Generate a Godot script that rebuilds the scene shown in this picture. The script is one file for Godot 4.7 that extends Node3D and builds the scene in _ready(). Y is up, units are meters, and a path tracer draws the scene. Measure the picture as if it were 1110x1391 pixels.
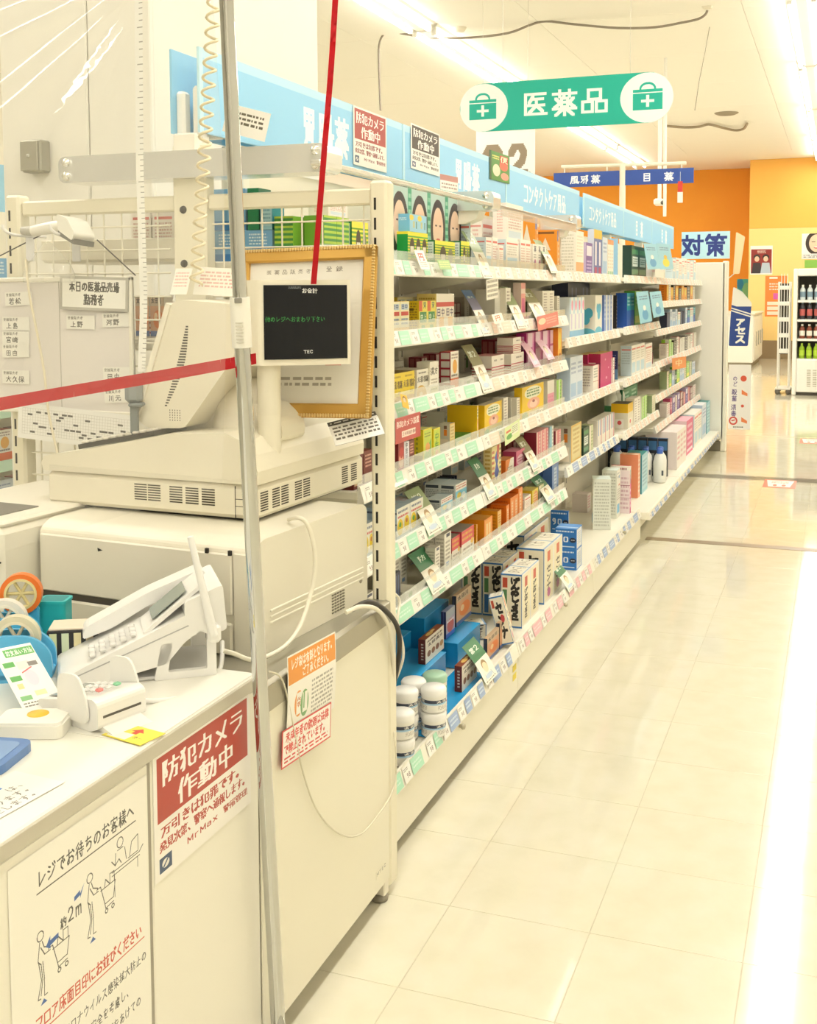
extends Node3D
# ---------------------------------------------------------------- camera: what was solved from floor tiles, uprights and shelf edges
const FOCAL := 1539.135          # pixels of the 1110 x 1391 frame
const PPX := 570.496             # principal point
const PPY := 502.701
const EYE := Vector3(0, 1.31176, 0)
var cam_basis := Basis.from_euler(Vector3(-0.0689507, 0.3542943, -0.0040350))

func ray(u: float, v: float) -> Vector3:
	return cam_basis * Vector3((u - PPX) / FOCAL, -(v - PPY) / FOCAL, -1.0)
func on_x(u: float, v: float, x: float) -> Vector3:
	var d := ray(u, v)
	return EYE + d * (x / d.x)
func on_y(u: float, v: float, y: float) -> Vector3:
	var d := ray(u, v)
	return EYE + d * ((y - EYE.y) / d.y)
func on_z(u: float, v: float, z: float) -> Vector3:
	var d := ray(u, v)
	return EYE + d * (z / d.z)

# ---------------------------------------------------------------- scene tree helpers
var used := {}
var label_nodes := {}
func numbered(called: String) -> String:
	var n: int = used.get(called, 0)
	used[called] = n + 1
	return called if n == 0 else "%s_%03d" % [called, n]
func tag(o: Node, label: String, category: String, group := "") -> Node:
	o.set_meta("label", label)
	o.set_meta("category", category)
	if group != "":
		o.set_meta("group", group)
	return o
func thing(called: String, label: String, category: String, at := Vector3.ZERO, turn := 0.0, group := "") -> Node3D:
	var o := Node3D.new()
	o.name = numbered(called)
	add_child(o)
	o.position = at
	o.rotation.y = turn
	tag(o, label, category, group)
	return o
func part(called: String, m: Mesh, material: Material, parent: Node, at := Vector3.ZERO) -> MeshInstance3D:
	var o := MeshInstance3D.new()
	o.name = called
	o.mesh = m
	o.material_override = material
	o.position = at
	parent.add_child(o, true)
	return o
func solo(called: String, m: Mesh, material: Material, label: String, category: String, at := Vector3.ZERO, group := "") -> MeshInstance3D:
	var o := MeshInstance3D.new()
	o.name = numbered(called)
	o.mesh = m
	o.material_override = material
	add_child(o)
	o.position = at
	tag(o, label, category, group)
	if label_nodes.has(label):      # look-alikes told apart only by their place form a group
		o.set_meta("group", label)
		label_nodes[label].set_meta("group", label)
	label_nodes[label] = o
	return o
func setting(called: String, m: Mesh, material: Material, parent: Node = null) -> MeshInstance3D:
	var o := MeshInstance3D.new()
	o.name = called
	o.mesh = m
	o.material_override = material
	if parent == null:
		add_child(o)
		o.set_meta("kind", "structure")
	else:
		parent.add_child(o, true)
	return o

# ---------------------------------------------------------------- materials
var mats := {}
func pm(hex: String, rough := 0.5, metal := 0.0, spec := 0.5) -> StandardMaterial3D:
	var key := "%s/%s/%s/%s" % [hex, rough, metal, spec]
	if not mats.has(key):
		var m := StandardMaterial3D.new()
		m.albedo_color = Color(hex)
		m.roughness = rough
		m.metallic = metal
		m.metallic_specular = spec
		mats[key] = m
	return mats[key]
func glass(hex: String, alpha: float, rough := 0.05, spec := 0.5) -> StandardMaterial3D:
	var key := "glass%s/%s/%s" % [hex, alpha, rough]
	if not mats.has(key):
		var m := StandardMaterial3D.new()
		m.transparency = BaseMaterial3D.TRANSPARENCY_ALPHA
		var c := Color(hex)
		c.a = alpha
		m.albedo_color = c
		m.roughness = rough
		m.metallic_specular = spec
		m.cull_mode = BaseMaterial3D.CULL_DISABLED
		mats[key] = m
	return mats[key]
func tm(im: Image, rough := 0.5, spec := 0.5) -> StandardMaterial3D:
	var m := StandardMaterial3D.new()
	m.albedo_texture = ImageTexture.create_from_image(im)
	m.roughness = rough
	m.metallic_specular = spec
	return m
func glow(hex: String, energy: float) -> StandardMaterial3D:
	var m := StandardMaterial3D.new()
	m.albedo_color = Color(hex)
	m.emission_enabled = true
	m.emission = Color(hex)
	m.emission_energy_multiplier = energy
	return m

# ---------------------------------------------------------------- meshes
func st_new() -> SurfaceTool:
	var st := SurfaceTool.new()
	st.begin(Mesh.PRIMITIVE_TRIANGLES)
	return st
# a, b, c, d run counter-clockwise seen from outside
func quad(st: SurfaceTool, a: Vector3, b: Vector3, c: Vector3, d: Vector3, ua := Vector2.ZERO, ub := Vector2.ZERO, uc := Vector2.ZERO, ud := Vector2.ZERO) -> void:
	var n := (b - a).cross(c - a)
	if n.length_squared() < 1e-16:
		n = (c - a).cross(d - a)
	n = n.normalized()
	for i in [[a, ua], [c, uc], [b, ub], [a, ua], [d, ud], [c, uc]]:
		st.set_normal(n)
		st.set_uv(i[1])
		st.add_vertex(i[0])
func tri(st: SurfaceTool, a: Vector3, b: Vector3, c: Vector3) -> void:
	var n := (b - a).cross(c - a).normalized()
	for p in [a, c, b]:
		st.set_normal(n)
		st.set_uv(Vector2.ZERO)
		st.add_vertex(p)
# chamfered box, centre c, size s
func bev(st: SurfaceTool, c: Vector3, s: Vector3, r := 0.004, xf := Transform3D.IDENTITY) -> void:
	var h := s * 0.5
	r = minf(r, minf(h.x, minf(h.y, h.z)) * 0.9)
	var p := func(sx: float, sy: float, sz: float, ax: int) -> Vector3:
		var k := Vector3(r, r, r)
		k[ax] = 0.0
		return xf * (c + Vector3(sx * (h.x - k.x), sy * (h.y - k.y), sz * (h.z - k.z)))
	for f in [1.0, -1.0]:
		var q := [[p.call(f, -1, f, 0), p.call(f, -1, -f, 0), p.call(f, 1, -f, 0), p.call(f, 1, f, 0)],
			[p.call(-1, f, f, 1), p.call(1, f, f, 1), p.call(1, f, -f, 1), p.call(-1, f, -f, 1)],
			[p.call(-f, -1, f, 2), p.call(f, -1, f, 2), p.call(f, 1, f, 2), p.call(-f, 1, f, 2)]]
		for a in q:
			quad(st, a[0], a[1], a[2], a[3], Vector2(0, 1), Vector2(1, 1), Vector2(1, 0), Vector2(0, 0))
	for sx in [-1.0, 1.0]:
		for sy in [-1.0, 1.0]:
			var w: float = sx * sy
			edge(st, p.call(sx, sy, 1, 0), p.call(sx, sy, -1, 0), p.call(sx, sy, -1, 1), p.call(sx, sy, 1, 1), w > 0)
			edge(st, p.call(1, sx, sy, 1), p.call(-1, sx, sy, 1), p.call(-1, sx, sy, 2), p.call(1, sx, sy, 2), w > 0)
			edge(st, p.call(sx, 1, sy, 2), p.call(sx, -1, sy, 2), p.call(sx, -1, sy, 0), p.call(sx, 1, sy, 0), w > 0)
			for sz in [-1.0, 1.0]:
				if sx * sy * sz > 0:
					tri(st, p.call(sx, sy, sz, 0), p.call(sx, sy, sz, 1), p.call(sx, sy, sz, 2))
				else:
					tri(st, p.call(sx, sy, sz, 0), p.call(sx, sy, sz, 2), p.call(sx, sy, sz, 1))
func edge(st: SurfaceTool, a: Vector3, b: Vector3, c: Vector3, d: Vector3, keep: bool) -> void:
	if keep:
		quad(st, a, b, c, d)
	else:
		quad(st, d, c, b, a)
func box(c: Vector3, s: Vector3, r := 0.004) -> ArrayMesh:
	var st := st_new()
	bev(st, c, s, r)
	return st.commit()
# box given by two corners
func span(a: Vector3, b: Vector3, r := 0.004) -> ArrayMesh:
	return box((a + b) * 0.5, (b - a).abs(), r)
# plain box, 12 triangles, with picture rectangles for +x, +z and +y (u0, v0, u1, v1)
func boxuv(s: Vector3, front: Rect2, side: Rect2, top: Rect2) -> ArrayMesh:
	var st := st_new()
	var h := s * 0.5
	var v := func(x: float, y: float, z: float) -> Vector3: return Vector3(x * h.x, h.y + y * h.y, z * h.z)
	var put := func(a: Vector3, b: Vector3, c: Vector3, d: Vector3, r: Rect2) -> void:
		quad(st, a, b, c, d, Vector2(r.position.x, r.end.y), r.end, Vector2(r.end.x, r.position.y), r.position)
	put.call(v.call(1, -1, 1), v.call(1, -1, -1), v.call(1, 1, -1), v.call(1, 1, 1), front)
	put.call(v.call(-1, -1, -1), v.call(-1, -1, 1), v.call(-1, 1, 1), v.call(-1, 1, -1), front)
	put.call(v.call(-1, -1, 1), v.call(1, -1, 1), v.call(1, 1, 1), v.call(-1, 1, 1), side)
	put.call(v.call(1, -1, -1), v.call(-1, -1, -1), v.call(-1, 1, -1), v.call(1, 1, -1), side)
	put.call(v.call(-1, 1, 1), v.call(1, 1, 1), v.call(1, 1, -1), v.call(-1, 1, -1), top)
	put.call(v.call(-1, -1, -1), v.call(1, -1, -1), v.call(1, -1, 1), v.call(-1, -1, 1), top)
	return st.commit()
# printed sheet: picture on the +z face, sheet colour on the others; origin at the lower left corner
func sheet(w: float, h: float, t := 0.0006, bow := 0.0, n := 1) -> ArrayMesh:
	var st := st_new()
	for i in n:
		var y0 := h * i / n
		var y1 := h * (i + 1) / n
		var z0 := bow * sin(PI * i / n)
		var z1 := bow * sin(PI * (i + 1) / n)
		quad(st, Vector3(0, y0, z0 + t), Vector3(w, y0, z0 + t), Vector3(w, y1, z1 + t), Vector3(0, y1, z1 + t), Vector2(0, 1.0 - y0 / h), Vector2(1, 1.0 - y0 / h), Vector2(1, 1.0 - y1 / h), Vector2(0, 1.0 - y1 / h))
		var e := Vector2(0.003, 0.003)
		quad(st, Vector3(w, y0, z0), Vector3(0, y0, z0), Vector3(0, y1, z1), Vector3(w, y1, z1), e, e, e, e)
		quad(st, Vector3(w, y0, z0 + t), Vector3(w, y0, z0), Vector3(w, y1, z1), Vector3(w, y1, z1 + t), e, e, e, e)
		quad(st, Vector3(0, y0, z0), Vector3(0, y0, z0 + t), Vector3(0, y1, z1 + t), Vector3(0, y1, z1), e, e, e, e)
	return st.commit()
# a sheet put between four measured corners of a plane (lower left, lower right, upper left), facing the viewer
# height of such a sheet, measured square to its foot
func rise(ll: Vector3, lr: Vector3, ul: Vector3) -> float:
	var x := (lr - ll).normalized()
	var y := ul - ll
	return (y - x * y.dot(x)).length()
func sheet_at(o: Node3D, ll: Vector3, lr: Vector3, ul: Vector3) -> void:
	var x := (lr - ll).normalized()
	var y := (ul - ll)
	y = (y - x * y.dot(x)).normalized()
	o.transform = Transform3D(Basis(x, y, x.cross(y)), ll)
func tube(st: SurfaceTool, pts: Array, r: float, n := 8, r2 := -1.0) -> void:
	var up := Vector3.UP
	var rings := []
	var norms := []
	var old := Vector3.ZERO
	for i in pts.size():
		var a: Vector3 = pts[maxi(0, i - 1)]
		var b: Vector3 = pts[mini(pts.size() - 1, i + 1)]
		var d := (b - a).normalized()
		if old == Vector3.ZERO:
			old = d.cross(Vector3(0.31, 0.9, 0.2)).normalized()
		old = (old - d * old.dot(d)).normalized()
		var e := d.cross(old)
		var rr := r if r2 < 0.0 else lerpf(r, r2, float(i) / maxi(1, pts.size() - 1))
		var ring := []
		var nr := []
		for k in n:
			var w := TAU * k / n
			var q := old * cos(w) + e * sin(w)
			ring.append(pts[i] + q * rr)
			nr.append(q)
		rings.append(ring)
		norms.append(nr)
	for i in rings.size() - 1:
		for k in n:
			var j := (k + 1) % n
			for p in [[i, k], [i + 1, j], [i, j], [i, k], [i + 1, k], [i + 1, j]]:
				st.set_normal(norms[p[0]][p[1]])
				st.set_uv(Vector2.ZERO)
				st.add_vertex(rings[p[0]][p[1]])
	for k in range(1, n - 1):
		tri(st, rings[0][0], rings[0][k + 1], rings[0][k])
		tri(st, rings[-1][0], rings[-1][k], rings[-1][k + 1])
func pipe(pts: Array, r: float, n := 8) -> ArrayMesh:
	var st := st_new()
	tube(st, pts, r, n)
	return st.commit()
func smooth_path(pts: Array, steps := 6) -> Array:
	var c := Curve3D.new()
	for i in pts.size():
		var a: Vector3 = pts[maxi(0, i - 1)]
		var b: Vector3 = pts[mini(pts.size() - 1, i + 1)]
		c.add_point(pts[i], -(b - a) / 6.0, (b - a) / 6.0)
	var out := []
	for i in pts.size() - 1:
		for k in steps:
			out.append(c.sample(i, float(k) / steps))
	out.append(pts[-1])
	return out
# profile of (radius, height) turned about y; a repeated point makes a sharp edge
func lathe(st: SurfaceTool, prof: Array, n := 20, c := Vector3.ZERO, u0 := 0.0, u1 := 1.0) -> void:
	var total := 0.0
	for i in prof.size() - 1:
		total += (prof[i + 1] - prof[i]).length()
	var run := 0.0
	for i in prof.size() - 1:
		var a: Vector2 = prof[i]
		var b: Vector2 = prof[i + 1]
		if a.is_equal_approx(b):
			continue
		var t := (b - a).normalized()
		var flat := Vector2(t.y, -t.x)
		var na := flat
		var nb := flat
		if i > 0 and not prof[i - 1].is_equal_approx(a):
			var q: Vector2 = (a - prof[i - 1]).normalized()
			na = (flat + Vector2(q.y, -q.x)).normalized()
		if i + 2 < prof.size() and not prof[i + 2].is_equal_approx(b):
			var q2: Vector2 = (prof[i + 2] - b).normalized()
			nb = (flat + Vector2(q2.y, -q2.x)).normalized()
		var v0 := 1.0 - run / total
		run += (b - a).length()
		var v1 := 1.0 - run / total
		for k in n:
			var w0 := TAU * k / n
			var w1 := TAU * (k + 1) / n
			var e0 := Vector3(sin(w0), 0, cos(w0))
			var e1 := Vector3(sin(w1), 0, cos(w1))
			var uu0 := lerpf(u0, u1, float(k) / n)
			var uu1 := lerpf(u0, u1, float(k + 1) / n)
			var A := [c + e0 * a.x + Vector3.UP * a.y, e0 * na.x + Vector3.UP * na.y, Vector2(uu0, v0)]
			var B := [c + e1 * a.x + Vector3.UP * a.y, e1 * na.x + Vector3.UP * na.y, Vector2(uu1, v0)]
			var C := [c + e1 * b.x + Vector3.UP * b.y, e1 * nb.x + Vector3.UP * nb.y, Vector2(uu1, v1)]
			var D := [c + e0 * b.x + Vector3.UP * b.y, e0 * nb.x + Vector3.UP * nb.y, Vector2(uu0, v1)]
			for p in [A, C, B, A, D, C]:
				st.set_normal(p[1])
				st.set_uv(p[2])
				st.add_vertex(p[0])
func turned(prof: Array, n := 20) -> ArrayMesh:
	var st := st_new()
	lathe(st, prof, n)
	return st.commit()
# outline in x, y drawn out along z from d0 to d1
func prism(st: SurfaceTool, outline: Array, d0: float, d1: float, xf := Transform3D.IDENTITY, soft := false) -> void:
	var poly := PackedVector2Array(outline)
	if Geometry2D.is_polygon_clockwise(poly):
		poly.reverse()
	var idx := Geometry2D.triangulate_polygon(poly)
	var ccw := true
	if idx.size() >= 3:
		ccw = (poly[idx[1]] - poly[idx[0]]).cross(poly[idx[2]] - poly[idx[0]]) > 0.0
	for i in range(0, idx.size(), 3):
		var a := poly[idx[i]]
		var b := poly[idx[i + 1 if ccw else i + 2]]
		var c := poly[idx[i + 2 if ccw else i + 1]]
		tri(st, xf * Vector3(a.x, a.y, d1), xf * Vector3(b.x, b.y, d1), xf * Vector3(c.x, c.y, d1))
		tri(st, xf * Vector3(a.x, a.y, d0), xf * Vector3(c.x, c.y, d0), xf * Vector3(b.x, b.y, d0))
	for i in poly.size():
		var a := poly[i]
		var b := poly[(i + 1) % poly.size()]
		quad(st, xf * Vector3(a.x, a.y, d0), xf * Vector3(b.x, b.y, d0), xf * Vector3(b.x, b.y, d1), xf * Vector3(a.x, a.y, d1))
func slab(outline: Array, d0: float, d1: float, xf := Transform3D.IDENTITY) -> ArrayMesh:
	var st := st_new()
	prism(st, outline, d0, d1, xf)
	return st.commit()
# outline with its corners rounded
func rounded(outline: Array, r: float, n := 4) -> Array:
	var out := []
	for i in outline.size():
		var p: Vector2 = outline[i]
		var a: Vector2 = outline[i - 1]
		var b: Vector2 = outline[(i + 1) % outline.size()]
		var k := minf(r, minf((a - p).length(), (b - p).length()) * 0.45)
		var s := p + (a - p).normalized() * k
		var e := p + (b - p).normalized() * k
		for j in n + 1:
			var t := float(j) / n
			out.append(s.lerp(p, t).lerp(p.lerp(e, t), t))
	return out
func rrect(x0: float, y0: float, x1: float, y1: float, r: float, n := 4) -> Array:
	return rounded([Vector2(x0, y0), Vector2(x1, y0), Vector2(x1, y1), Vector2(x0, y1)], r, n)

# ---------------------------------------------------------------- printing on pictures
var dice := RandomNumberGenerator.new()
func paper(w: int, h: int, hex := "ffffff") -> Image:
	var im := Image.create_empty(w, h, false, Image.FORMAT_RGB8)
	im.fill(Color(hex))
	return im
func p_rect(im: Image, x: float, y: float, w: float, h: float, c: Color) -> void:
	im.fill_rect(Rect2i(roundi(x), roundi(y), maxi(1, roundi(x + w) - roundi(x)), maxi(1, roundi(y + h) - roundi(y))), c)
func p_line(im: Image, x0: float, y0: float, x1: float, y1: float, t: float, c: Color) -> void:
	var dx := x1 - x0
	var dy := y1 - y0
	var h := t * 0.5
	if absf(dx) < 0.6 or absf(dy) < 0.6:
		p_rect(im, minf(x0, x1) - h, minf(y0, y1) - h, absf(dx) + t, absf(dy) + t, c)
		return
	var n := ceili(maxf(absf(dx), absf(dy)) / maxf(0.8, t * 0.3))
	for i in n + 1:
		var f := float(i) / n
		p_rect(im, x0 + dx * f - h, y0 + dy * f - h, t, t, c)
func p_disc(im: Image, cx: float, cy: float, rx: float, ry: float, c: Color) -> void:
	for y in range(floori(cy - ry), ceili(cy + ry) + 1):
		var k := 1.0 - pow((y - cy) / ry, 2.0)
		if k > 0.0:
			var w := rx * sqrt(k)
			im.fill_rect(Rect2i(roundi(cx - w), y, maxi(1, roundi(2.0 * w)), 1), c)
func p_poly(im: Image, pts: Array, c: Color) -> void:
	var lo := 1e9
	var hi := -1e9
	for p in pts:
		lo = minf(lo, p.y)
		hi = maxf(hi, p.y)
	for y in range(floori(lo), ceili(hi) + 1):
		var xs := []
		for i in pts.size():
			var a: Vector2 = pts[i]
			var b: Vector2 = pts[(i + 1) % pts.size()]
			if (a.y <= y + 0.5) != (b.y <= y + 0.5):
				xs.append(a.x + (y + 0.5 - a.y) / (b.y - a.y) * (b.x - a.x))
		xs.sort()
		for i in range(0, xs.size() - 1, 2):
			p_rect(im, xs[i], y, maxf(1.0, xs[i + 1] - xs[i]), 1, c)
func p_strokes(im: Image, ch: String, x: float, y: float, w: float, h: float, t: float, c: Color) -> void:
	for s in GLYPHS.get(ch, []):
		if s[0] is String:
			p_strokes(im, s[0], x + w * s[1] / 20.0, y + h * s[2] / 20.0, w * (s[3] - s[1]) / 20.0, h * (s[4] - s[2]) / 20.0, t, c)
		else:
			for i in range(0, s.size() - 2, 2):
				p_line(im, x + w * s[i] / 20.0, y + h * s[i + 1] / 20.0, x + w * s[i + 2] / 20.0, y + h * s[i + 3] / 20.0, t, c)
# text: w, h size of one character, step is the advance
func p_text(im: Image, s: String, x: float, y: float, w: float, h: float, c: Color, t := 0.0, down := false, step := 0.0) -> void:
	if t == 0.0:
		t = maxf(1.0, minf(w, h) * 0.09)
	var adv := step if step > 0.0 else (h if down else w) * 1.12
	for i in s.length():
		if s[i] != " ":
			p_strokes(im, s[i], x + (0.0 if down else adv * i), y + (adv * i if down else 0.0), w, h, t, c)
# rows of small print too fine to read
func p_print(im: Image, x: float, y: float, w: float, h: float, rows: int, c: Color) -> void:
	var rh := h / rows
	for r in rows:
		var px := x
		while px < x + w:
			var l := dice.randf_range(0.03, 0.16) * w
			p_rect(im, px, y + rh * (r + 0.2), minf(l, x + w - px), rh * 0.5, c)
			px += l + dice.randf_range(0.02, 0.05) * w
# ---------------------------------------------------------------- room
const CEIL := 3.81
const LIGHT := Color(1.0, 0.985, 0.96)
func build_camera_and_light() -> void:
	var cam := Camera3D.new()
	cam.name = "camera"
	add_child(cam)
	cam.transform = Transform3D(cam_basis, EYE)
	cam.near = 0.05
	cam.far = 80.0
	cam.projection = Camera3D.PROJECTION_FRUSTUM
	cam.size = 1391.0 / FOCAL * cam.near
	cam.frustum_offset = Vector2(555.0 - PPX, -(695.5 - PPY)) / FOCAL * cam.near
	cam.current = true
	var env := Environment.new()
	env.background_mode = Environment.BG_COLOR
	env.background_color = Color(0, 0, 0)
	env.tonemap_mode = Environment.TONE_MAPPER_LINEAR
	env.tonemap_exposure = 0.97
	env.sdfgi_enabled = true
	env.ssao_enabled = true
	env.ssil_enabled = true
	var we := WorldEnvironment.new()
	we.name = "world"
	we.environment = env
	add_child(we)
	# rows of ceiling lamps along the aisles
	for x in [-3.7, -0.35]:
		for k in 10:
			if x < -1.0 and (k == 0 or k == 2):
				continue
			ceiling_lamp(Vector3(x, CEIL, 6.95 - 3.1 * k))
	for k in 5:
		ceiling_lamp(Vector3(3.0, CEIL, 8.0 - 6.2 * k))
	for k in 2:
		ceiling_lamp(Vector3(-7.05, CEIL, -14.75 - 6.2 * k))
var lamp_master: Node3D
func ceiling_lamp(at: Vector3) -> void:
	if lamp_master == null:
		lamp_master = thing("ceiling_lamp", "long twin tube fluorescent lamp on the ceiling", "ceiling lamp", at, 0.0, "rows of fluorescent ceiling lamps")
		part("housing", slab([Vector2(-0.15, 0.0), Vector2(0.15, 0.0), Vector2(0.13, -0.03), Vector2(0.045, -0.075), Vector2(-0.045, -0.075), Vector2(-0.13, -0.03)], -1.52, 1.52), pm("f4f1e6", 0.4), lamp_master)
		for s in [-1.0, 1.0]:
			part("tube", pipe([Vector3(s * 0.095, -0.085, -1.46), Vector3(s * 0.095, -0.085, 1.46)], 0.017, 4), glow("fffdf8", 15.0), lamp_master)
			for e in [-1.0, 1.0]:
				part("socket", box(Vector3(s * 0.095, -0.07, e * 1.49), Vector3(0.045, 0.07, 0.04), 0.006), pm("efece0", 0.5), lamp_master)
		var a := AreaLight3D.new()
		a.name = "light"
		a.area_size = Vector2(0.26, 2.9)
		a.light_color = LIGHT
		a.light_energy = 3.0
		a.rotation_degrees = Vector3(-90, 0, 0)
		a.position = Vector3(0, -0.108, 0)
		a.shadow_enabled = true
		a.area_range = 40.0
		lamp_master.add_child(a)
	else:
		var c: Node3D = lamp_master.duplicate()
		c.name = numbered("ceiling_lamp")
		add_child(c)
		c.position = at

func build_room() -> void:
	var tile := StandardMaterial3D.new()
	var noise := FastNoiseLite.new()
	noise.seed = 4
	noise.frequency = 0.02
	noise.fractal_octaves = 4
	var nt := NoiseTexture2D.new()
	nt.width = 512
	nt.height = 512
	nt.seamless = true
	nt.noise = noise
	var ramp := Gradient.new()
	ramp.offsets = PackedFloat32Array([0.0, 0.5, 1.0])
	ramp.colors = PackedColorArray([Color("dad4bb"), Color("dfd9c2"), Color("e2dcc8")])
	nt.color_ramp = ramp
	tile.albedo_texture = nt
	tile.uv1_triplanar = true
	tile.uv1_world_triplanar = true
	tile.uv1_scale = Vector3(0.7, 0.7, 0.7)
	tile.roughness = 0.07
	tile.metallic_specular = 0.5
	var joint := pm("d3cab0", 0.6)
	# slab under the tiles; from where tiles are too small to tell apart it rises to their level
	var slab_o := setting("floor", span(Vector3(-9, -0.2, 9.5), Vector3(5, -0.0015, -26)), joint)
	part("far_paving", span(Vector3(-9, -0.1, -8.1), Vector3(5, 0.0, -26), 0.0), tile, slab_o)
	part("near_paving", span(Vector3(-9, -0.1, 9.5), Vector3(5, 0.0, -1.0), 0.0), tile, slab_o)
	part("left_paving", span(Vector3(-9, -0.1, -1.0), Vector3(-1.06, 0.0, -8.1), 0.0), tile, slab_o)
	part("right_paving", span(Vector3(1.36, -0.1, -1.0), Vector3(5, 0.0, -8.1), 0.0), tile, slab_o)
	var T := 0.303
	var tm_ := box(Vector3(0, -0.005, 0), Vector3(T - 0.0012, 0.01, T - 0.0012), 0.0006)
	for i in range(-2, 6):
		for j in range(-4, 20):
			var x := -0.4543 + T * (i + 0.5)
			var z := -(2.2163 + T * (j + 0.5))
			if x < -1.1 or z < -8.2 or absf(z + 5.995) < 0.0:
				continue
			part("floor_tile", tm_, tile, slab_o, Vector3(x, 0, z))
	# expansion joint cover and a thin metal joint farther on
	part("joint_strip", span(Vector3(-0.94, -0.002, -5.955), Vector3(4.9, 0.0015, -6.03), 0.001), pm("8d7a5c", 0.35), slab_o)
	part("joint_strip", span(Vector3(-8.9, -0.002, -10.59), Vector3(4.9, 0.0012, -10.62), 0.001), pm("b5a98c", 0.4), slab_o)
	var cm := pm("fcf8ec", 0.9)
	var ceil_o := setting("ceiling", span(Vector3(-9, CEIL, 9.5), Vector3(5, CEIL + 0.2, -26)), cm)
	# large plaster boards of the ceiling, their joints just visible
	var board := box(Vector3(0, -0.004, 0), Vector3(1.816, 0.008, 1.816), 0.002)
	for i in 5:
		for j in 9:
			part("ceiling_board", board, cm, ceil_o, Vector3(-5.4 + 1.82 * i, CEIL - 0.0005, -6.0 - 1.82 * j))
	var cream := pm("f2eee0", 0.8)
	setting("wall_left", span(Vector3(-9.2, 0, 9.5), Vector3(-9, CEIL, -26)), cream)
	setting("wall_right", span(Vector3(5, 0, 9.5), Vector3(5.2, CEIL, -26)), cream)
	setting("wall_front", span(Vector3(-9.2, 0, 9.5), Vector3(5.2, CEIL, 9.7)), cream)
	var wb := setting("wall_back", span(Vector3(-9, 0, -24.3), Vector3(-1.66, CEIL, -24.5)), pm("f7a535", 0.75))
	for k in 4:
		part("wall_panel", span(Vector3(-8.99 + 1.83 * k, 0.36, -24.3), Vector3(-7.17 + 1.83 * k, CEIL - 0.002, -24.294), 0.002), pm("f7a535", 0.75), wb)
	var ws := setting("wall_back_step", span(Vector3(-1.66, 0, -22.8), Vector3(5, CEIL, -24.5)), pm("f0a23c", 0.75))
	part("upper_panel", span(Vector3(-1.658, 2.5, -22.8), Vector3(5, CEIL - 0.002, -22.79), 0.002), pm("f9bb58", 0.75), ws)
	part("lower_panel", span(Vector3(-1.658, 0.35, -22.8), Vector3(5, 2.497, -22.788), 0.002), pm("fbd98c", 0.75), ws)
	setting("baseboard_back", span(Vector3(-1.66, 0, -22.8), Vector3(5, 0.35, -22.77), 0.003), pm("94805f", 0.6))
	setting("baseboard_back_left", span(Vector3(-9, 0, -24.3), Vector3(-1.66, 0.35, -24.27), 0.003), pm("94805f", 0.6))
	# square column boxed in with panels
	var cw := pm("f0ecdf", 0.7)
	var col := setting("wall_column", span(Vector3(-2.53, 0, -3.0), Vector3(-1.97, CEIL, -4.17), 0.006), cw)
	part("column_panel", span(Vector3(-2.53, 0.002, -2.985), Vector3(-2.2, CEIL - 0.01, -3.005), 0.004), cw, col)
	part("column_panel", span(Vector3(-2.196, 0.002, -2.985), Vector3(-1.97, CEIL - 0.01, -3.005), 0.004), cw, col)
	var jb := thing("junction_box", "grey metal electrical junction box on the white column", "junction box", on_z(56, 214, -2.985))
	part("body", box(Vector3(0, 0, 0.025), Vector3(0.075, 0.1, 0.05), 0.005), pm("a9a594", 0.45, 0.3), jb)
	part("cover", box(Vector3(-0.004, 0, 0.053), Vector3(0.066, 0.092, 0.006), 0.002), pm("b3af9e", 0.4, 0.3), jb)
	part("screw", box(Vector3(-0.004, 0, 0.058), Vector3(0.01, 0.01, 0.006), 0.002), pm("d8d6cc", 0.3, 0.6), jb)

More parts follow.
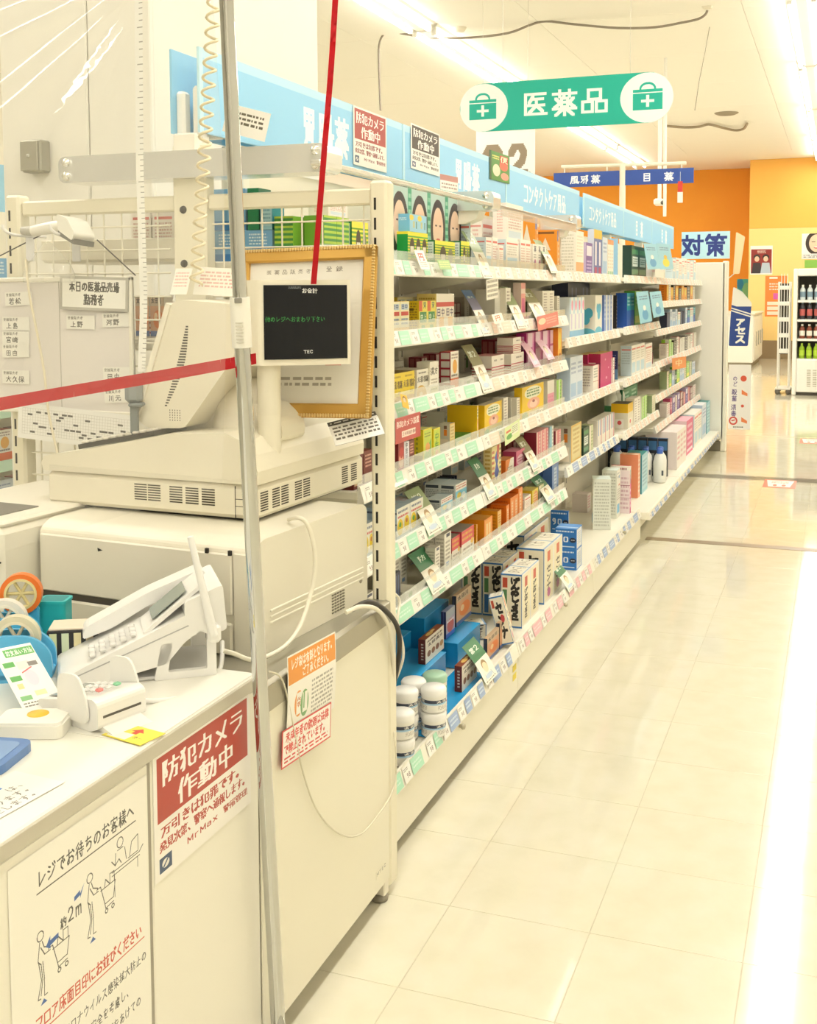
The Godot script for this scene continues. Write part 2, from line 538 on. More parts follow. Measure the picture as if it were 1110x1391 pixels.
func build_far_end() -> void:
	# hanging department sign
	var im := paper(1024, 256, "17b39a")
	p_disc(im, 116, 128, 126, 126, Color("f4f7f0"))
	p_disc(im, 908, 128, 126, 126, Color("f4f7f0"))
	p_rect(im, 0, 0, 2, 256, Color("17b39a"))
	for cx in [116, 908]:
		p_disc(im, cx, 82, 38, 32, Color("17b39a"))
		p_disc(im, cx, 84, 29, 23, Color("f4f7f0"))
		p_rect(im, cx - 68, 86, 136, 104, Color("17b39a"))
		p_rect(im, cx - 68, 101, 136, 5, Color("f4f7f0"))
		p_rect(im, cx - 30, 138, 60, 14, Color("f4f7f0"))
		p_rect(im, cx - 7, 115, 14, 60, Color("f4f7f0"))
	p_text(im, "医薬品", 318, 62, 118, 128, Color("f7faf4"), 15.0, false, 142)
	var s := thing("hanging_sign", "green hanging sign with white round ends reading 医薬品", "sign", Vector3(-2.44, 2.385, -7.4))
	var outline := []
	for k in 17:
		outline.append(Vector2(1.265 + 0.16 * sin(PI * k / 16.0), 0.161 - 0.16 * cos(PI * k / 16.0)))
	for k in 17:
		outline.append(Vector2(0.16 - 0.16 * sin(PI * k / 16.0), 0.161 + 0.16 * cos(PI * k / 16.0)))
	var st := st_new()
	prism(st, outline, -0.012, 0.0)
	part("board", st.commit(), pm("eef2ea", 0.5), s)
	var face := st_new()
	var poly := PackedVector2Array(outline)
	var idx := Geometry2D.triangulate_polygon(poly)
	for i in range(0, idx.size(), 3):
		var t := [poly[idx[i]], poly[idx[i + 1]], poly[idx[i + 2]]]
		if (t[1] - t[0]).cross(t[2] - t[0]) > 0.0:
			t.reverse()
		for p in t:
			face.set_normal(Vector3(0, 0, 1))
			face.set_uv(Vector2(p.x / 1.425, 1.0 - p.y / 0.322))
			face.add_vertex(Vector3(p.x, p.y, 0.001))
	part("printed_face", face.commit(), tm(im, 0.45), s)
	for x in [0.3, 1.15]:
		part("wire", pipe([Vector3(x, 0.3, -0.006), Vector3(x, CEIL - 2.385, -0.006)], 0.0015, 5), pm("c9c5b8", 0.4, 0.5), s)
	# aisle number board behind it
	im = paper(384, 512, "fbfaf6")
	p_text(im, "G2", 40, 150, 140, 190, Color("9b8a72"), 38.0, false, 165)
	p_disc(im, 350, 330, 14, 14, Color("c9bfae"))
	var g := thing("aisle_board", "white aisle board reading G2 in brown", "sign", Vector3(-2.98, 2.05, -9.5))
	part("panel", sheet(0.52, 0.74, 0.02), tm(im, 0.5), g)
	for x in [0.06, 0.46]:
		part("wire", pipe([Vector3(x, 0.74, 0.01), Vector3(x, CEIL - 2.05, 0.01)], 0.0015, 5), pm("c9c5b8", 0.4, 0.5), g)
	# blue category signs on a pipe stand
	var stand := thing("sign_stand", "cream pipe stand with a cross bar carrying blue category signs", "sign stand", Vector3(-1.985, 0, -11.02))
	part("post", pipe([Vector3(0, 0, 0), Vector3(0, 2.53, 0)], 0.03, 12), pm("efe9d6", 0.4), stand)
	part("cross_bar", pipe([Vector3(-0.6, 2.53, 0), Vector3(0.6, 2.515, 0)], 0.017, 10), pm("f1ecd9", 0.4), stand)
	part("base", box(Vector3(0, 0.01, 0), Vector3(0.4, 0.02, 0.4)), pm("efe9d6", 0.4), stand)
	for x in [-0.57, -0.15, 0.13, 0.56]:
		part("hook", pipe([Vector3(x, 2.52, 0), Vector3(x, 2.47, 0)], 0.007, 6), pm("f5f2e8", 0.4), stand)
	var txt := [["風邪薬", -2.661, "blue sign plate for cold medicine, 風邪薬, hung from the pipe stand"], ["目 薬", -1.959, "blue sign plate for eye drops, 目薬, hung from the pipe stand"]]
	for a in txt:
		im = paper(512, 112, "3454a8")
		p_text(im, a[0], 130, 26, 70, 62, Color("f5f7fb"), 8.0, false, 82)
		solo("category_sign", sheet(0.646, 0.142, 0.01), tm(im, 0.4), a[2], "sign", Vector3(a[1], 2.328, -11.02))
	# pole with a small surveillance camera beside them
	var cs := thing("camera_pole", "white ceiling pole with a small surveillance camera", "surveillance camera", on_z(896, 208, -13.5))
	var drop := on_z(896, 275, -13.5) - cs.position
	part("pole", pipe([Vector3(0, CEIL - cs.position.y, 0), drop], 0.022, 8), pm("f7f4ea", 0.4), cs)
	part("camera_body", box(drop + Vector3(0, 0, 0.04), Vector3(0.11, 0.08, 0.14), 0.02), pm("f2efe6", 0.35), cs)
	part("lens", pipe([drop + Vector3(0.05, -0.01, 0.11), drop + Vector3(0.075, -0.02, 0.14)], 0.025, 10), pm("4a4338", 0.25), cs)
	var fp := thing("hanging_pipe", "thin white pipe hanging down from the ceiling", "pipe", on_z(903, 200, -12.5))
	part("pipe", pipe([Vector3(0, CEIL - fp.position.y, 0), on_z(903, 294, -12.5) - fp.position], 0.018, 8), pm("f5f2e7", 0.4), fp)
	var pp := thing("pennant", "small red and white strip dangling under the blue sign", "pennant", on_z(924, 268, -11.01))
	part("white_half", box(Vector3(0, 0, 0), Vector3(0.05, 0.1, 0.003), 0.001), pm("f6ece4", 0.6), pp)
	part("red_half", box(Vector3(0, 0.1, 0), Vector3(0.045, 0.1, 0.003), 0.001), pm("d8433c", 0.6), pp)
	part("string", pipe([Vector3(0, 0.15, 0), Vector3(0.0, 0.24, 0)], 0.002, 5), pm("e8e2d0", 0.6), pp)
	# ceiling cables with their sockets
	var pts := []
	for q in [[517, 150], [515, 95], [515, 62], [521, 47], [532, 43], [560, 48], [590, 51], [640, 51], [690, 45], [720, 34], [742, 29], [780, 33], [840, 38], [890, 37], [925, 31], [948, 26], [958, 20], [961, 14]]:
		pts.append(on_z(q[0], q[1], -10.4))
	solo("ceiling_cable", pipe(smooth_path(pts, 4), 0.011, 6), pm("94897a", 0.5), "brown power cable drooping under the ceiling towards the gondola", "cable")
	var sc := thing("ceiling_socket", "cream ceiling socket feeding the brown cable", "socket", on_z(961, 12, -10.4))
	part("plate", box(Vector3(0, 0.03, 0), Vector3(0.09, 0.05, 0.09), 0.01), pm("efe9d8", 0.5), sc)
	pts = []
	for q in [[966, 26], [958, 70], [950, 110], [944, 150]]:
		pts.append(on_z(q[0], q[1], -11.2))
	solo("sign_wire", pipe(pts, 0.004, 5), pm("9a8f7e", 0.5), "thin wire hanging from the ceiling right of the green sign", "wire")
	pts = []
	for q in [[905, 171], [930, 173], [950, 172], [963, 169], [980, 173], [998, 177], [1010, 175], [1015, 168]]:
		pts.append(on_y(q[0], q[1], CEIL - 0.05))
	solo("ceiling_cable", pipe(smooth_path(pts, 4), 0.02, 6), pm("a3947c", 0.5), "thin brown cable lying along the far ceiling", "cable")
	var dl := on_y(987, 153, CEIL - 0.005)
	solo("ceiling_vent", turned([Vector2(0, -0.03), Vector2(0.12, -0.03), Vector2(0.16, -0.012), Vector2(0.17, 0.0)], 24), pm("9c917c", 0.6), "round dark ceiling speaker far down the aisle", "ceiling speaker", dl)
	for q in [[625, 36, "small cream smoke detector on the ceiling"]]:
		solo("smoke_detector", turned([Vector2(0, -0.05), Vector2(0.04, -0.05), Vector2(0.06, -0.02), Vector2(0.065, 0.0)], 16), pm("e8e0cc", 0.6), q[2], "smoke detector", on_y(q[0], q[1], CEIL))
	# drinks cooler
	var cz := -14.87
	var c := thing("drinks_cooler", "white open-front drinks cooler with rows of bottles", "cooler", Vector3(-0.54, 0, cz))
	var wm := pm("f6f4ec", 0.35)
	part("side_panel", span(Vector3(0, 0, 0), Vector3(0.05, 1.58, -0.65), 0.01), wm, c)
	part("side_panel", span(Vector3(1.15, 0, 0), Vector3(1.2, 1.58, -0.65), 0.01), wm, c)
	part("header", span(Vector3(0.05, 1.49, 0), Vector3(1.15, 1.58, -0.65), 0.01), wm, c)
	part("back", span(Vector3(0.05, 0.45, -0.6), Vector3(1.15, 1.49, -0.65), 0.002), pm("5a564c", 0.6), c)
	part("lower_body", span(Vector3(0.05, 0.04, -0.01), Vector3(1.15, 0.45, -0.65), 0.01), wm, c)
	part("plinth", span(Vector3(0.03, 0, -0.04), Vector3(1.17, 0.04, -0.6), 0.002), pm("4f4a42", 0.6), c)
	var grille := st_new()
	for gx in 12:
		for gy in 10:
			bev(grille, Vector3(0.2 + gx * 0.07, 0.12 + gy * 0.022, -0.009), Vector3(0.045, 0.009, 0.006), 0.001)
	var gr := part("grille", grille.commit(), pm("b9b29f", 0.6), c)
	gr.set_meta("kind", "stuff")
	var rows := [[1.19, 0.19, "d9e2e4", "7e99ad", "f4f4f0", "clear water bottle"], [0.95, 0.23, "3f3f48", "c0605f", "7fc6e6", "dark bottle with pale blue cap"], [0.71, 0.18, "8a4a38", "f0ece2", "f4f2ea", "brown milk tea bottle"], [0.46, 0.19, "9cc22e", "b6d63c", "b9d84a", "green tea bottle"]]
	for r in rows:
		part("cooler_shelf", span(Vector3(0.05, r[0] - 0.03, -0.02), Vector3(1.15, r[0], -0.58), 0.004), wm, c)
		var first: Node3D = null
		for k in 6:
			var at := Vector3(-0.54 + 0.11 + 0.085 * k, r[0], cz - 0.09)
			var b: Node3D
			if first == null:
				b = thing("drink_bottle", "%s on its shelf in the drinks cooler" % r[5], "bottle", at, 0.0, "%ss in the drinks cooler" % r[5])
				first = b
				var h: float = r[1]
				part("body", turned([Vector2(0, 0), Vector2(0.032, 0), Vector2(0.034, 0.01), Vector2(0.034, h * 0.62), Vector2(0.03, h * 0.72), Vector2(0.013, h * 0.86), Vector2(0.013, h * 0.9)], 12), pm(r[2], 0.15), b)
				part("wrapper", turned([Vector2(0.0347, h * 0.2), Vector2(0.0347, h * 0.55)], 12), pm(r[3], 0.4), b)
				part("cap", turned([Vector2(0.0145, h * 0.87), Vector2(0.0145, h), Vector2(0, h)], 10), pm(r[4], 0.4), b)
			else:
				b = first.duplicate()
				b.name = numbered("drink_bottle")
				add_child(b)
				b.position = at
	# rack on castors beside the cooler
	var k := thing("rolling_rack", "white wire rack on castors beside the drinks cooler", "rack", Vector3(-0.715, 0, -14.95))
	for x in [0.0, 0.13]:
		for z in [0.0, -0.4]:
			part("post", pipe([Vector3(x, 0.08, z), Vector3(x, 1.42, z)], 0.01, 6), pm("e9e5da", 0.4), k)
			part("castor", turned([Vector2(0, -0.04), Vector2(0.025, -0.03), Vector2(0.035, 0), Vector2(0.025, 0.03), Vector2(0, 0.04)], 10), pm("6c655a", 0.5), k, Vector3(x, 0.04, z))
	for y in [0.52, 0.72, 0.92, 1.12, 1.32]:
		part("basket", span(Vector3(0, y, 0), Vector3(0.13, y + 0.05, -0.4), 0.01), pm("f4f2ea", 0.4), k)
		for x2 in [0.03, 0.065, 0.1]:
			part("wire", pipe([Vector3(x2, y, 0.005), Vector3(x2, y + 0.2, 0.005)], 0.004, 5), pm("f4f2ea", 0.4), k)
	part("back_panel", span(Vector3(0.005, 0.5, -0.2), Vector3(0.125, 1.4, -0.21), 0.002), pm("4b463c", 0.6), k)
	part("base_plate", span(Vector3(-0.03, 0.06, 0.03), Vector3(0.16, 0.08, -0.43), 0.003), pm("d9d4c6", 0.5), k)
	# low white cabinet by the back wall
	var cab := thing("low_cabinet", "low white cabinet with doors in front of the back wall", "cabinet", Vector3(-2.1, 0, -20.0))
	part("body", span(Vector3(0, 0.08, 0), Vector3(0.74, 0.9, -2.2), 0.01), pm("f3efe2", 0.5), cab)
	part("worktop", span(Vector3(-0.01, 0.9, 0.02), Vector3(0.77, 0.93, -2.2), 0.006), pm("efe6cf", 0.4), cab)
	part("plinth", span(Vector3(0.02, 0, -0.03), Vector3(0.7, 0.08, -2.18), 0.002), pm("a59b86", 0.6), cab)
	for d in 4:
		var dr := part("door", span(Vector3(0.74, 0.11, -0.05 - 0.54 * d), Vector3(0.755, 0.87, -0.55 - 0.54 * d), 0.004), pm("f1ecdd", 0.5), cab)
		part("handle", span(Vector3(0.755, 0.35, -0.49 - 0.54 * d), Vector3(0.77, 0.6, -0.51 - 0.54 * d), 0.003), pm("b9b3a3", 0.4), dr)
	# posters on the back wall
	im = paper(160, 210, "f7f0ea")
	p_rect(im, 6, 26, 148, 176, Color("8e2b26"))
	p_print(im, 50, 34, 62, 24, 2, Color("e6d9c6"))
	for f in [[48, 92], [112, 92]]:
		p_disc(im, f[0], f[1] - 8, 24, 22, Color("2c2420"))
		p_disc(im, f[0], f[1] + 4, 17, 20, Color("e8c3a6"))
		p_poly(im, [Vector2(f[0] - 38, 202), Vector2(f[0] - 26, 124), Vector2(f[0] + 26, 124), Vector2(f[0] + 38, 202)], Color("3a3136") if f[0] < 80 else Color("b9c8d4"))
	var wall := -22.786
	var q1 := on_z(1019, 373, wall)
	solo("wall_poster", sheet(0.41, 0.55, 0.003), tm(im, 0.5), "red poster with two suited figures on yellow wall", "poster", q1)
	im = paper(160, 300, "f08a3c")
	p_rect(im, 30, 8, 60, 14, Color("fdf3e4"))
	p_print(im, 30, 50, 110, 60, 3, Color("f6d8c8"))
	p_rect(im, 60, 128, 90, 44, Color("d75fae"))
	for r in 3:
		p_rect(im, 16, 190 + r * 36, 130, 26, Color("fbe7d2"))
	solo("wall_poster", sheet(0.4, 0.78, 0.003), tm(im, 0.5), "orange notice with pale bars on yellow wall", "poster", on_z(1039, 430, wall))
	im = paper(200, 190, "fbf7ef")
	p_disc(im, 105, 70, 78, 90, Color("3a2c26"))
	p_disc(im, 108, 72, 56, 66, Color("f0cdb0"))
	p_disc(im, 108, 104, 22, 9, Color("c7565a"))
	p_disc(im, 108, 100, 19, 5, Color("fff6ee"))
	p_rect(im, 70, 60, 26, 5, Color("4a3830"))
	p_rect(im, 120, 60, 26, 5, Color("4a3830"))
	p_rect(im, 0, 150, 200, 40, Color("efe9e4"))
	p_print(im, 14, 156, 170, 26, 2, Color("5c6672"))
	solo("wall_poster", sheet(0.5, 0.48, 0.003), tm(im, 0.5), "poster of a laughing face above the drinks cooler", "poster", on_z(1089, 352, wall))
	solo("wall_poster", sheet(0.4, 0.15, 0.003), pm("8cc356", 0.5), "green strip sign under the laughing face poster", "poster", on_z(1093, 364, wall))
	im = paper(120, 200, "4fb9a2")
	p_disc(im, 30, 40, 30, 44, Color("2b8fb8"))
	p_disc(im, 90, 90, 40, 60, Color("7dc486"))
	p_disc(im, 30, 150, 40, 40, Color("3aa7c4"))
	solo("wall_poster", sheet(0.26, 0.5, 0.003), tm(im, 0.5), "teal and green poster on the orange wall", "poster", on_z(1001, 412, -24.29))
	# floor stickers
	im = paper(192, 96, "e9633a")
	p_poly(im, [Vector2(14, 8), Vector2(178, 8), Vector2(160, 84), Vector2(32, 84)], Color("fdebdd"))
	p_print(im, 46, 18, 100, 26, 2, Color("e9633a"))
	p_disc(im, 70, 66, 12, 12, Color("e9633a"))
	p_disc(im, 122, 66, 12, 12, Color("e9633a"))
	var stick := tm(im, 0.35)
	for f in [[Vector3(-0.46, 0, -7.83), "red and white standing mark sticker on the floor in mid aisle"], [Vector3(-0.3, 0, -10.2), "red and white standing mark sticker on the floor near the cooler"]]:
		var m := solo("floor_sticker", sheet(0.21, 0.33, 0.0008), stick, f[1], "sticker", f[0] + Vector3(0, 0.0002, 0))
		m.rotation.x = -PI / 2.0
# ---------------------------------------------------------------- gondola
const XC := -1.365
const SHELF_X := -1.06
var bays := [[-2.26, -3.44], [-3.44, -4.637], [-4.637, -5.83], [-5.83, -7.03], [-7.03, -9.45]]
var rails := [[1.352, 1.170, 0.985, 0.806, 0.624, 0.447], [1.352, 1.170, 0.985, 0.806, 0.624, 0.447], [1.352, 1.075, 0.805, 0.53], [1.352, 1.085, 0.815, 0.54], [1.352, 1.205, 1.03, 0.83, 0.62, 0.43]]
var fronts := [-1.06, -1.06, -1.06, -1.03, -1.052]
var words := ["top", "second", "third", "fourth", "fifth", "sixth"]
var places := ["next to the register", "in the second bay", "in the third bay", "in the fourth bay", "in the farthest bay"]
var paint := "f1ecda"
func shelf_top(bay: int, s: int) -> float:
	if s >= rails[bay].size():
		return 0.168 if bay < 3 else 0.172
	return rails[bay][s] + 0.032
func shelf_word(bay: int, s: int) -> String:
	return ("bottom" if s >= rails[bay].size() else words[s]) + " shelf " + places[bay]

func build_gondola() -> void:
	var m := pm(paint, 0.4)
	var g := thing("display_gondola", "long cream steel gondola of medicine shelves along the aisle", "shelving", Vector3.ZERO)
	for b in bays:
		part("back_panel", span(Vector3(XC - 0.012, 0.17, minf(b[0], -2.42) - 0.02), Vector3(XC + 0.012, 1.62, b[1] + 0.02), 0.002), pm("e9e2cd", 0.5), g)
	for z in [-2.42, -3.44, -4.637, -5.83, -7.03, -8.24, -9.45]:
		var u := part("upright", span(Vector3(XC - 0.03, 0.02, z - 0.018), Vector3(XC + 0.03, 1.66, z + 0.018), 0.004), m, g)
		for k in 26:
			part("slot", span(Vector3(XC + 0.028, 0.25 + 0.05 * k, z - 0.003), Vector3(XC + 0.031, 0.275 + 0.05 * k, z + 0.003), 0.0), pm("6b6455", 0.8), u)
	for i in 3:
		var b: Array = bays[i]
		part("base_deck", span(Vector3(XC, 0.14, b[0] - 0.001), Vector3(-0.944, 0.166, b[1] + 0.001), 0.003), m, g)
		part("kick_plate", span(Vector3(-0.96, 0.03, b[0] - 0.001), Vector3(-0.942, 0.15, b[1] + 0.0015), 0.003), pm("efe9d4", 0.4), g)
	for i in [3, 4]:
		var b: Array = bays[i]
		part("base_deck", span(Vector3(XC, 0.13, b[0] - 0.001), Vector3(-0.9, 0.17, b[1] + 0.001), 0.003), m, g)
		part("kick_plate", span(Vector3(-1.02, 0.015, b[0] - 0.001), Vector3(-1.0, 0.13, b[1] + 0.001), 0.003), pm("efe9d4", 0.4), g)
	for z in [-2.9, -4.0, -5.2, -6.4, -8.2]:
		part("levelling_foot", pipe([Vector3(-1.06, 0.0, z), Vector3(-1.06, 0.14, z)], 0.02, 8), pm("8d8676", 0.5), g)
	for q in [[624, 986, -0.94], [765, 821, -0.94], [846, 723, -0.94]]:
		var p := on_x(q[0], q[1], q[2])
		part("knob", turned([Vector2(0, 0.018), Vector2(0.007, 0.016), Vector2(0.009, 0.01), Vector2(0.005, 0.004), Vector2(0.005, 0.0)], 10), pm("b9b29c", 0.3, 0.6), g, p).rotation.z = -PI / 2.0
	for q in [[699, 907], [699, 919]]:
		var p := on_x(q[0], q[1], -0.9415)
		part("yellow_sticker", span(p + Vector3(0, -0.01, -0.02), p + Vector3(0.0006, 0.01, 0.02), 0.0), pm("efd94e", 0.5), g)
	# end cap block at the far end
	var e := thing("end_panel", "tall white end panel closing the far end of the gondola", "panel", Vector3(-1.9, 0, -9.47))
	part("panel", span(Vector3(0, 0.1, 0), Vector3(1.03, 1.54, -0.03), 0.006), pm("efece1", 0.35), e)
	part("edge_post", span(Vector3(1.01, 0.0, 0.0), Vector3(1.055, 1.55, -0.06), 0.006), m, e)
	part("rear_block", span(Vector3(0.02, 0.08, -0.031), Vector3(1.0, 1.5, -0.5), 0.006), m, e)
	part("foot_rail", span(Vector3(0.0, 0.0, -0.02), Vector3(1.02, 0.08, -0.07), 0.004), pm("8f8877", 0.5), e)
	# shelves, each with its rail, guard and cards
	for b in bays.size():
		for s in rails[b].size():
			gondola_shelf(b, s)
		base_rail(b)
	build_sign_band()
	build_end_frame()

# cards of the rails
var card_cells := []
func gondola_shelf(b: int, s: int) -> void:
	var y: float = rails[b][s]
	var xf: float = fronts[b]
	var z0: float = bays[b][0] - 0.003
	if b == 0 and s >= 2:
		z0 = -2.46
	var z1: float = bays[b][1] + 0.003
	var o := thing("steel_shelf", "cream steel %s carrying a card rail" % shelf_word(b, s), "shelf", Vector3(0, y, 0))
	part("board", span(Vector3(XC + 0.03, 0.008, z0), Vector3(xf - 0.008, 0.03, z1), 0.003), pm(paint, 0.4), o)
	var prof := [Vector2(xf + 0.006, 0), Vector2(xf + 0.0075, 0.003), Vector2(xf - 0.004, 0.042), Vector2(xf - 0.01, 0.042), Vector2(xf - 0.01, 0)]
	part("price_rail", slab(prof, z1, z0), pm("f6f3e8", 0.35), o)
	for z in [z0 - 0.02, z1 + 0.02]:
		part("bracket", slab([Vector2(XC + 0.03, 0.008), Vector2(XC + 0.03, -0.05), Vector2(xf - 0.02, -0.004), Vector2(xf - 0.02, 0.008)], z - 0.0015, z + 0.0015), pm(paint, 0.4), o)
	if b < 2:
		part("clear_guard", span(Vector3(xf - 0.011, 0.032, z0), Vector3(xf - 0.0095, 0.066, z1), 0.0), glass("f4fbf8", 0.22), o)
	rail_cards(o, b, s, z0, z1, Vector3(xf + 0.0078, 0.003, 0), Vector3(-0.0115, 0.039, 0))
func base_rail(b: int) -> void:
	var z0: float = bays[b][0] - 0.003
	var z1: float = bays[b][1] + 0.003
	var x := -0.942 if b < 3 else -0.9
	var y := 0.15 if b < 3 else 0.13
	var o := thing("base_rail", "card rail along the %s edge" % shelf_word(b, 9), "rail", Vector3(0, y, 0))
	part("rail", slab([Vector2(x + 0.006, 0.0), Vector2(x - 0.006, 0.042), Vector2(x - 0.012, 0.042), Vector2(x, 0.0)], z1, z0), pm("f3eedd", 0.35), o)
	rail_cards(o, b, 6, z0, z1, Vector3(x + 0.0068, 0.002, 0), Vector3(-0.0115, 0.039, 0))
func rail_cards(o: Node3D, b: int, s: int, z0: float, z1: float, foot: Vector3, up: Vector3) -> void:
	var z := z0 - 0.02
	var n := 0
	var mint := b == 0 or (b == 1 and s >= 4)
	var lilac := (b == 2 and s >= 3) or b >= 3 and s == 6
	while z > z1 + 0.08:
		var wide: float = [0.05, 0.05, 0.075, 0.05, 0.11][dice.randi() % 5]
		var kind := 0
		if n % 2 == 1:
			kind = 1 if mint else (3 if lilac else 2)
			if s == 6 and b == 1:
				kind = 4
			elif s == 6 and b == 0 and z < -2.65:
				kind = 3
		else:
			wide = 0.048
		if z - wide < z1 + 0.01:
			break
		var st := st_new()
		var nrm := Vector3(up.y, -up.x, 0).normalized() * 0.0006
		var a := foot + nrm + Vector3(0, 0, 0)
		var c: Rect2 = cell_uv("card%d" % kind, 0)
		quad(st, a + up * 0.04, a + up * 0.04 + Vector3(0, 0, -wide), a + up * 0.96 + Vector3(0, 0, -wide), a + up * 0.96, Vector2(c.position.x, c.end.y), c.end, Vector2(c.end.x, c.position.y), c.position)
		part("price_card", st.commit(), atlas_mat, o, Vector3(0, 0, z))
		z -= wide + dice.randf_range(0.004, 0.014) + (0.03 if dice.randf() < 0.2 else 0.0)
		n += 1

func build_sign_band() -> void:
	# blue header boards standing along the top of the gondola
	var segs := [[-2.2, -3.43, "胃腸薬", 0.41], [-3.44, -4.63, "胃腸薬", 0.44], [-4.64, -6.08, "コンタクトケア用品", 0.2], [-6.19, -7.4, "コンタクトケア用品", 0.12], [-7.41, -8.6, "目 薬", 0.4], [-8.61, -9.8, "目 薬", 0.4]]
	var names := ["first blue header board from the register, reading 胃腸薬", "second blue header board from the register, reading 胃腸薬", "blue header board reading コンタクトケア用品 before the dark gap", "blue header board reading コンタクトケア用品 after the dark gap", "fifth blue header board from the register above the shelves", "last blue header board at the far end of the gondola"]
	for i in segs.size():
		var a: Array = segs[i]
		var ln: float = a[0] - a[1]
		var w := int(ln * 640)
		var im := paper(w, 120, "9ad3f4")
		p_rect(im, 0, 0, w, 14, Color("bce4f8"))
		p_rect(im, 0, 0, 10, 120, Color("c4ebf8"))
		var n: int = a[2].length()
		var sz := 66.0 if n <= 3 else 58.0
		p_text(im, a[2], w * a[3], 34, sz * 0.88, sz, Color("fbfdff"), 9.0 if n <= 3 else 7.0, false, sz * 1.02)
		var o := thing("header_board", names[i], "sign", Vector3(0, 1.665, 0))
		var f := part("front_board", sheet(ln, 0.185, 0.006), tm(im, 0.45), o, Vector3(XC + 0.032, 0, a[0]))
		f.rotation.y = PI / 2.0
		part("rear_board", span(Vector3(XC - 0.038, 0, a[0]), Vector3(XC - 0.032, 0.185, a[1]), 0.001), pm("8ccbeb", 0.45), o)
		for z in [a[0] - 0.1, a[1] + 0.1]:
			part("spacer", span(Vector3(XC - 0.032, 0.0, z), Vector3(XC + 0.032, 0.02, z - 0.03), 0.002), pm("f1ecda", 0.4), o)
	# bright hoods across the gondola at each joint
	var chrome := pm("eeeeea", 0.2, 0.55)
	var wm := pm("f3eedf", 0.4)
	for k in 3:
		var z: float = [-2.215, -3.44, -4.64][k]
		var o := thing("light_hood", ["polished metal hood over the register end of the gondola", "polished metal hood between first and second header boards", "polished metal hood above the third bay of shelves"][k], "light hood", Vector3(XC, 1.565, z))
		part("shell", slab(rounded([Vector2(-0.33, 0.06), Vector2(-0.33, 0), Vector2(0.35, 0), Vector2(0.35, 0.06)], 0.02), -0.05, 0.03), chrome, o)
		var under := [Vector2(0.3, -0.0), Vector2(0.29, -0.025), Vector2(0.25, -0.04), Vector2(-0.25, -0.04), Vector2(-0.29, -0.025), Vector2(-0.3, 0.0)]
		if k > 0:
			part("diffuser", slab(under, -0.05, 0.02), wm, o)
		for s in [-1.0, 1.0]:
			for y in [0.02, 0.05]:
				part("bolt", turned([Vector2(0, 0.012), Vector2(0.008, 0.01), Vector2(0.011, 0.004), Vector2(0.011, 0.0)], 10), pm("e6e6e2", 0.2, 0.9), o, Vector3(0.01 + s * 0.315, y - 0.005, 0.03)).rotation.x = PI / 2.0
		part("stay", span(Vector3(-0.03, 0.058, -0.04), Vector3(0.03, 0.099, 0.02), 0.004), wm, o)
	var rail := thing("top_rail", "slim metal rail running above the top shelf goods", "rail", Vector3(-1.03, 1.582, 0))
	part("bar", span(Vector3(-0.012, -0.006, -2.16), Vector3(0.012, 0.006, -4.62), 0.003), pm("e4e2da", 0.25, 0.6), rail)
	part("clear_strip", span(Vector3(0.012, -0.03, -3.5), Vector3(0.0135, 0.004, -4.6), 0.0), glass("f2f8f8", 0.25), rail)
	# pictures standing in front of the header boards
	var x := -1.325
	board_sign(camera_notice("b4483f", "8d2f2a"), on_x(480, 223, x), on_x(525, 235, x), on_x(478, 142, x), "red and white security camera notice on the first header board", "notice")
	board_sign(camera_notice("4a4038", "4a4038"), on_x(558, 228, x), on_x(597, 240, x), on_x(556, 166, x), "black and white security camera notice on the second header board", "notice")
	var im := paper(120, 190, "4f8f3c")
	p_rect(im, 0, 0, 10, 190, Color("2c5a34"))
	p_disc(im, 40, 120, 22, 40, Color("efe0c0"))
	p_disc(im, 84, 80, 26, 34, Color("dd6a50"))
	p_rect(im, 60, 14, 50, 50, Color("c8402e"))
	p_text(im, "便", 66, 20, 38, 38, Color("fff3d0"), 5.0)
	p_print(im, 16, 22, 40, 30, 2, Color("f6e27a"))
	p_disc(im, 90, 150, 24, 26, Color("e8a08a"))
	board_sign(im, on_x(665, 243, x), on_x(692, 250, x), on_x(664, 203, x), "green advert with food pictures on the second header board", "advert")
	im = paper(150, 90, "f4f1e8")
	p_print(im, 14, 16, 120, 44, 3, Color("6b6454"))
	var nb := solo("hood_notice", sheet(0.105, 0.06, 0.001), tm(im, 0.4), "small white notice with three printed lines on the polished hood", "notice")
	sheet_at(nb, on_z(302, 178, -2.15), on_z(356, 192, -2.15), on_z(300, 150, -2.15))
	im = paper(90, 60, "f2eee4")
	p_rect(im, 0, 0, 90, 22, Color("c98f86"))
	p_print(im, 6, 28, 78, 26, 2, Color("a8938a"))
	board_sign(im, on_x(598, 258, -1.2), on_x(622, 262, -1.2), on_x(598, 236, -1.2), "little pink topped note behind the second metal hood", "note")

func board_sign(im: Image, ll: Vector3, lr: Vector3, ul: Vector3, label: String, cat: String) -> MeshInstance3D:
	var o := solo("printed_notice" if cat == "notice" else cat + "_card", sheet(ll.distance_to(lr), rise(ll, lr, ul), 0.001), tm(im, 0.4), label, cat)
	sheet_at(o, ll, lr, ul)
	return o
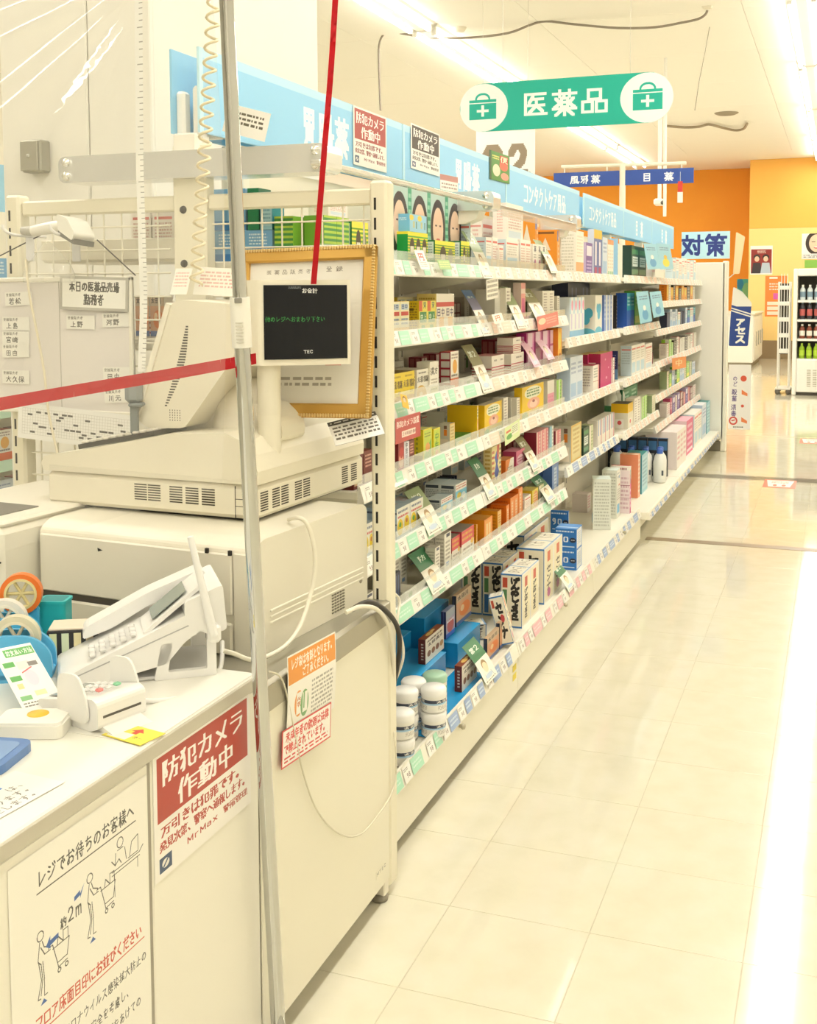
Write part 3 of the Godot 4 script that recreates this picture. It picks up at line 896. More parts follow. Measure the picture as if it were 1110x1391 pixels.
# the notice: 防犯カメラ作動中
func camera_notice(band: String, ink: String) -> Image:
	var im := paper(420, 620, "f6f1e6")
	p_rect(im, 14, 20, 392, 320, Color(band))
	p_text(im, "防犯カメラ", 34, 52, 66, 118, Color("fbf6ee"), 10.0, false, 72)
	p_text(im, "作動中", 96, 196, 76, 118, Color("fbf6ee"), 11.0, false, 84)
	p_text(im, "万引きは犯罪です。", 26, 362, 38, 58, Color(ink), 6.0, false, 40)
	p_text(im, "発見次第、警察へ通報します。", 20, 438, 27, 52, Color(ink), 4.5, false, 27.5)
	p_text(im, "MrMax", 128, 520, 26, 34, Color(ink), 4.0, false, 27)
	p_text(im, "警備管理", 286, 516, 28, 38, Color(ink), 3.5, false, 29)
	p_rect(im, 18, 516, 48, 74, Color("4a5a76"))
	p_disc(im, 42, 552, 14, 22, Color("e8e4da"))
	p_line(im, 34, 566, 52, 534, 5, Color("4a5a76"))
	return im

func build_end_frame() -> void:
	var z := -2.23
	var m := pm("efe8cf", 0.4)
	var o := thing("wire_end_panel", "cream wire mesh frame closing the register end of the gondola", "wire panel", Vector3(0, 0, z))
	for x in [-1.85, -0.909]:
		var p := part("post", span(Vector3(x - 0.02, 0.02, -0.022), Vector3(x + 0.02, 1.545, 0.022), 0.006), m, o)
		for k in 30:
			part("slot", span(Vector3(x - 0.009, 0.28 + 0.0415 * k, 0.02), Vector3(x - 0.004, 0.305 + 0.0415 * k, 0.0228), 0.0), pm("2f2a24", 0.8), p)
	var cp := part("centre_post", span(Vector3(-1.407, 1.1, -0.02), Vector3(-1.322, 1.642, 0.02), 0.004), m, o)
	for k in 2:
		part("plug", turned([Vector2(0, 0.004), Vector2(0.008, 0.003), Vector2(0.009, 0.0)], 10), pm("3b352c", 0.6), cp, Vector3(-1.38, 1.497 - 0.12 * k, 0.02)).rotation.x = PI / 2.0
	for y in [1.495, 0.12]:
		for s in [[-1.83, -1.407], [-1.322, -0.929]]:
			part("cross_bar", span(Vector3(s[0], y, -0.012), Vector3(s[1], y + 0.035, 0.012), 0.004), m, o)
	var wm := pm("f1ebd6", 0.35)
	for s in [[-1.825, 0.13], [-1.315, 1.1]]:
		for k in 8:
			var x: float = s[0] + 0.025 + 0.0485 * k
			part("wire", pipe([Vector3(x, 1.1 if x > -1.58 else s[1], 0), Vector3(x, 1.5, 0)], 0.0022, 6), wm, o)
		for k in 25:
			var y := 0.18 + 0.0535 * k
			if y < s[1]:
				continue
			part("wire", pipe([Vector3(s[0], y, 0.004), Vector3(s[0] + (0.4 if y > 1.1 else 0.24), y, 0.004)], 0.0022, 6), wm, o)
	# white caps standing on the centre post
	for q in [[-1.388, 0.12], [-1.345, 0.13]]:
		part("board_holder", span(Vector3(q[0] - 0.012, 1.64, -0.015), Vector3(q[0] + 0.012, 1.64 + q[1], 0.015), 0.006), pm("f7f4ea", 0.4), o)
	# small tray shelf seen through the mesh, left of the centre post
	var t := thing("tray_shelf", "white tray shelf behind the left half of the wire mesh", "shelf", Vector3(-1.62, 1.395, -2.42))
	part("tray", box(Vector3(0, 0, 0), Vector3(0.42, 0.02, 0.26)), pm("ece6d2", 0.4), t)
	part("lip", box(Vector3(0, 0.02, 0.13), Vector3(0.42, 0.05, 0.008), 0.002), pm("ece6d2", 0.4), t)
	part("arm", span(Vector3(0.2, -0.06, 0.1), Vector3(0.25, -0.01, -0.1), 0.003), pm("ece6d2", 0.4), t)
# ---------------------------------------------------------------- checkout counter and what stands on it
const CT := 0.684       # top of the near counter
const CX := -0.89       # its customer side
func build_counter() -> void:
	var white := pm("f2eddc", 0.42)
	var trim := pm("c9c3b2", 0.35, 0.3)
	var c := thing("checkout_counter", "cream checkout counter with notices on its customer side", "counter", Vector3.ZERO)
	part("top", span(Vector3(-1.62, CT - 0.022, 0.4), Vector3(CX - 0.001, CT, -1.625), 0.003), pm("f3f0e2", 0.3), c)
	part("edge_band", span(Vector3(CX - 0.002, CT - 0.024, 0.4), Vector3(CX + 0.003, CT - 0.002, -1.625), 0.0015), trim, c)
	part("front_panel", span(Vector3(CX - 0.02, 0.06, 0.4), Vector3(CX, CT - 0.024, -1.308), 0.003), white, c)
	part("front_panel", span(Vector3(CX - 0.02, 0.06, -1.314), Vector3(CX, CT - 0.024, -1.625), 0.003), white, c)
	part("panel_joint", span(Vector3(CX - 0.018, 0.06, -1.307), Vector3(CX - 0.002, CT - 0.024, -1.315), 0.0), pm("a49d8c", 0.5), c)
	part("kick", span(Vector3(CX - 0.07, 0.0, 0.4), Vector3(CX - 0.05, 0.06, -1.62), 0.002), pm("a79f8c", 0.5), c)
	part("carcass", span(Vector3(-1.6, 0.06, 0.4), Vector3(CX - 0.022, CT - 0.024, -1.6), 0.004), white, c)
	part("top_plate", span(Vector3(-1.6, CT, -1.31), Vector3(CX - 0.003, CT + 0.0012, -1.622), 0.0005), pm("f1eee2", 0.25), c)
	var r := thing("register_stand", "low cream stand with steel top edge under the cash register", "counter", Vector3.ZERO)
	part("body", span(Vector3(-1.6, 0.05, -1.632), Vector3(CX - 0.003, 0.6, -2.205), 0.004), white, r)
	part("side_panel", span(Vector3(CX - 0.004, 0.045, -1.63), Vector3(CX, 0.612, -2.205), 0.002), pm("efe9d3", 0.42), r)
	part("steel_top", span(Vector3(-1.62, 0.61, -1.63), Vector3(CX - 0.004, 0.655, -2.21), 0.004), pm("b5b1a2", 0.35, 0.6), r)
	part("steel_edge", slab([Vector2(CX - 0.006, 0.605), Vector2(CX + 0.003, 0.607), Vector2(CX + 0.002, 0.65), Vector2(CX - 0.006, 0.656)], -2.212, -1.632), pm("aca694", 0.38, 0.6), r)
	part("kick", span(Vector3(CX - 0.06, 0.0, -1.64), Vector3(CX - 0.04, 0.05, -2.15), 0.002), pm("a39c8a", 0.5), r)
	part("leg", span(Vector3(CX - 0.03, 0.012, -2.18), Vector3(CX - 0.002, 0.05, -2.205), 0.003), pm("efe8d4", 0.4), r)
	part("foot", turned([Vector2(0, 0), Vector2(0.018, 0.0), Vector2(0.02, 0.008), Vector2(0.012, 0.014)], 12), pm("8f8877", 0.4), r, Vector3(CX - 0.018, 0, -2.19))
	var b := on_x(440, 888, CX)
	part("bolt", turned([Vector2(0, 0.004), Vector2(0.004, 0.003), Vector2(0.005, 0.0)], 8), pm("dedbd0", 0.3, 0.6), r, Vector3(CX + 0.003, 0.63, b.z)).rotation.z = -PI / 2.0
	var im := paper(96, 32, "efe9d3")
	p_text(im, "MTEC", 6, 8, 18, 14, Color("8a8270"), 2.0, false, 21)
	var plate := part("maker_plate", sheet(0.06, 0.018, 0.0004), tm(im, 0.4), r, on_x(511, 1196, CX + 0.0003))
	plate.rotation.y = PI / 2.0
	build_notices()
	build_register()
	build_till()
	build_small_things()
	build_wires()
	build_back_board()

func flat_notice(im: Image, y0: float, y1: float, z0: float, z1: float, label: String, off := 0.0006) -> void:
	var o := solo("counter_notice", sheet(z0 - z1, y1 - y0, 0.0006), tm(im, 0.35), label, "notice", Vector3(CX + off, y0, z0))
	o.rotation.y = PI / 2.0
func build_notices() -> void:
	flat_notice(camera_notice("b8483a", "b8483a"), 0.478, 0.662, -1.318, -1.596, "red and white notice reading 防犯カメラ作動中 on the counter front")
	# queue notice
	var im := paper(720, 1010, "f6f2e4")
	var ink := Color("5a564c")
	p_text(im, "レジでお待ちのお客様へ", 128, 66, 42, 52, ink, 4.5, false, 47)
	p_rect(im, 124, 132, 526, 4, ink)
	var red := Color("cf5a44")
	var blue := Color("4a6aa8")
	# two shoppers with trolleys and the clerk
	for q in [[110.0, 250.0], [360.0, 190.0]]:
		var x: float = q[0]
		var y: float = q[1]
		p_disc(im, x + 26, y + 20, 17, 17, ink)
		p_disc(im, x + 26, y + 20, 13.5, 13.5, Color("f6f2e4"))
		var body := [[22, 40, 12, 96], [12, 96, 26, 110], [34, 40, 42, 62], [42, 62, 66, 74], [66, 74, 62, 82], [26, 56, 44, 86], [44, 86, 70, 86], [14, 96, 26, 160], [26, 160, 8, 214], [8, 214, 20, 216], [34, 104, 40, 160], [40, 160, 38, 214], [38, 214, 52, 214], [26, 110, 32, 160], [32, 160, 22, 206]]
		for s in body:
			p_line(im, x + s[0], y + s[1], x + s[2], y + s[3], 3, ink)
		var cart := [[66, 78, 82, 78], [82, 78, 104, 148], [82, 92, 164, 92], [164, 92, 152, 146], [152, 146, 104, 148], [104, 148, 108, 164], [108, 164, 152, 160], [104, 90, 110, 66], [110, 66, 132, 90], [134, 90, 134, 58], [134, 58, 158, 58], [158, 58, 158, 90]]
		for s in cart:
			p_line(im, x + s[0], y + s[1], x + s[2], y + s[3], 3, ink)
		for wx in [112, 148]:
			p_disc(im, x + wx, y + 174, 9, 9, ink)
			p_disc(im, x + wx, y + 174, 5, 5, Color("f6f2e4"))
		p_poly(im, [Vector2(x + 20, y + 238), Vector2(x + 50, y + 238), Vector2(x + 35, y + 222)], blue)
	var clerk := [[530, 196, 526, 236], [526, 236, 548, 222], [548, 222, 560, 240], [582, 196, 590, 240], [540, 190, 572, 190], [506, 214, 526, 236], [506, 252, 668, 252], [668, 252, 690, 236], [506, 264, 668, 264], [520, 264, 520, 340], [656, 264, 656, 300], [610, 240, 622, 196], [622, 196, 660, 186], [660, 186, 660, 240], [600, 244, 660, 244]]
	for s in clerk:
		p_line(im, s[0], s[1], s[2], s[3], 3, ink)
	p_disc(im, 556, 168, 19, 19, ink)
	p_disc(im, 556, 168, 15.5, 15.5, Color("f6f2e4"))
	p_text(im, "約", 232, 268, 30, 34, ink, 4.0)
	p_text(im, "2m", 266, 250, 36, 52, ink, 5.0, false, 40)
	p_poly(im, [Vector2(160, 318), Vector2(182, 294), Vector2(182, 308), Vector2(222, 304), Vector2(222, 318), Vector2(182, 324), Vector2(182, 334)], blue)
	p_poly(im, [Vector2(356, 212), Vector2(334, 236), Vector2(334, 224), Vector2(304, 232), Vector2(304, 246), Vector2(334, 240), Vector2(334, 250)], blue)
	p_text(im, "フロア床面目印にお並びください", 102, 512, 37, 46, red, 5.0, false, 38)
	p_rect(im, 98, 568, 590, 4, red)
	p_text(im, "この度の新型コロナウイルス感染拡大防止の", 40, 620, 28, 36, ink, 3.0, false, 33)
	p_text(im, "お客様の安心安全を考慮し、", 176, 692, 28, 36, ink, 3.0, false, 33)
	p_text(im, "お客様に一定の間隔をあけての", 200, 764, 28, 36, ink, 3.0, false, 33)
	p_text(im, "お待ちください。", 60, 764, 24, 36, ink, 3.0, false, 30)
	p_text(im, "お並びを申します。", 150, 836, 28, 36, ink, 3.0, false, 33)
	p_text(im, "お願い申し上げます。", 310, 908, 28, 36, ink, 3.0, false, 33)
	flat_notice(im, 0.245, 0.645, -1.022, -1.302, "white queueing notice with drawn shoppers and trolleys on the counter front")
	# bag charge and drinking age notices
	im = paper(420, 300, "f4f0e4")
	p_rect(im, 6, 6, 408, 100, Color("ee9a3c"))
	p_text(im, "レジ袋は有料となります。", 30, 18, 28, 38, Color("fdf3e2"), 4.5, false, 31)
	p_text(im, "ご了承ください。", 120, 62, 28, 38, Color("fdf3e2"), 4.5, false, 31)
	p_disc(im, 90, 190, 34, 48, Color("e8974a"))
	p_rect(im, 72, 150, 44, 80, Color("f4f0e4"))
	p_text(im, "袋", 76, 166, 32, 36, Color("c9703a"), 3.0)
	p_disc(im, 140, 200, 34, 50, Color("7aa86a"))
	p_rect(im, 124, 160, 40, 74, Color("f4f0e4"))
	p_rect(im, 130, 160, 10, 60, Color("7aa86a"))
	p_print(im, 200, 130, 190, 130, 8, Color("a9a498"))
	var o := solo("counter_notice", sheet(0.2, 0.145, 0.0006, 0.003, 4), tm(im, 0.35), "white and orange notice about bag charges on the register stand", "notice")
	sheet_at(o, on_x(388, 1006, CX + 0.005), on_x(455, 960, CX + 0.005), on_x(389, 905, CX + 0.005))
	im = paper(420, 150, "f8f2e8")
	p_rect(im, 0, 0, 420, 150, Color("d6443c"))
	p_rect(im, 6, 6, 408, 138, Color("f8f2e8"))
	p_text(im, "未成年者の飲酒は法律", 28, 16, 34, 40, Color("d6443c"), 5.0, false, 37)
	p_text(im, "で禁止されています。", 16, 62, 34, 40, Color("d6443c"), 5.0, false, 37)
	p_print(im, 20, 110, 370, 28, 2, Color("d6443c"))
	o = solo("counter_notice", sheet(0.2, 0.066, 0.0006), tm(im, 0.35), "white notice with red border about drinking age on the register stand", "notice")
	sheet_at(o, on_x(382, 1046, CX + 0.007), on_x(456, 996, CX + 0.007), on_x(386, 1010, CX + 0.007))

# ---- change machine under the till
func build_register() -> void:
	var m := pm("e9e3d0", 0.4)
	var o := thing("change_machine", "wide beige cash machine standing on the register stand", "cash machine", Vector3(-0.968, 0.6555, -1.762), -0.085)
	var d := 0.43
	# side profile with rounded top and sloping back edge, drawn out to the left
	var prof := rounded([Vector2(0.0, 0.0), Vector2(-d, 0.0), Vector2(-d, 0.2), Vector2(-d + 0.02, 0.212), Vector2(-0.03, 0.212), Vector2(0.0, 0.195)], 0.012)
	var xf := Transform3D(Basis(Vector3(0, 0, 1), Vector3(0, 1, 0), Vector3(-1, 0, 0)), Vector3.ZERO)
	var st := st_new()
	prism(st, prof, 0.0, 0.5, xf)
	part("casing", st.commit(), m, o)
	part("upper_front", span(Vector3(-0.495, 0.075, 0.0), Vector3(-0.045, 0.188, 0.006), 0.003), pm("eae4d2", 0.4), o)
	part("gap", span(Vector3(-0.495, 0.062, -0.002), Vector3(-0.2, 0.075, 0.004), 0.0), pm("4a443a", 0.7), o)
	part("lower_drawer", span(Vector3(-0.495, 0.003, 0.0), Vector3(-0.045, 0.062, 0.008), 0.004), pm("e4decb", 0.4), o)
	part("corner_strip", span(Vector3(-0.043, 0.004, 0.0), Vector3(-0.006, 0.19, 0.004), 0.002), m, o)
	for q in [[-0.125, 0.11]]:
		part("screw", turned([Vector2(0, 0.003), Vector2(0.005, 0.003), Vector2(0.008, 0.0)], 12), pm("b5ae9b", 0.4), o, Vector3(q[0], q[1], 0.006)).rotation.x = PI / 2.0
	for x in [-0.1, -0.05]:
		part("notch", span(Vector3(x, 0.186, 0.004), Vector3(x + 0.006, 0.195, 0.009), 0.0), pm("2e2a24", 0.8), o)
	part("arrow_mark", slab([Vector2(-0.35, 0.172), Vector2(-0.338, 0.168), Vector2(-0.349, 0.165)], 0.006, 0.0066), pm("3a342c", 0.7), o)
	part("badge", span(Vector3(-0.13, 0.03, 0.008), Vector3(-0.1, 0.04, 0.009), 0.0), pm("5a544a", 0.6), o)
	# ribs and grille on the customer side
	for k in 3:
		part("rib", span(Vector3(-0.001, 0.052 + 0.011 * k, -0.05), Vector3(0.0025, 0.056 + 0.011 * k, -d + 0.02), 0.001), pm("efead8", 0.4), o)
	var gr := st_new()
	for i in 7:
		for j in 5:
			bev(gr, Vector3(0.0005, 0.012 + 0.006 * i, -0.28 - 0.011 * j), Vector3(0.002, 0.003, 0.007), 0.0)
	part("grille", gr.commit(), pm("8d8674", 0.6), o).set_meta("kind", "stuff")
	for z in [-0.02, -d + 0.03]:
		part("side_screw", turned([Vector2(0, 0.002), Vector2(0.004, 0.002), Vector2(0.006, 0.0)], 10), pm("a29a86", 0.4, 0.3), o, Vector3(0.0, 0.02 if z > -0.1 else 0.05, z)).rotation.z = -PI / 2.0
	var l := thing("coin_unit", "beige coin unit to the left of the cash machine", "cash machine", Vector3(-1.475, 0.6555, -1.73), -0.085)
	part("casing", span(Vector3(-0.3, 0.0, 0.02), Vector3(-0.005, 0.21, -0.42), 0.012), m, l)
	part("lid", span(Vector3(-0.3, 0.2105, 0.01), Vector3(-0.01, 0.222, -0.4), 0.006), pm("efe9d8", 0.4), l)
	part("seam", span(Vector3(-0.3, 0.145, 0.018), Vector3(-0.006, 0.148, 0.0215), 0.0), pm("4a443a", 0.7), l)
	part("slot_strip", span(Vector3(-0.3, 0.222, -0.02), Vector3(-0.06, 0.224, -0.14), 0.001), pm("6f6a60", 0.5), l)

# ---- till on top
func build_till() -> void:
	var m := pm("ece5cf", 0.4)
	var y0 := 0.6555 + 0.2125
	var o := thing("cash_register", "beige point of sale till with keyboard and screen", "cash register", Vector3(-1.043, y0, -1.911), -0.05)
	var slot := pm("4d463a", 0.7)
	part("base", box(Vector3(-0.255, 0.039, -0.235), Vector3(0.51, 0.066, 0.47), 0.008), m, o)
	part("foot_plate", box(Vector3(-0.255, 0.003, -0.235), Vector3(0.47, 0.006, 0.43), 0.001), pm("3f3a32", 0.7), o)
	# louvres on the near side and on the customer side
	for gx in [-0.255, -0.222, -0.17, -0.132, -0.094]:
		for k in 7:
			part("louvre", span(Vector3(gx - 0.03, 0.028 + 0.005 * k, -0.002), Vector3(gx, 0.0305 + 0.005 * k, 0.0006), 0.0), slot, o)
	for gz in [-0.015, -0.06, -0.095, -0.15, -0.185, -0.36, -0.405]:
		for k in 8:
			part("louvre", span(Vector3(-0.002, 0.02 + 0.005 * k, gz - 0.028), Vector3(0.0006, 0.0225 + 0.005 * k, gz), 0.0), slot, o)
	part("joint_line", span(Vector3(-0.048, 0.008, -0.001), Vector3(-0.0465, 0.07, 0.0005), 0.0), slot, o)
	for k in 2:
		part("joint_line", span(Vector3(-0.046, 0.03 + 0.014 * k, -0.001), Vector3(-0.03, 0.0312 + 0.014 * k, 0.0006), 0.0), slot, o)
	# upper housing: low at the operator's side, rising to the customer's side
	var top := [Vector2(-0.518, 0.074), Vector2(0.002, 0.074), Vector2(0.004, 0.1), Vector2(-0.008, 0.13), Vector2(-0.03, 0.158), Vector2(-0.07, 0.172), Vector2(-0.21, 0.163), Vector2(-0.4, 0.125), Vector2(-0.515, 0.104), Vector2(-0.522, 0.09)]
	part("upper_housing", slab(top, -0.465, 0.0), m, o)
	part("housing_lip", slab([Vector2(-0.5, 0.0745), Vector2(-0.02, 0.0745), Vector2(-0.02, 0.081), Vector2(-0.5, 0.087)], 0.0, 0.002), pm("e3dcc6", 0.4), o)
	part("rear_hump", slab(rounded([Vector2(-0.25, 0.15), Vector2(-0.01, 0.14), Vector2(-0.012, 0.185), Vector2(-0.05, 0.218), Vector2(-0.23, 0.215)], 0.025), -0.215, -0.12), m, o)
	# keyboard along the slope
	var kb := part("keyboard", slab([Vector2(-0.43, 0.121), Vector2(-0.24, 0.158), Vector2(-0.242, 0.168), Vector2(-0.432, 0.131)], -0.4, -0.008), pm("3d3a34", 0.5), o)
	for i in 10:
		for j in 14:
			var c := Vector3(-0.42 + 0.0185 * i, 0.1355 + 0.0036 * i, -0.022 - 0.027 * j)
			part("key", box(c, Vector3(0.014, 0.006, 0.021), 0.0015), pm("dcd6c6", 0.5), kb)
	# screen head leaning over the keyboard, its back to the aisle
	var st := st_new()
	prism(st, rounded([Vector2(-0.305, 0.185), Vector2(-0.22, 0.418), Vector2(-0.2, 0.43), Vector2(-0.05, 0.42), Vector2(-0.058, 0.34), Vector2(-0.085, 0.3), Vector2(-0.19, 0.172), Vector2(-0.28, 0.168)], 0.012, 3), -0.36, -0.04)
	var scr := part("screen_head", st.commit(), m, o)
	part("screen_rim", slab([Vector2(-0.312, 0.19), Vector2(-0.226, 0.424), Vector2(-0.215, 0.42), Vector2(-0.3, 0.186)], -0.365, -0.035), pm("efe9d6", 0.4), scr)
	part("screen_glass", slab([Vector2(-0.306, 0.21), Vector2(-0.234, 0.405), Vector2(-0.2335, 0.405), Vector2(-0.3055, 0.21)], -0.34, -0.06, Transform3D(Basis(), Vector3(-0.004, 0, 0))), pm("2a3038", 0.15), scr)
	for k in 30:
		var f := k / 29.0
		var p := Vector2(-0.178, 0.375).lerp(Vector2(-0.232, 0.215), f) + Vector2(0.012 * sin(PI * f), 0)
		var w := 0.004 + 0.009 * sin(PI * f)
		part("vent", span(Vector3(p.x - w, p.y, -0.041), Vector3(p.x + w * 0.3, p.y + 0.0028, -0.0394), 0.0), slot, scr)
	for i in 5:
		for j in 5:
			part("speaker_hole", span(Vector3(-0.225 + 0.006 * i, 0.186 + 0.005 * j, -0.041), Vector3(-0.2235 + 0.006 * i, 0.1885 + 0.005 * j, -0.0396), 0.0), slot, scr)
	# swivel dome
	part("swivel", turned([Vector2(0.075, 0.0), Vector2(0.075, 0.02), Vector2(0.072, 0.02), Vector2(0.068, 0.055), Vector2(0.05, 0.085), Vector2(0.03, 0.1), Vector2(0, 0.104)], 28), m, o, Vector3(-0.12, 0.165, -0.17))
	# customer display on its own pole
	part("display_pole", pipe([Vector3(-0.028, 0.1, -0.1), Vector3(-0.028, 0.3, -0.1)], 0.023, 18), m, o)
	part("pole_sleeve", pipe([Vector3(-0.028, 0.2, -0.1), Vector3(-0.028, 0.3, -0.1)], 0.0238, 18), pm("e9e2cc", 0.4), o)
	var t := Node3D.new()
	t.name = "customer_display"
	o.add_child(t)
	t.position = Vector3(0.016, 0.3, -0.095)
	t.rotation.y = 0.69
	# bowed head: outline in plan drawn upwards
	var plan := rounded([Vector2(-0.055, 0.0), Vector2(-0.085, -0.04), Vector2(-0.065, -0.075), Vector2(0.12, -0.055), Vector2(0.135, -0.03), Vector2(0.13, 0.0), Vector2(0.09, 0.008), Vector2(0.04, 0.011), Vector2(-0.01, 0.008)], 0.006, 3)
	var flip := Transform3D(Basis(Vector3(1, 0, 0), Vector3(0, 0, -1), Vector3(0, 1, 0)), Vector3.ZERO)
	var hs := st_new()
	var plan2 := []
	for p in plan:
		plan2.append(Vector2(p.x, -p.y))
	prism(hs, plan2, 0.0, 0.168, flip)
	part("display_head", hs.commit(), m, t)
	var im := paper(448, 384, "15171c")
	p_text(im, "お会計", 200, 16, 26, 26, Color("eef0ea"), 3.0, false, 28)
	p_text(im, "他のレジへおまわり下さい", 8, 162, 24, 28, Color("3f9a4c"), 2.5, false, 26.5)
	p_text(im, "TEC", 206, 336, 16, 18, Color("e6e8e2"), 3.0, false, 17)
	p_print(im, 130, 8, 66, 12, 2, Color("9aa09c"))
	var dm := tm(im, 0.05, 0.4)
	var gs := st_new()
	for k in 12:
		var f0 := k / 12.0
		var f1 := (k + 1) / 12.0
		var a := Vector3(lerpf(-0.045, 0.122, f0), 0.012, 0.0045 + 0.0085 * sin(PI * f0))
		var b := Vector3(lerpf(-0.045, 0.122, f1), 0.012, 0.0045 + 0.0085 * sin(PI * f1))
		quad(gs, a, b, b + Vector3(0, 0.146, 0), a + Vector3(0, 0.146, 0), Vector2(f0, 1), Vector2(f1, 1), Vector2(f1, 0), Vector2(f0, 0))
	part("display_glass", gs.commit(), dm, t)
	# notice lying over the far edge of the housing
	im = paper(256, 192, "f3f0e6")
	p_rect(im, 0, 0, 256, 40, Color("4a463e"))
	p_print(im, 12, 10, 232, 20, 1, Color("efeade"))
	p_print(im, 14, 56, 228, 110, 4, Color("6f695c"))
	var n := solo("till_notice", sheet(0.105, 0.075, 0.0006, 0.004, 3), tm(im, 0.4), "white notice with dark heading draped over the till corner", "notice")
	sheet_at(n, on_z(456, 606, -2.1), on_z(504, 594, -2.14), on_z(437, 566, -2.16))
	# papers tucked behind the screen head
	im = paper(128, 96, "f3efe2")
	p_print(im, 12, 12, 100, 60, 5, Color("e2b8ac"))
	var pmx := tm(im, 0.6)
	for q in [[[231, 400], [258, 400], [234, 372], "small receipt slip sticking up behind the till screen"], [[262, 400], [335, 404], [284, 358], "larger pale sheet leaning behind the till screen"]]:
		var s := solo("paper_sheet", sheet(0.04 if q[0][0] < 250 else 0.11, 0.06, 0.0005), pmx, q[3], "paper")
		sheet_at(s, on_z(q[0][0], q[0][1], -2.05), on_z(q[1][0], q[1][1], -2.05), on_z(q[2][0], q[2][1], -2.07))

func build_small_things() -> void:
	var white := pm("f4f2ec", 0.35)
	# desk telephone on its wedge stand; length axis from the low front to the high back
	var a := Vector3(-1.145, CT + 0.0015, -1.44)
	var ph := thing("desk_telephone", "white cordless base telephone tilted on its stand", "telephone", a, 0.66)
	var side := [Vector2(0.0, 0.0), Vector2(0.0, 0.014), Vector2(0.05, 0.038), Vector2(0.235, 0.118), Vector2(0.252, 0.114), Vector2(0.25, 0.09), Vector2(0.2, 0.06), Vector2(0.17, 0.026), Vector2(0.045, 0.0)]
	part("body", slab(rounded(side, 0.006, 2), -0.16, 0.0), white, ph)
	part("trim_line", slab([Vector2(0.01, 0.012), Vector2(0.245, 0.1), Vector2(0.245, 0.102), Vector2(0.01, 0.014)], 0.0, 0.0008), pm("b9b7b4", 0.4), ph)
	var stand := part("stand", slab(rounded([Vector2(0.15, 0.0), Vector2(0.162, 0.06), Vector2(0.18, 0.06), Vector2(0.172, 0.012), Vector2(0.235, 0.012), Vector2(0.235, 0.07), Vector2(0.25, 0.07), Vector2(0.25, 0.0)], 0.003, 2), -0.012, 0.0), white, ph)
	part("stand_plate", span(Vector3(0.06, 0.0, -0.15), Vector3(0.25, 0.006, -0.004), 0.002), pm("c9c7c2", 0.5), stand)
	part("stand_side", slab([Vector2(0.225, 0.0), Vector2(0.225, 0.08), Vector2(0.25, 0.08), Vector2(0.25, 0.0)], -0.16, -0.148), white, stand)
	part("back_block", slab(rounded([Vector2(0.2, 0.09), Vector2(0.2, 0.125), Vector2(0.262, 0.15), Vector2(0.268, 0.075), Vector2(0.24, 0.068)], 0.006, 2), -0.15, 0.002), white, ph)
	var hs := st_new()
	prism(hs, rounded([Vector2(0.04, 0.046), Vector2(0.045, 0.066), Vector2(0.15, 0.118), Vector2(0.24, 0.152), Vector2(0.25, 0.14), Vector2(0.235, 0.126), Vector2(0.15, 0.096), Vector2(0.09, 0.062)], 0.01, 3), -0.155, -0.108)
	part("handset", hs.commit(), pm("f6f4ef", 0.3), ph)
	part("display_flap", slab([Vector2(0.135, 0.078), Vector2(0.23, 0.152), Vector2(0.235, 0.148), Vector2(0.14, 0.074)], -0.1, -0.012), white, ph)
	part("flap_screen", slab([Vector2(0.15, 0.0945), Vector2(0.205, 0.137), Vector2(0.2045, 0.1378), Vector2(0.1495, 0.0953)], -0.09, -0.025), pm("8f9a92", 0.2), ph)
	for i in 5:
		for j in 3:
			part("key", box(Vector3(0.055 + 0.016 * i, 0.0465 + 0.007 * i, -0.022 - 0.022 * j), Vector3(0.011, 0.006, 0.015), 0.002), pm("e3e1dc", 0.4), ph)
	var an := part("antenna", st_tapered([Vector3(0.245, 0.07, 0.012), Vector3(0.21, 0.235, 0.012)], 0.0075, 0.005), pm("f7f6f1", 0.35), ph)
	part("antenna_hub", box(Vector3(0.246, 0.072, 0.006), Vector3(0.022, 0.03, 0.018), 0.005), white, an)
	# payment terminal with privacy shield
	var t := thing("card_terminal", "white card payment terminal with keypad and privacy shield", "card reader", Vector3(-1.02, CT + 0.0015, -1.372), -0.27)
	t.scale = Vector3.ONE * 1.15
	part("body", slab(rounded([Vector2(-0.07, 0.0), Vector2(-0.07, 0.02), Vector2(0.04, 0.042), Vector2(0.05, 0.036), Vector2(0.05, 0.006), Vector2(0.035, 0.0)], 0.004, 2), -0.038, 0.038), white, t)
	part("screen", slab([Vector2(-0.06, 0.0235), Vector2(-0.025, 0.0305), Vector2(-0.025, 0.0311), Vector2(-0.06, 0.0241)], -0.028, 0.028), pm("9aa09c", 0.2), t)
	for i in 4:
		for j in 3:
			var hex := "e4e2dc"
			if i == 3 and j != 1:
				hex = ["e68a84", "", "8fd0a4"][j]
			part("key", box(Vector3(-0.014 + 0.0125 * i, 0.0365 + 0.0025 * i, 0.014 - 0.014 * j), Vector3(0.008, 0.004, 0.009), 0.0015), pm(hex, 0.4), t)
	for s in [-1.0, 1.0]:
		part("shield_wall", slab(rounded([Vector2(-0.025, 0.01), Vector2(-0.022, 0.066), Vector2(0.018, 0.07), Vector2(0.034, 0.04), Vector2(0.036, 0.01)], 0.012, 3), s * 0.041 - 0.0015, s * 0.041 + 0.0015), pm("f7f5ee", 0.3), t)
	part("card_slot", span(Vector3(0.0495, 0.018, -0.03), Vector3(0.0505, 0.021, 0.03), 0.0), pm("5f5a52", 0.6), t)
	part("chin", slab([Vector2(0.05, 0.006), Vector2(0.072, 0.0), Vector2(0.035, 0.0), Vector2(0.045, 0.012)], -0.03, 0.03), white, t)
	# instruction card standing behind it
	var im := paper(256, 320, "f7f5ee")
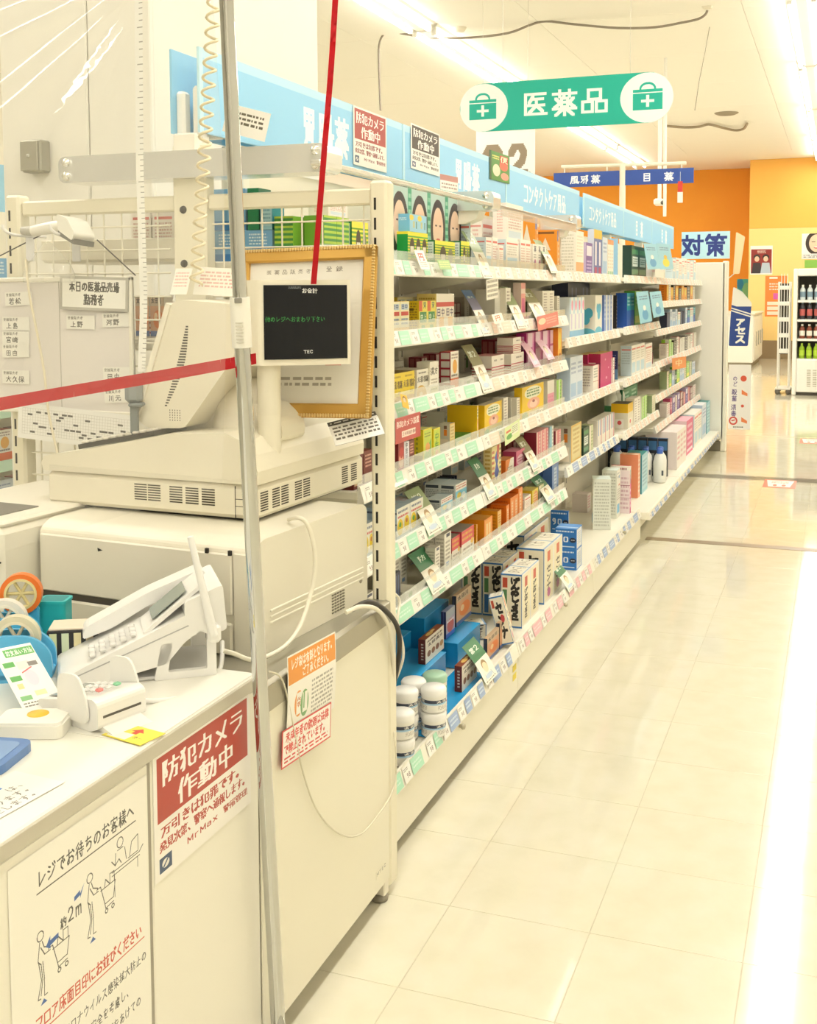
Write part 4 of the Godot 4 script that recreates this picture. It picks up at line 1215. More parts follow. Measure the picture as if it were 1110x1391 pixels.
	p_rect(im, 60, 14, 190, 40, Color("6fb56a"))
	p_text(im, "お支払い方法", 70, 20, 26, 28, Color("f4f8ee"), 3.5, false, 29)
	p_rect(im, 20, 78, 70, 26, Color("6fb56a"))
	p_rect(im, 100, 84, 80, 40, Color("e9e4dc"))
	p_rect(im, 170, 92, 60, 22, Color("8f8a86"))
	p_rect(im, 20, 150, 70, 26, Color("6fb56a"))
	p_rect(im, 40, 190, 36, 26, Color("f0d79a"))
	p_disc(im, 150, 170, 40, 40, Color("d9d9e2"))
	p_line(im, 110, 140, 180, 120, 5, Color("e06a6a"))
	p_rect(im, 120, 236, 70, 24, Color("dfe6b4"))
	p_rect(im, 20, 250, 70, 22, Color("8fc48a"))
	p_print(im, 20, 280, 130, 26, 2, Color("8f8a80"))
	var card := solo("instruction_card", sheet(0.092, 0.082, 0.001), tm(im, 0.3), "white payment instruction card with green headings on the counter", "card")
	var ll := on_y(33, 968, CT + 0.012)
	var lr := on_y(88, 955, CT + 0.012)
	var ul := ll
	var best := 1e9
	for k in 60:        # the depth at which the measured upper corner makes a right angle
		var q := on_z(-12, 884, -1.15 - 0.008 * k)
		if absf((q - ll).dot(lr - ll)) < best:
			best = absf((q - ll).dot(lr - ll))
			ul = q
	card.mesh = sheet(ll.distance_to(lr), ll.distance_to(ul), 0.001)
	sheet_at(card, ll, lr, ul)
	# contactless pad with yellow dot
	var w := thing("contactless_pad", "small white contactless pad with a yellow dot", "payment pad", on_y(46, 993, CT) + Vector3(0, 0.0005, 0), 0.35)
	var flip := Transform3D(Basis(Vector3(1, 0, 0), Vector3(0, 0, -1), Vector3(0, 1, 0)), Vector3.ZERO)
	part("body", slab(rrect(-0.05, -0.032, 0.05, 0.032, 0.012), 0.0, 0.018, flip), pm("f6f3e6", 0.35), w)
	part("upper_shell", slab(rrect(-0.047, -0.029, 0.047, 0.029, 0.012), 0.018, 0.022, flip), pm("f8f6ec", 0.35), w)
	part("yellow_dot", turned([Vector2(0.0, 0.0008), Vector2(0.015, 0.0008), Vector2(0.0155, 0.0)], 20), pm("eec53e", 0.4), w, Vector3(0.004, 0.022, -0.008))
	# yellow card sticker
	im = paper(192, 128, "f0df52")
	p_poly(im, [Vector2(96, 14), Vector2(126, 44), Vector2(108, 44), Vector2(108, 64), Vector2(84, 64), Vector2(84, 44), Vector2(66, 44)], Color("d2483c"))
	p_rect(im, 14, 68, 92, 50, Color("f6f2e6"))
	p_rect(im, 20, 76, 18, 14, Color("d8b05a"))
	p_text(im, "カード", 116, 74, 20, 22, Color("6a5a2a"), 2.5, false, 22)
	var ys := solo("counter_sticker", sheet(0.075, 0.05, 0.0008), tm(im, 0.4), "yellow card sticker with a red arrow before the terminal", "sticker")
	var yl := on_y(138, 1000, CT) + Vector3(0, 0.0015, 0)
	var yr := on_y(186, 1006, CT) + Vector3(0, 0.0015, 0)
	yr = on_y(170, 1009, CT) + Vector3(0, 0.0015, 0)
	sheet_at(ys, yl, yr, on_y(165, 972, CT) + Vector3(0, 0.0015, 0))
	# coin tray and its printed sheet at the frame edge
	var tray := thing("coin_tray", "blue plastic coin tray on the counter", "coin tray", on_y(-42, 1032, CT) + Vector3(0, 0.0005, 0), 0.2)
	part("rim", slab(rrect(-0.07, -0.05, 0.07, 0.05, 0.02), 0.0, 0.012, flip), pm("5f86c0", 0.3), tray)
	part("inlay", slab(rrect(-0.058, -0.038, 0.058, 0.038, 0.014), 0.012, 0.0126, flip), pm("7f9fcc", 0.35), tray)
	im = paper(320, 160, "f5f3ea")
	p_rect(im, 0, 10, 240, 40, Color("3f74c4"))
	p_text(im, "していただく際は、", 60, 58, 22, 24, Color("6f6a60"), 2.0, false, 25)
	p_text(im, "ただいております。", 50, 90, 22, 24, Color("6f6a60"), 2.0, false, 25)
	p_text(im, "お願いいたします。", 40, 122, 22, 24, Color("6f6a60"), 2.0, false, 25)
	var ps := solo("counter_sheet", sheet(0.19, 0.085, 0.0006), tm(im, 0.3), "printed sheet with blue heading lying on the counter", "paper")
	var pr := on_y(88, 1063, CT + 0.0009)
	var pl := pr + (on_y(0, 1112, CT + 0.0009) - pr).normalized() * 0.19
	sheet_at(ps, pl, pr, pl + on_y(43, 1032, CT + 0.0009) - pr)
	# tape dispensers with rolls, teal box and card pack
	tape_dispenser(on_y(24, 922, CT), 0.5, "5fb9e6", "d9d2b4", "e6dcc0", "sky blue tape dispenser with a clear roll")
	tape_dispenser(on_y(8, 896, CT), 0.5, "4fb4de", "e9e4d6", "efe8d4", "sky blue tape dispenser behind the first one")
	var roll := thing("tape_roll", "orange rimmed tape roll standing behind the dispensers", "tape roll", on_z(29, 806, -1.6), 0.5)
	part("holder", span(Vector3(-0.03, CT - roll.position.y, -0.006), Vector3(0.03, -0.024, 0.006), 0.003), pm("4fb4de", 0.3), roll)
	tape_roll(roll, 0.036, "ee7a2a", "e6d69a")
	var tb := thing("teal_caddy", "teal plastic caddy behind the tape dispensers", "caddy", on_y(76, 872, CT) + Vector3(0, 0.0005, 0), 0.3)
	tb.scale = Vector3(0.72, 0.75, 0.72)
	part("body", slab(rrect(-0.035, -0.03, 0.035, 0.03, 0.012), 0.0, 0.1, flip), pm("2fb8bc", 0.3), tb)
	part("rim", slab(rrect(-0.037, -0.032, 0.037, 0.032, 0.012), 0.1, 0.106, flip), pm("35c2c4", 0.3), tb)
	part("inside", slab(rrect(-0.03, -0.025, 0.03, 0.025, 0.01), 0.106, 0.1064, flip), pm("1f8f94", 0.4), tb)
	var box_o := thing("card_pack_box", "open black and cream box of card packs beside the telephone", "box", on_y(106, 897, CT) + Vector3(-0.012, 0.0005, -0.01), 0.5)
	part("carton", box(Vector3(0, 0.028, 0), Vector3(0.085, 0.056, 0.06), 0.001), pm("2f2b28", 0.5), box_o)
	for k in 4:
		part("pack_label", span(Vector3(-0.038 + 0.02 * k, 0.006, 0.03), Vector3(-0.026 + 0.02 * k, 0.052, 0.0308), 0.0), pm(["e6e6b0", "dfe6c0", "efe2b0", "d8c8a8"][k], 0.5), box_o)
	part("pack_tops", box(Vector3(0, 0.058, 0), Vector3(0.08, 0.004, 0.055), 0.001), pm("e6d6c0", 0.5), box_o)
	for k in 3:
		part("picture_strip", span(Vector3(0.0425, 0.006, 0.026 - 0.02 * k), Vector3(0.0433, 0.052, 0.012 - 0.02 * k), 0.0), pm(["e2b49a", "c88a6a", "efd8c4"][k], 0.5), box_o)
func st_tapered(pts: Array, r0: float, r1: float) -> ArrayMesh:
	var st := st_new()
	tube(st, pts, r0, 10, r1)
	return st.commit()
func tape_roll(parent: Node3D, r: float, outer: String, core: String) -> void:
	var turn := Basis(Vector3.RIGHT, PI / 2.0)
	var a := part("tape", turned([Vector2(r * 0.78, -0.009), Vector2(r, -0.009), Vector2(r, -0.009), Vector2(r, 0.009), Vector2(r, 0.009), Vector2(r * 0.78, 0.009), Vector2(r * 0.78, 0.009), Vector2(r * 0.78, -0.009)], 32), pm(outer, 0.3), parent)
	a.basis = turn
	var c := part("core", turned([Vector2(r * 0.66, -0.01), Vector2(r * 0.78, -0.01), Vector2(r * 0.78, -0.01), Vector2(r * 0.78, 0.01), Vector2(r * 0.78, 0.01), Vector2(r * 0.66, 0.01), Vector2(r * 0.66, 0.01), Vector2(r * 0.66, -0.01)], 32), pm(core, 0.4), parent)
	c.basis = turn
	for k in 6:
		var w := TAU * k / 6.0
		part("spoke", pipe([Vector3.ZERO, Vector3(cos(w), sin(w), 0) * r * 0.7], 0.003, 6), pm(core, 0.4), parent)
func tape_dispenser(at: Vector3, turn: float, hex: String, tape: String, core: String, label: String) -> void:
	var o := thing("tape_dispenser", label, "tape dispenser", at + Vector3(0, 0.0005, 0), turn)
	for s in [-1.0, 1.0]:
		part("cheek", slab(rounded([Vector2(-0.07, 0.0), Vector2(0.06, 0.0), Vector2(0.058, 0.05), Vector2(0.03, 0.075), Vector2(-0.03, 0.078), Vector2(-0.06, 0.05)], 0.02, 4), s * 0.02 - 0.004, s * 0.02 + 0.004), pm(hex, 0.3), o)
	part("base", span(Vector3(-0.068, 0.0, -0.024), Vector3(0.058, 0.02, 0.024), 0.006), pm(hex, 0.3), o)
	var h := Node3D.new()
	h.name = "roll"
	o.add_child(h)
	h.position = Vector3(0.0, 0.067, 0.0)
	tape_roll(h, 0.038, tape, core)

func build_wires() -> void:
	# chrome pole with clip, its cross pipe and the hanging vinyl sheet
	var chrome := pm("c8c9c7", 0.04, 1.0)
	var foot := on_x(378, 1391, -0.86)
	var head := on_x(308, 0, -0.86)
	var d := (head - foot).normalized()
	var p0 := foot - d * (foot.y / d.y)
	var mid := on_x(329, 470, -0.86)
	var o := thing("chrome_pole", "slender chrome pole standing before the counter and holding the vinyl", "pole", Vector3.ZERO)
	part("lower_pipe", pipe([p0 + d * 0.01, mid], 0.0122, 18), chrome, o)
	part("upper_pipe", pipe([mid, head + d * 0.02], 0.0112, 18), chrome, o)
	part("base_plate", turned([Vector2(0, 0.012), Vector2(0.1, 0.012), Vector2(0.115, 0.006), Vector2(0.12, 0.0)], 28), pm("d0cec6", 0.3, 0.8), o, p0 + Vector3(0.03, 0, 0.0))
	part("clip", pipe([mid + d * -0.002, mid + d * 0.075], 0.0155, 16), pm("f3f0e4", 0.35), o)
	part("clip_window", box(mid + d * 0.07 + Vector3(0.006, 0, 0.016), Vector3(0.012, 0.008, 0.004), 0.001), pm("8f8b80", 0.4), o)
	for k in 7:
		part("clip_rib", box(mid + d * (0.006 + 0.005 * k) + Vector3(0.005, 0, 0.0145), Vector3(0.012, 0.0018, 0.004), 0.0005), pm("d5d0c0", 0.4), o)
	part("cross_pipe", pipe([head + d * 0.015, head + d * 0.015 + Vector3(-0.02, 0.006, 1.7)], 0.0112, 16), chrome, o)
	# vinyl: hung from the cross pipe, gathered in soft slanting folds
	var st := st_new()
	var nu := 110
	var nv := 80
	var P := func(i: int, j: int) -> Vector3:
		var s := float(i) / nu
		var t := float(j) / nv
		var z := head.z + 0.02 + 1.55 * s
		var y := lerpf(1.755, 1.02, t)
		var f := 0.003 * sin(s * 11.0 + t * 2.0) + 0.012 * sin(PI * t)
		# tension folds running out from the tie at the top
		var dz := z - (head.z + 0.12)
		var dy := 1.79 - y
		var ang := atan2(dy, dz)
		var rr := sqrt(dz * dz + dy * dy)
		if dz > 0.0:
			f += 0.009 * minf(rr, 0.6) * sin(40.0 * ang) * exp(-pow((ang - 0.6) / 0.34, 2.0))
		return Vector3(head.x - 0.012 + f - 0.03 * s, y, z)
	for i in nu:
		for j in nv:
			var q := [P.call(i, j), P.call(i, j + 1), P.call(i + 1, j + 1), P.call(i + 1, j)]
			for k in [0, 1, 2, 0, 2, 3]:
				var ii: int = i + [0, 0, 1, 1][k]
				var jj: int = j + [0, 1, 1, 0][k]
				var n: Vector3 = (P.call(ii, jj + 1) - P.call(ii, jj - 1)).cross(P.call(ii - 1, jj) - P.call(ii + 1, jj)).normalized()
				st.set_normal(n)
				st.set_uv(Vector2.ZERO)
				st.add_vertex(q[k])
	solo("vinyl_curtain", st.commit(), film(), "clear vinyl splash curtain hanging over the counter", "curtain")
	# coiled cord of the hand scanner
	var pts := []
	var a := on_z(291, -6, -1.95)
	var b := on_z(266, 388, -2.02)
	for k in 20 * 12:
		var f := k / (20.0 * 12.0)
		var w := k / 12.0 * TAU
		pts.append(a.lerp(b, f) + Vector3(cos(w) * 0.012, 0, sin(w) * 0.012))
	solo("coiled_cord", pipe(pts, 0.003, 6), pm("e6d9b4", 0.45), "cream coiled cord hanging down behind the chrome pole", "cord")
	# measuring tape like strip
	var im := paper(64, 1024, "f1efe6")
	for k in 70:
		p_rect(im, 34 if k % 5 else 18, 10 + k * 14.4, 30 if k % 5 else 46, 2, Color("9a958a"))
	var tp := []
	for q in [[188, -6], [189, 120], [190, 230], [193, 330], [195, 420], [192, 505]]:
		tp.append(on_z(q[0], q[1], -1.7))
	tp = smooth_path(tp, 6)
	var ts := st_new()
	for i in tp.size() - 1:
		var v0 := float(i) / (tp.size() - 1)
		var v1 := float(i + 1) / (tp.size() - 1)
		var e := Vector3(0.0085, 0, 0.001)
		quad(ts, tp[i + 1] - e, tp[i + 1] + e, tp[i] + e, tp[i] - e, Vector2(0, v1), Vector2(1, v1), Vector2(1, v0), Vector2(0, v0))
	solo("measuring_tape", ts.commit(), tm(im, 0.4), "white measuring tape strip hanging down before the wire mesh", "tape measure")
	var gc := thing("grey_pouch", "grey clip leaning on the till keyboard beside the screen", "clip", on_z(182, 532, -1.95), 0.4)
	part("leg", span(Vector3(-0.008, -0.09, -0.006), Vector3(0.008, -0.02, 0.006), 0.002), pm("7a807e", 0.45), gc)
	part("case", box(Vector3.ZERO, Vector3(0.035, 0.05, 0.03), 0.01), pm("8f9492", 0.45), gc)
	part("lip", box(Vector3(0.006, -0.026, 0.004), Vector3(0.03, 0.008, 0.03), 0.003), pm("7a807e", 0.45), gc)
	# red ribbons
	var red := pm("d8202f", 0.5)
	ribbon([on_z(-12, 551, -1.45), on_z(100, 531, -1.62), on_z(200, 514, -1.72), on_z(300, 496, -1.84), on_z(348, 487, -1.95)], 0.0105, red, "red ribbon stretched across to the customer display", 0.0)
	ribbon([on_z(456, -8, -1.98), on_z(450, 90, -1.98), on_z(441, 200, -1.98), on_z(433, 300, -1.98), on_z(426, 386, -1.985)], 0.0075, red, "red ribbon hanging straight down to the customer display", PI / 2.0)
	# cables of the till
	var cream := pm("ece6d2", 0.4)
	cable([[392, 706, -0.99], [404, 703, -0.955], [415, 709, -0.94], [424, 730, -0.93], [428, 762, -0.925], [424, 800, -0.925], [410, 845, -0.925], [390, 875, -0.925], [362, 892, -0.93], [340, 896, -0.94], [318, 888, -0.955], [304, 884, -0.97]], 0.0042, cream, "thick cream cable looping down the side of the cash machine")
	cable([[302, 872, -1.0], [300, 905, -0.97], [285, 930, -0.95], [255, 945, -0.95], [215, 952, -0.97], [180, 950, -0.99]], 0.004, pm("f2f0ea", 0.35), "white telephone cord curving over the counter")
	cable([[470, 832, -0.9], [490, 824, -0.885], [512, 828, -0.878], [528, 850, -0.875], [534, 885, -0.88], [533, 925, -0.895], [526, 965, -0.92]], 0.0045, cream, "cream cable in the bundle at the register stand corner")
	cable([[478, 828, -0.905], [500, 818, -0.89], [522, 828, -0.88], [539, 850, -0.877], [543, 880, -0.88], [537, 920, -0.9], [528, 960, -0.93]], 0.0055, pm("35302a", 0.45), "black cable in the bundle at the register stand corner")
	cable([[520, 806, -0.92], [535, 806, -0.9], [543, 818, -0.893], [540, 845, -0.89], [548, 880, -0.89], [545, 905, -0.895], [530, 940, -0.93]], 0.003, pm("f0ead8", 0.4), "thin pale cable outermost at the register stand corner")
	cable([[366, 912, -0.886], [384, 925, -0.884], [398, 985, -0.883], [412, 1050, -0.883], [432, 1103, -0.883], [462, 1133, -0.883], [490, 1133, -0.883], [515, 1105, -0.883], [532, 1078, -0.882], [538, 1050, -0.882], [536, 1000, -0.886], [528, 975, -0.91]], 0.0017, pm("dcd5bd", 0.45), "thin cream wire drooping across the register stand side")
# thin clear film: lets most light through and mirrors a little of the lamps
func film() -> StandardMaterial3D:
	return glass("fbfbf8", 0.04, 0.02, 0.6)
func cable(q: Array, r: float, m: Material, label: String) -> void:
	var pts := []
	for a in q:
		pts.append(on_x(a[0], a[1], a[2]))
	solo("power_cable", pipe(smooth_path(pts, 6), r, 8), m, label, "cable")
func ribbon(pts: Array, half: float, m: Material, label: String, turn: float) -> void:
	var p := smooth_path(pts, 5)
	var st := st_new()
	for i in p.size() - 1:
		var dir: Vector3 = (p[i + 1] - p[i]).normalized()
		var e := (Vector3.UP - dir * dir.y).normalized() * half
		if turn > 0.0:
			e = Vector3(0.95, 0, 0.3).normalized() * half
		quad(st, p[i] - e, p[i + 1] - e, p[i + 1] + e, p[i] + e)
		quad(st, p[i] + e, p[i + 1] + e, p[i + 1] - e, p[i] - e)
	solo("red_ribbon", st.commit(), m, label, "ribbon")

func build_back_board() -> void:
	var z := -2.19
	# staff board hung on the mesh
	var tl := on_z(-60, 378, z)
	var br := on_z(184, 566, z)
	var o := thing("staff_board", "white staff board with magnetic name strips hung on the mesh", "board", Vector3(tl.x, br.y, z))
	var w := br.x - tl.x
	var h := tl.y - br.y
	part("board", span(Vector3(0, 0, -0.004), Vector3(w, h, 0.0), 0.001), pm("e9e3dc", 0.3), o)
	for e in [[0.0, 0.0, w, 0.01], [0.0, h - 0.01, w, h], [0.0, 0.0, 0.01, h], [w - 0.01, 0.0, w, h]]:
		part("frame_strip", span(Vector3(e[0], e[1], -0.006), Vector3(e[2], e[3], 0.006), 0.002), pm("f3eedd", 0.35), o)
	var seam := on_z(82, 480, z).x - tl.x
	part("seam", span(Vector3(seam, 0.01, 0.0), Vector3(seam + 0.0015, h - 0.01, 0.0006), 0.0), pm("b9b2a6", 0.5), o)
	for s in [[[-60, 378], [58, 318]], [[132, 326], [184, 374]]]:
		part("string", pipe([on_z(s[0][0], s[0][1], z + 0.002) - o.position, on_z(s[1][0], s[1][1], z + 0.04) - o.position], 0.0015, 6), pm("4a453c", 0.6), o)
	var im := paper(420, 170, "f4f1e6")
	p_rect(im, 0, 0, 420, 170, Color("bdb9ac"))
	p_rect(im, 14, 14, 392, 142, Color("f6f4ea"))
	p_text(im, "本日の医薬品売場", 58, 26, 36, 50, Color("4a453c"), 6.0, false, 39)
	p_text(im, "勤務者", 150, 90, 38, 52, Color("4a453c"), 6.0, false, 42)
	var ttl := solo("board_title", sheet(0.185, 0.078, 0.004), tm(im, 0.35), "silver edged title plate reading 本日の医薬品売場勤務者 on the board", "sign")
	sheet_at(ttl, on_z(83, 420, z + 0.006), on_z(178, 424, z + 0.006), on_z(83, 386, z + 0.006))
	var tags := [[8, 415, "若松"], [4, 448, "上島"], [4, 467, "宮崎"], [4, 485, "田由"], [4, 520, "大久保"], [91, 446, "上野"], [140, 444, "河野"], [141, 517, "田中"], [143, 547, "川元"]]
	var strip_words := ["topmost in the board's narrow column", "second from top in the narrow column", "third from top in the narrow column", "fourth from top in the narrow column", "lowest in the narrow column", "under the title plate next to the seam", "under the title plate next to the frame edge", "upper of the pair low on the board", "lower of the pair low on the board"]
	for k in tags.size():
		var q: Array = tags[k]
		im = paper(144, 64, "f3f0e6")
		p_text(im, "登録販売者", 6, 5, 14, 15, Color("8a8478"), 1.5, false, 16)
		p_text(im, q[2], 20, 28, 28, 28, Color("5f5a50"), 3.0, false, 34)
		var t := solo("name_strip", sheet(0.078, 0.032, 0.0015), tm(im, 0.4), "small white name strip reading %s %s" % [q[2], strip_words[k]], "name tag", on_z(q[0], q[1], z + 0.002) + Vector3(0, -0.001, 0.0))
		t.rotation.z = dice.randf_range(-0.03, 0.06)
	# schedule sheet under the board
	im = paper(512, 150, "f3f1ea")
	for k in 40:
		p_rect(im, 20 + k * 12.0, 20, 1, 110, Color("c9c5ba"))
	for k in 10:
		p_rect(im, 20, 20 + k * 12.0, 480, 1, Color("c9c5ba"))
	for k in 34:
		p_rect(im, 44 + k * 13.0, 30 + dice.randi() % 8 * 12.0, 22, 8, Color("5f5c56"))
	var sh := solo("schedule_sheet", sheet(0.32, 0.085, 0.0006), tm(im, 0.45), "printed schedule sheet under the staff board", "paper")
	sheet_at(sh, on_z(24, 594, z + 0.012), on_z(190, 616, z + 0.012), on_z(25, 556, z + 0.012))
	part_rail(z)
	# hand scanner on two wire hooks
	var s := thing("hand_scanner", "white barcode scanner resting on two wire hooks", "scanner", on_z(45, 314, z + 0.06))
	var e := on_z(95, 307, z + 0.06) - s.position
	part("handle", st_tapered(smooth_path([Vector3.ZERO, e * 0.5 + Vector3(0, 0.002, 0), e], 4), 0.013, 0.016), pm("ece8dc", 0.35), s)
	var hx := Transform3D(Basis(Vector3(0.88, -0.32, 0.3).normalized(), Vector3(0.32, 0.93, 0).normalized(), Vector3(-0.28, 0.1, 0.95).normalized()), e)
	var hs := st_new()
	prism(hs, rounded([Vector2(-0.02, 0.018), Vector2(0.02, 0.02), Vector2(0.06, -0.002), Vector2(0.058, -0.02), Vector2(0.0, -0.014)], 0.006, 3), -0.028, 0.028, hx)
	part("head", hs.commit(), pm("efece0", 0.35), s)
	part("window", slab([Vector2(0.0, -0.0145), Vector2(0.058, -0.0205), Vector2(0.064, -0.014), Vector2(0.066, -0.026), Vector2(0.004, -0.024)], -0.027, 0.027, hx), pm("7a7870", 0.3), s)
	part("tail", st_tapered([Vector3.ZERO, Vector3(-0.03, 0.002, 0)], 0.012, 0.009), pm("b9b6aa", 0.4), s)
	for q in [[62, 322, 0], [124, 322, 1]]:
		var k := thing("wire_hook", ["white wire hook with label plate under the scanner handle", "white wire hook with label plate under the scanner head"][q[2]], "hook", on_z(q[0], q[1], z - 0.02))
		part("rod", pipe(smooth_path([Vector3(0, 0.0, 0), Vector3(-0.004, 0.0, 0.1), Vector3(-0.012, 0.01, 0.125), Vector3(-0.014, 0.022, 0.13)], 4), 0.0035, 8), pm("f4f2ec", 0.35), k)
		part("plate", span(Vector3(-0.011, -0.058, 0.055), Vector3(0.011, -0.004, 0.058), 0.001), pm("e9e8e6", 0.4), k)
	# crumpled clear bag
	var bag := st_new()
	lathe(bag, [Vector2(0.0, 0.075), Vector2(0.012, 0.07), Vector2(0.03, 0.05), Vector2(0.06, 0.02), Vector2(0.07, 0.0), Vector2(0.068, -0.02)], 14)
	var bo := solo("plastic_bag", bag.commit(), glass("fdfbee", 0.16, 0.15), "crumpled clear plastic bag hanging above the staff board", "bag", on_z(66, 372, z + 0.03))
	bo.scale = Vector3(1.0, 1.0, 0.4)
	# thin cream cord in front of the board
	var cp := []
	for q in [[35, 352], [40, 400], [50, 450], [60, 505], [66, 560], [78, 615]]:
		cp.append(on_z(q[0], q[1], z + 0.05))
	solo("scanner_cord", pipe(smooth_path(cp, 5), 0.003, 8), pm("ece2c6", 0.45), "thin cream scanner cord hanging before the staff board", "cord")
	# gilt frame with certificate leaning on the mesh
	var fl := on_z(313, 566, -2.13)
	var fr := on_z(506, 569, -2.13)
	var fu := on_z(327, 341, -2.19)
	var f := thing("certificate_frame", "gilt picture frame holding a printed certificate behind the till", "picture frame", fl)
	var fw := fl.distance_to(fr)
	var fh := (fu - fl).length()
	sheet_at(f, fl, fr, fu)
	im = paper(360, 460, "f4f0e4")
	var ink := Color("9a9284")
	p_text(im, "医薬品販売者", 60, 30, 15, 14, ink, 1.5, false, 24)
	p_text(im, "登録", 240, 24, 18, 16, ink, 1.5, false, 30)
	p_text(im, "小川", 160, 306, 22, 22, Color("7a7264"), 2.0, false, 36)
	p_rect(im, 250, 288, 46, 46, Color("eab4a6"))
	p_text(im, "印", 256, 294, 34, 34, Color("f4e0d4"), 3.0)
	p_print(im, 70, 366, 200, 36, 2, Color("b5ad9e"))
	part("certificate", sheet(fw - 0.05, fh - 0.05, 0.001), tm(im, 0.3), f, Vector3(0.025, 0.025, 0.0))
	var gilt := pm("cfa352", 0.32, 0.6)
	for e2 in [[0.0, 0.0, fw, 0.03], [0.0, fh - 0.03, fw, fh], [0.0, 0.0, 0.03, fh], [fw - 0.03, 0.0, fw, fh]]:
		part("frame_bar", span(Vector3(e2[0], e2[1], 0.0), Vector3(e2[2], e2[3], 0.014), 0.004), gilt, f)
	var beads := st_new()
	var step := 0.0062
	var nx := int(fw / step)
	var ny := int(fh / step)
	for k in nx:
		for y in [0.005, fh - 0.005]:
			bev(beads, Vector3(step * (k + 0.5), y, 0.016), Vector3(0.0045, 0.0075, 0.005), 0.0015, Transform3D.IDENTITY)
	for k in ny:
		for x in [0.005, fw - 0.005]:
			bev(beads, Vector3(x, step * (k + 0.5), 0.016), Vector3(0.0075, 0.0045, 0.005), 0.0015, Transform3D.IDENTITY)
	part("beading", beads.commit(), pm("e6c98a", 0.35, 0.6), f).set_meta("kind", "stuff")
	part("inner_slip", span(Vector3(0.028, 0.028, 0.0), Vector3(0.032, fh - 0.028, 0.01), 0.001), pm("e0b45e", 0.35, 0.6), f)
	part("backing", span(Vector3(0.005, 0.005, -0.006), Vector3(fw - 0.005, fh - 0.005, -0.001), 0.001), pm("9a8a6a", 0.7), f)
func part_rail(z: float) -> void:
	# cartons on the near end of the top shelf, seen through the right half of the mesh
	for q in [[290, 329, 1.384, 0.07, "sky_tall", "lower blue carton behind the mesh beside the centre post"], [331, 370, 1.384, 0.07, "sky_tall", "lower blue carton behind the mesh under the green cartons"], [290, 334, 1.4545, 0.095, "sky_tall", "upper blue carton behind the mesh beside the centre post"], [337, 352, 1.4545, 0.095, "teal_green", "slim green carton behind the mesh on a blue carton"], [354, 370, 1.4545, 0.085, "teal_carton", "teal carton behind the mesh on a blue carton"], [373, 398, 1.384, 0.1, "lime_side", "striped green carton behind the mesh"]]:
		var a := on_z(q[0], 320, -2.31)
		var b := on_z(q[1], 320, -2.31)
		var o := solo("medicine_carton", boxuv(Vector3(0.06, q[3] - 0.0005, b.x - a.x), cell_uv(q[4], 0), cell_uv(q[4], 1), cell_uv(q[4], 2)), atlas_mat, q[5], "carton", Vector3((a.x + b.x) * 0.5, q[2], -2.34))
		o.rotation.y = -PI / 2.0
	# little products seen through the left half of the mesh
	var k := 0
	for q in [[178, 206, 240, 262, "small pink and white box on the tray behind the mesh"], [207, 238, 243, 264, "second pink and white box on the tray behind the mesh"]]:
		var a := on_z(q[0], q[3], -2.36)
		var b := on_z(q[1], q[2], -2.36)
		var o := solo("medicine_carton", boxuv(Vector3(0.05, 0.1, b.x - a.x - 0.004), cell_uv("white_pink", 0), cell_uv("white_pink", 1), cell_uv("white_pink", 2)), atlas_mat, q[4], "carton", Vector3((a.x + b.x) * 0.5, 1.4055, -2.38))
		o.rotation.y = -PI / 2.0
		k += 1
	for q in [[200, 218, "grey and white blister box under the tray behind the mesh"], [220, 236, "darker blister box under the tray behind the mesh"]]:
		var a := on_z(q[0], 435, -2.4)
		var o := solo("medicine_carton", boxuv(Vector3(0.04, 0.1, 0.04), cell_uv("blister", 0), cell_uv("red_striped", 1), cell_uv("blister", 2)), atlas_mat, q[2], "carton", Vector3(a.x, 1.2055, -2.4))
		o.rotation.y = -PI / 2.0
	var t := thing("tray_shelf", "lower white tray shelf behind the wire mesh", "shelf", Vector3(-1.62, 1.19, -2.42))
	part("tray", box(Vector3(0, 0, 0), Vector3(0.42, 0.03, 0.26)), pm("ece6d2", 0.4), t)
	part("arm", span(Vector3(0.2, -0.06, 0.1), Vector3(0.25, -0.01, -0.1), 0.003), pm("ece6d2", 0.4), t)
# ---------------------------------------------------------------- printed packaging: one picture holds every carton's front, side and top
var atlas: Image
var atlas_mat: StandardMaterial3D
var cells := {}
func cell_uv(id: String, which: int) -> Rect2:
	var n: int = cells[id]
	var x: int = (n % 8) * 256 + [0, 96, 192][which]
	var y: int = (n / 8) * 160
	var w: int = [96, 96, 64][which]
	return Rect2((x + 1.5) / 2048.0, (y + 1.5) / 2048.0, (w - 3.0) / 2048.0, 157.0 / 2048.0)
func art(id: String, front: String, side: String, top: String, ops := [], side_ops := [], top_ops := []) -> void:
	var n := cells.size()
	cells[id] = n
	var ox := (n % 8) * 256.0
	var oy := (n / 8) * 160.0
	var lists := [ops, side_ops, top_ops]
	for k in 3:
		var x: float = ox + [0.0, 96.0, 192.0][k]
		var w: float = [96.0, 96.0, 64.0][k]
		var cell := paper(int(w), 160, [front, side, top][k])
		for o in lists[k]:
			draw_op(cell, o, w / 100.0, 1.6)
		atlas.blit_rect(cell, Rect2i(0, 0, int(w), 160), Vector2i(int(x), int(oy)))
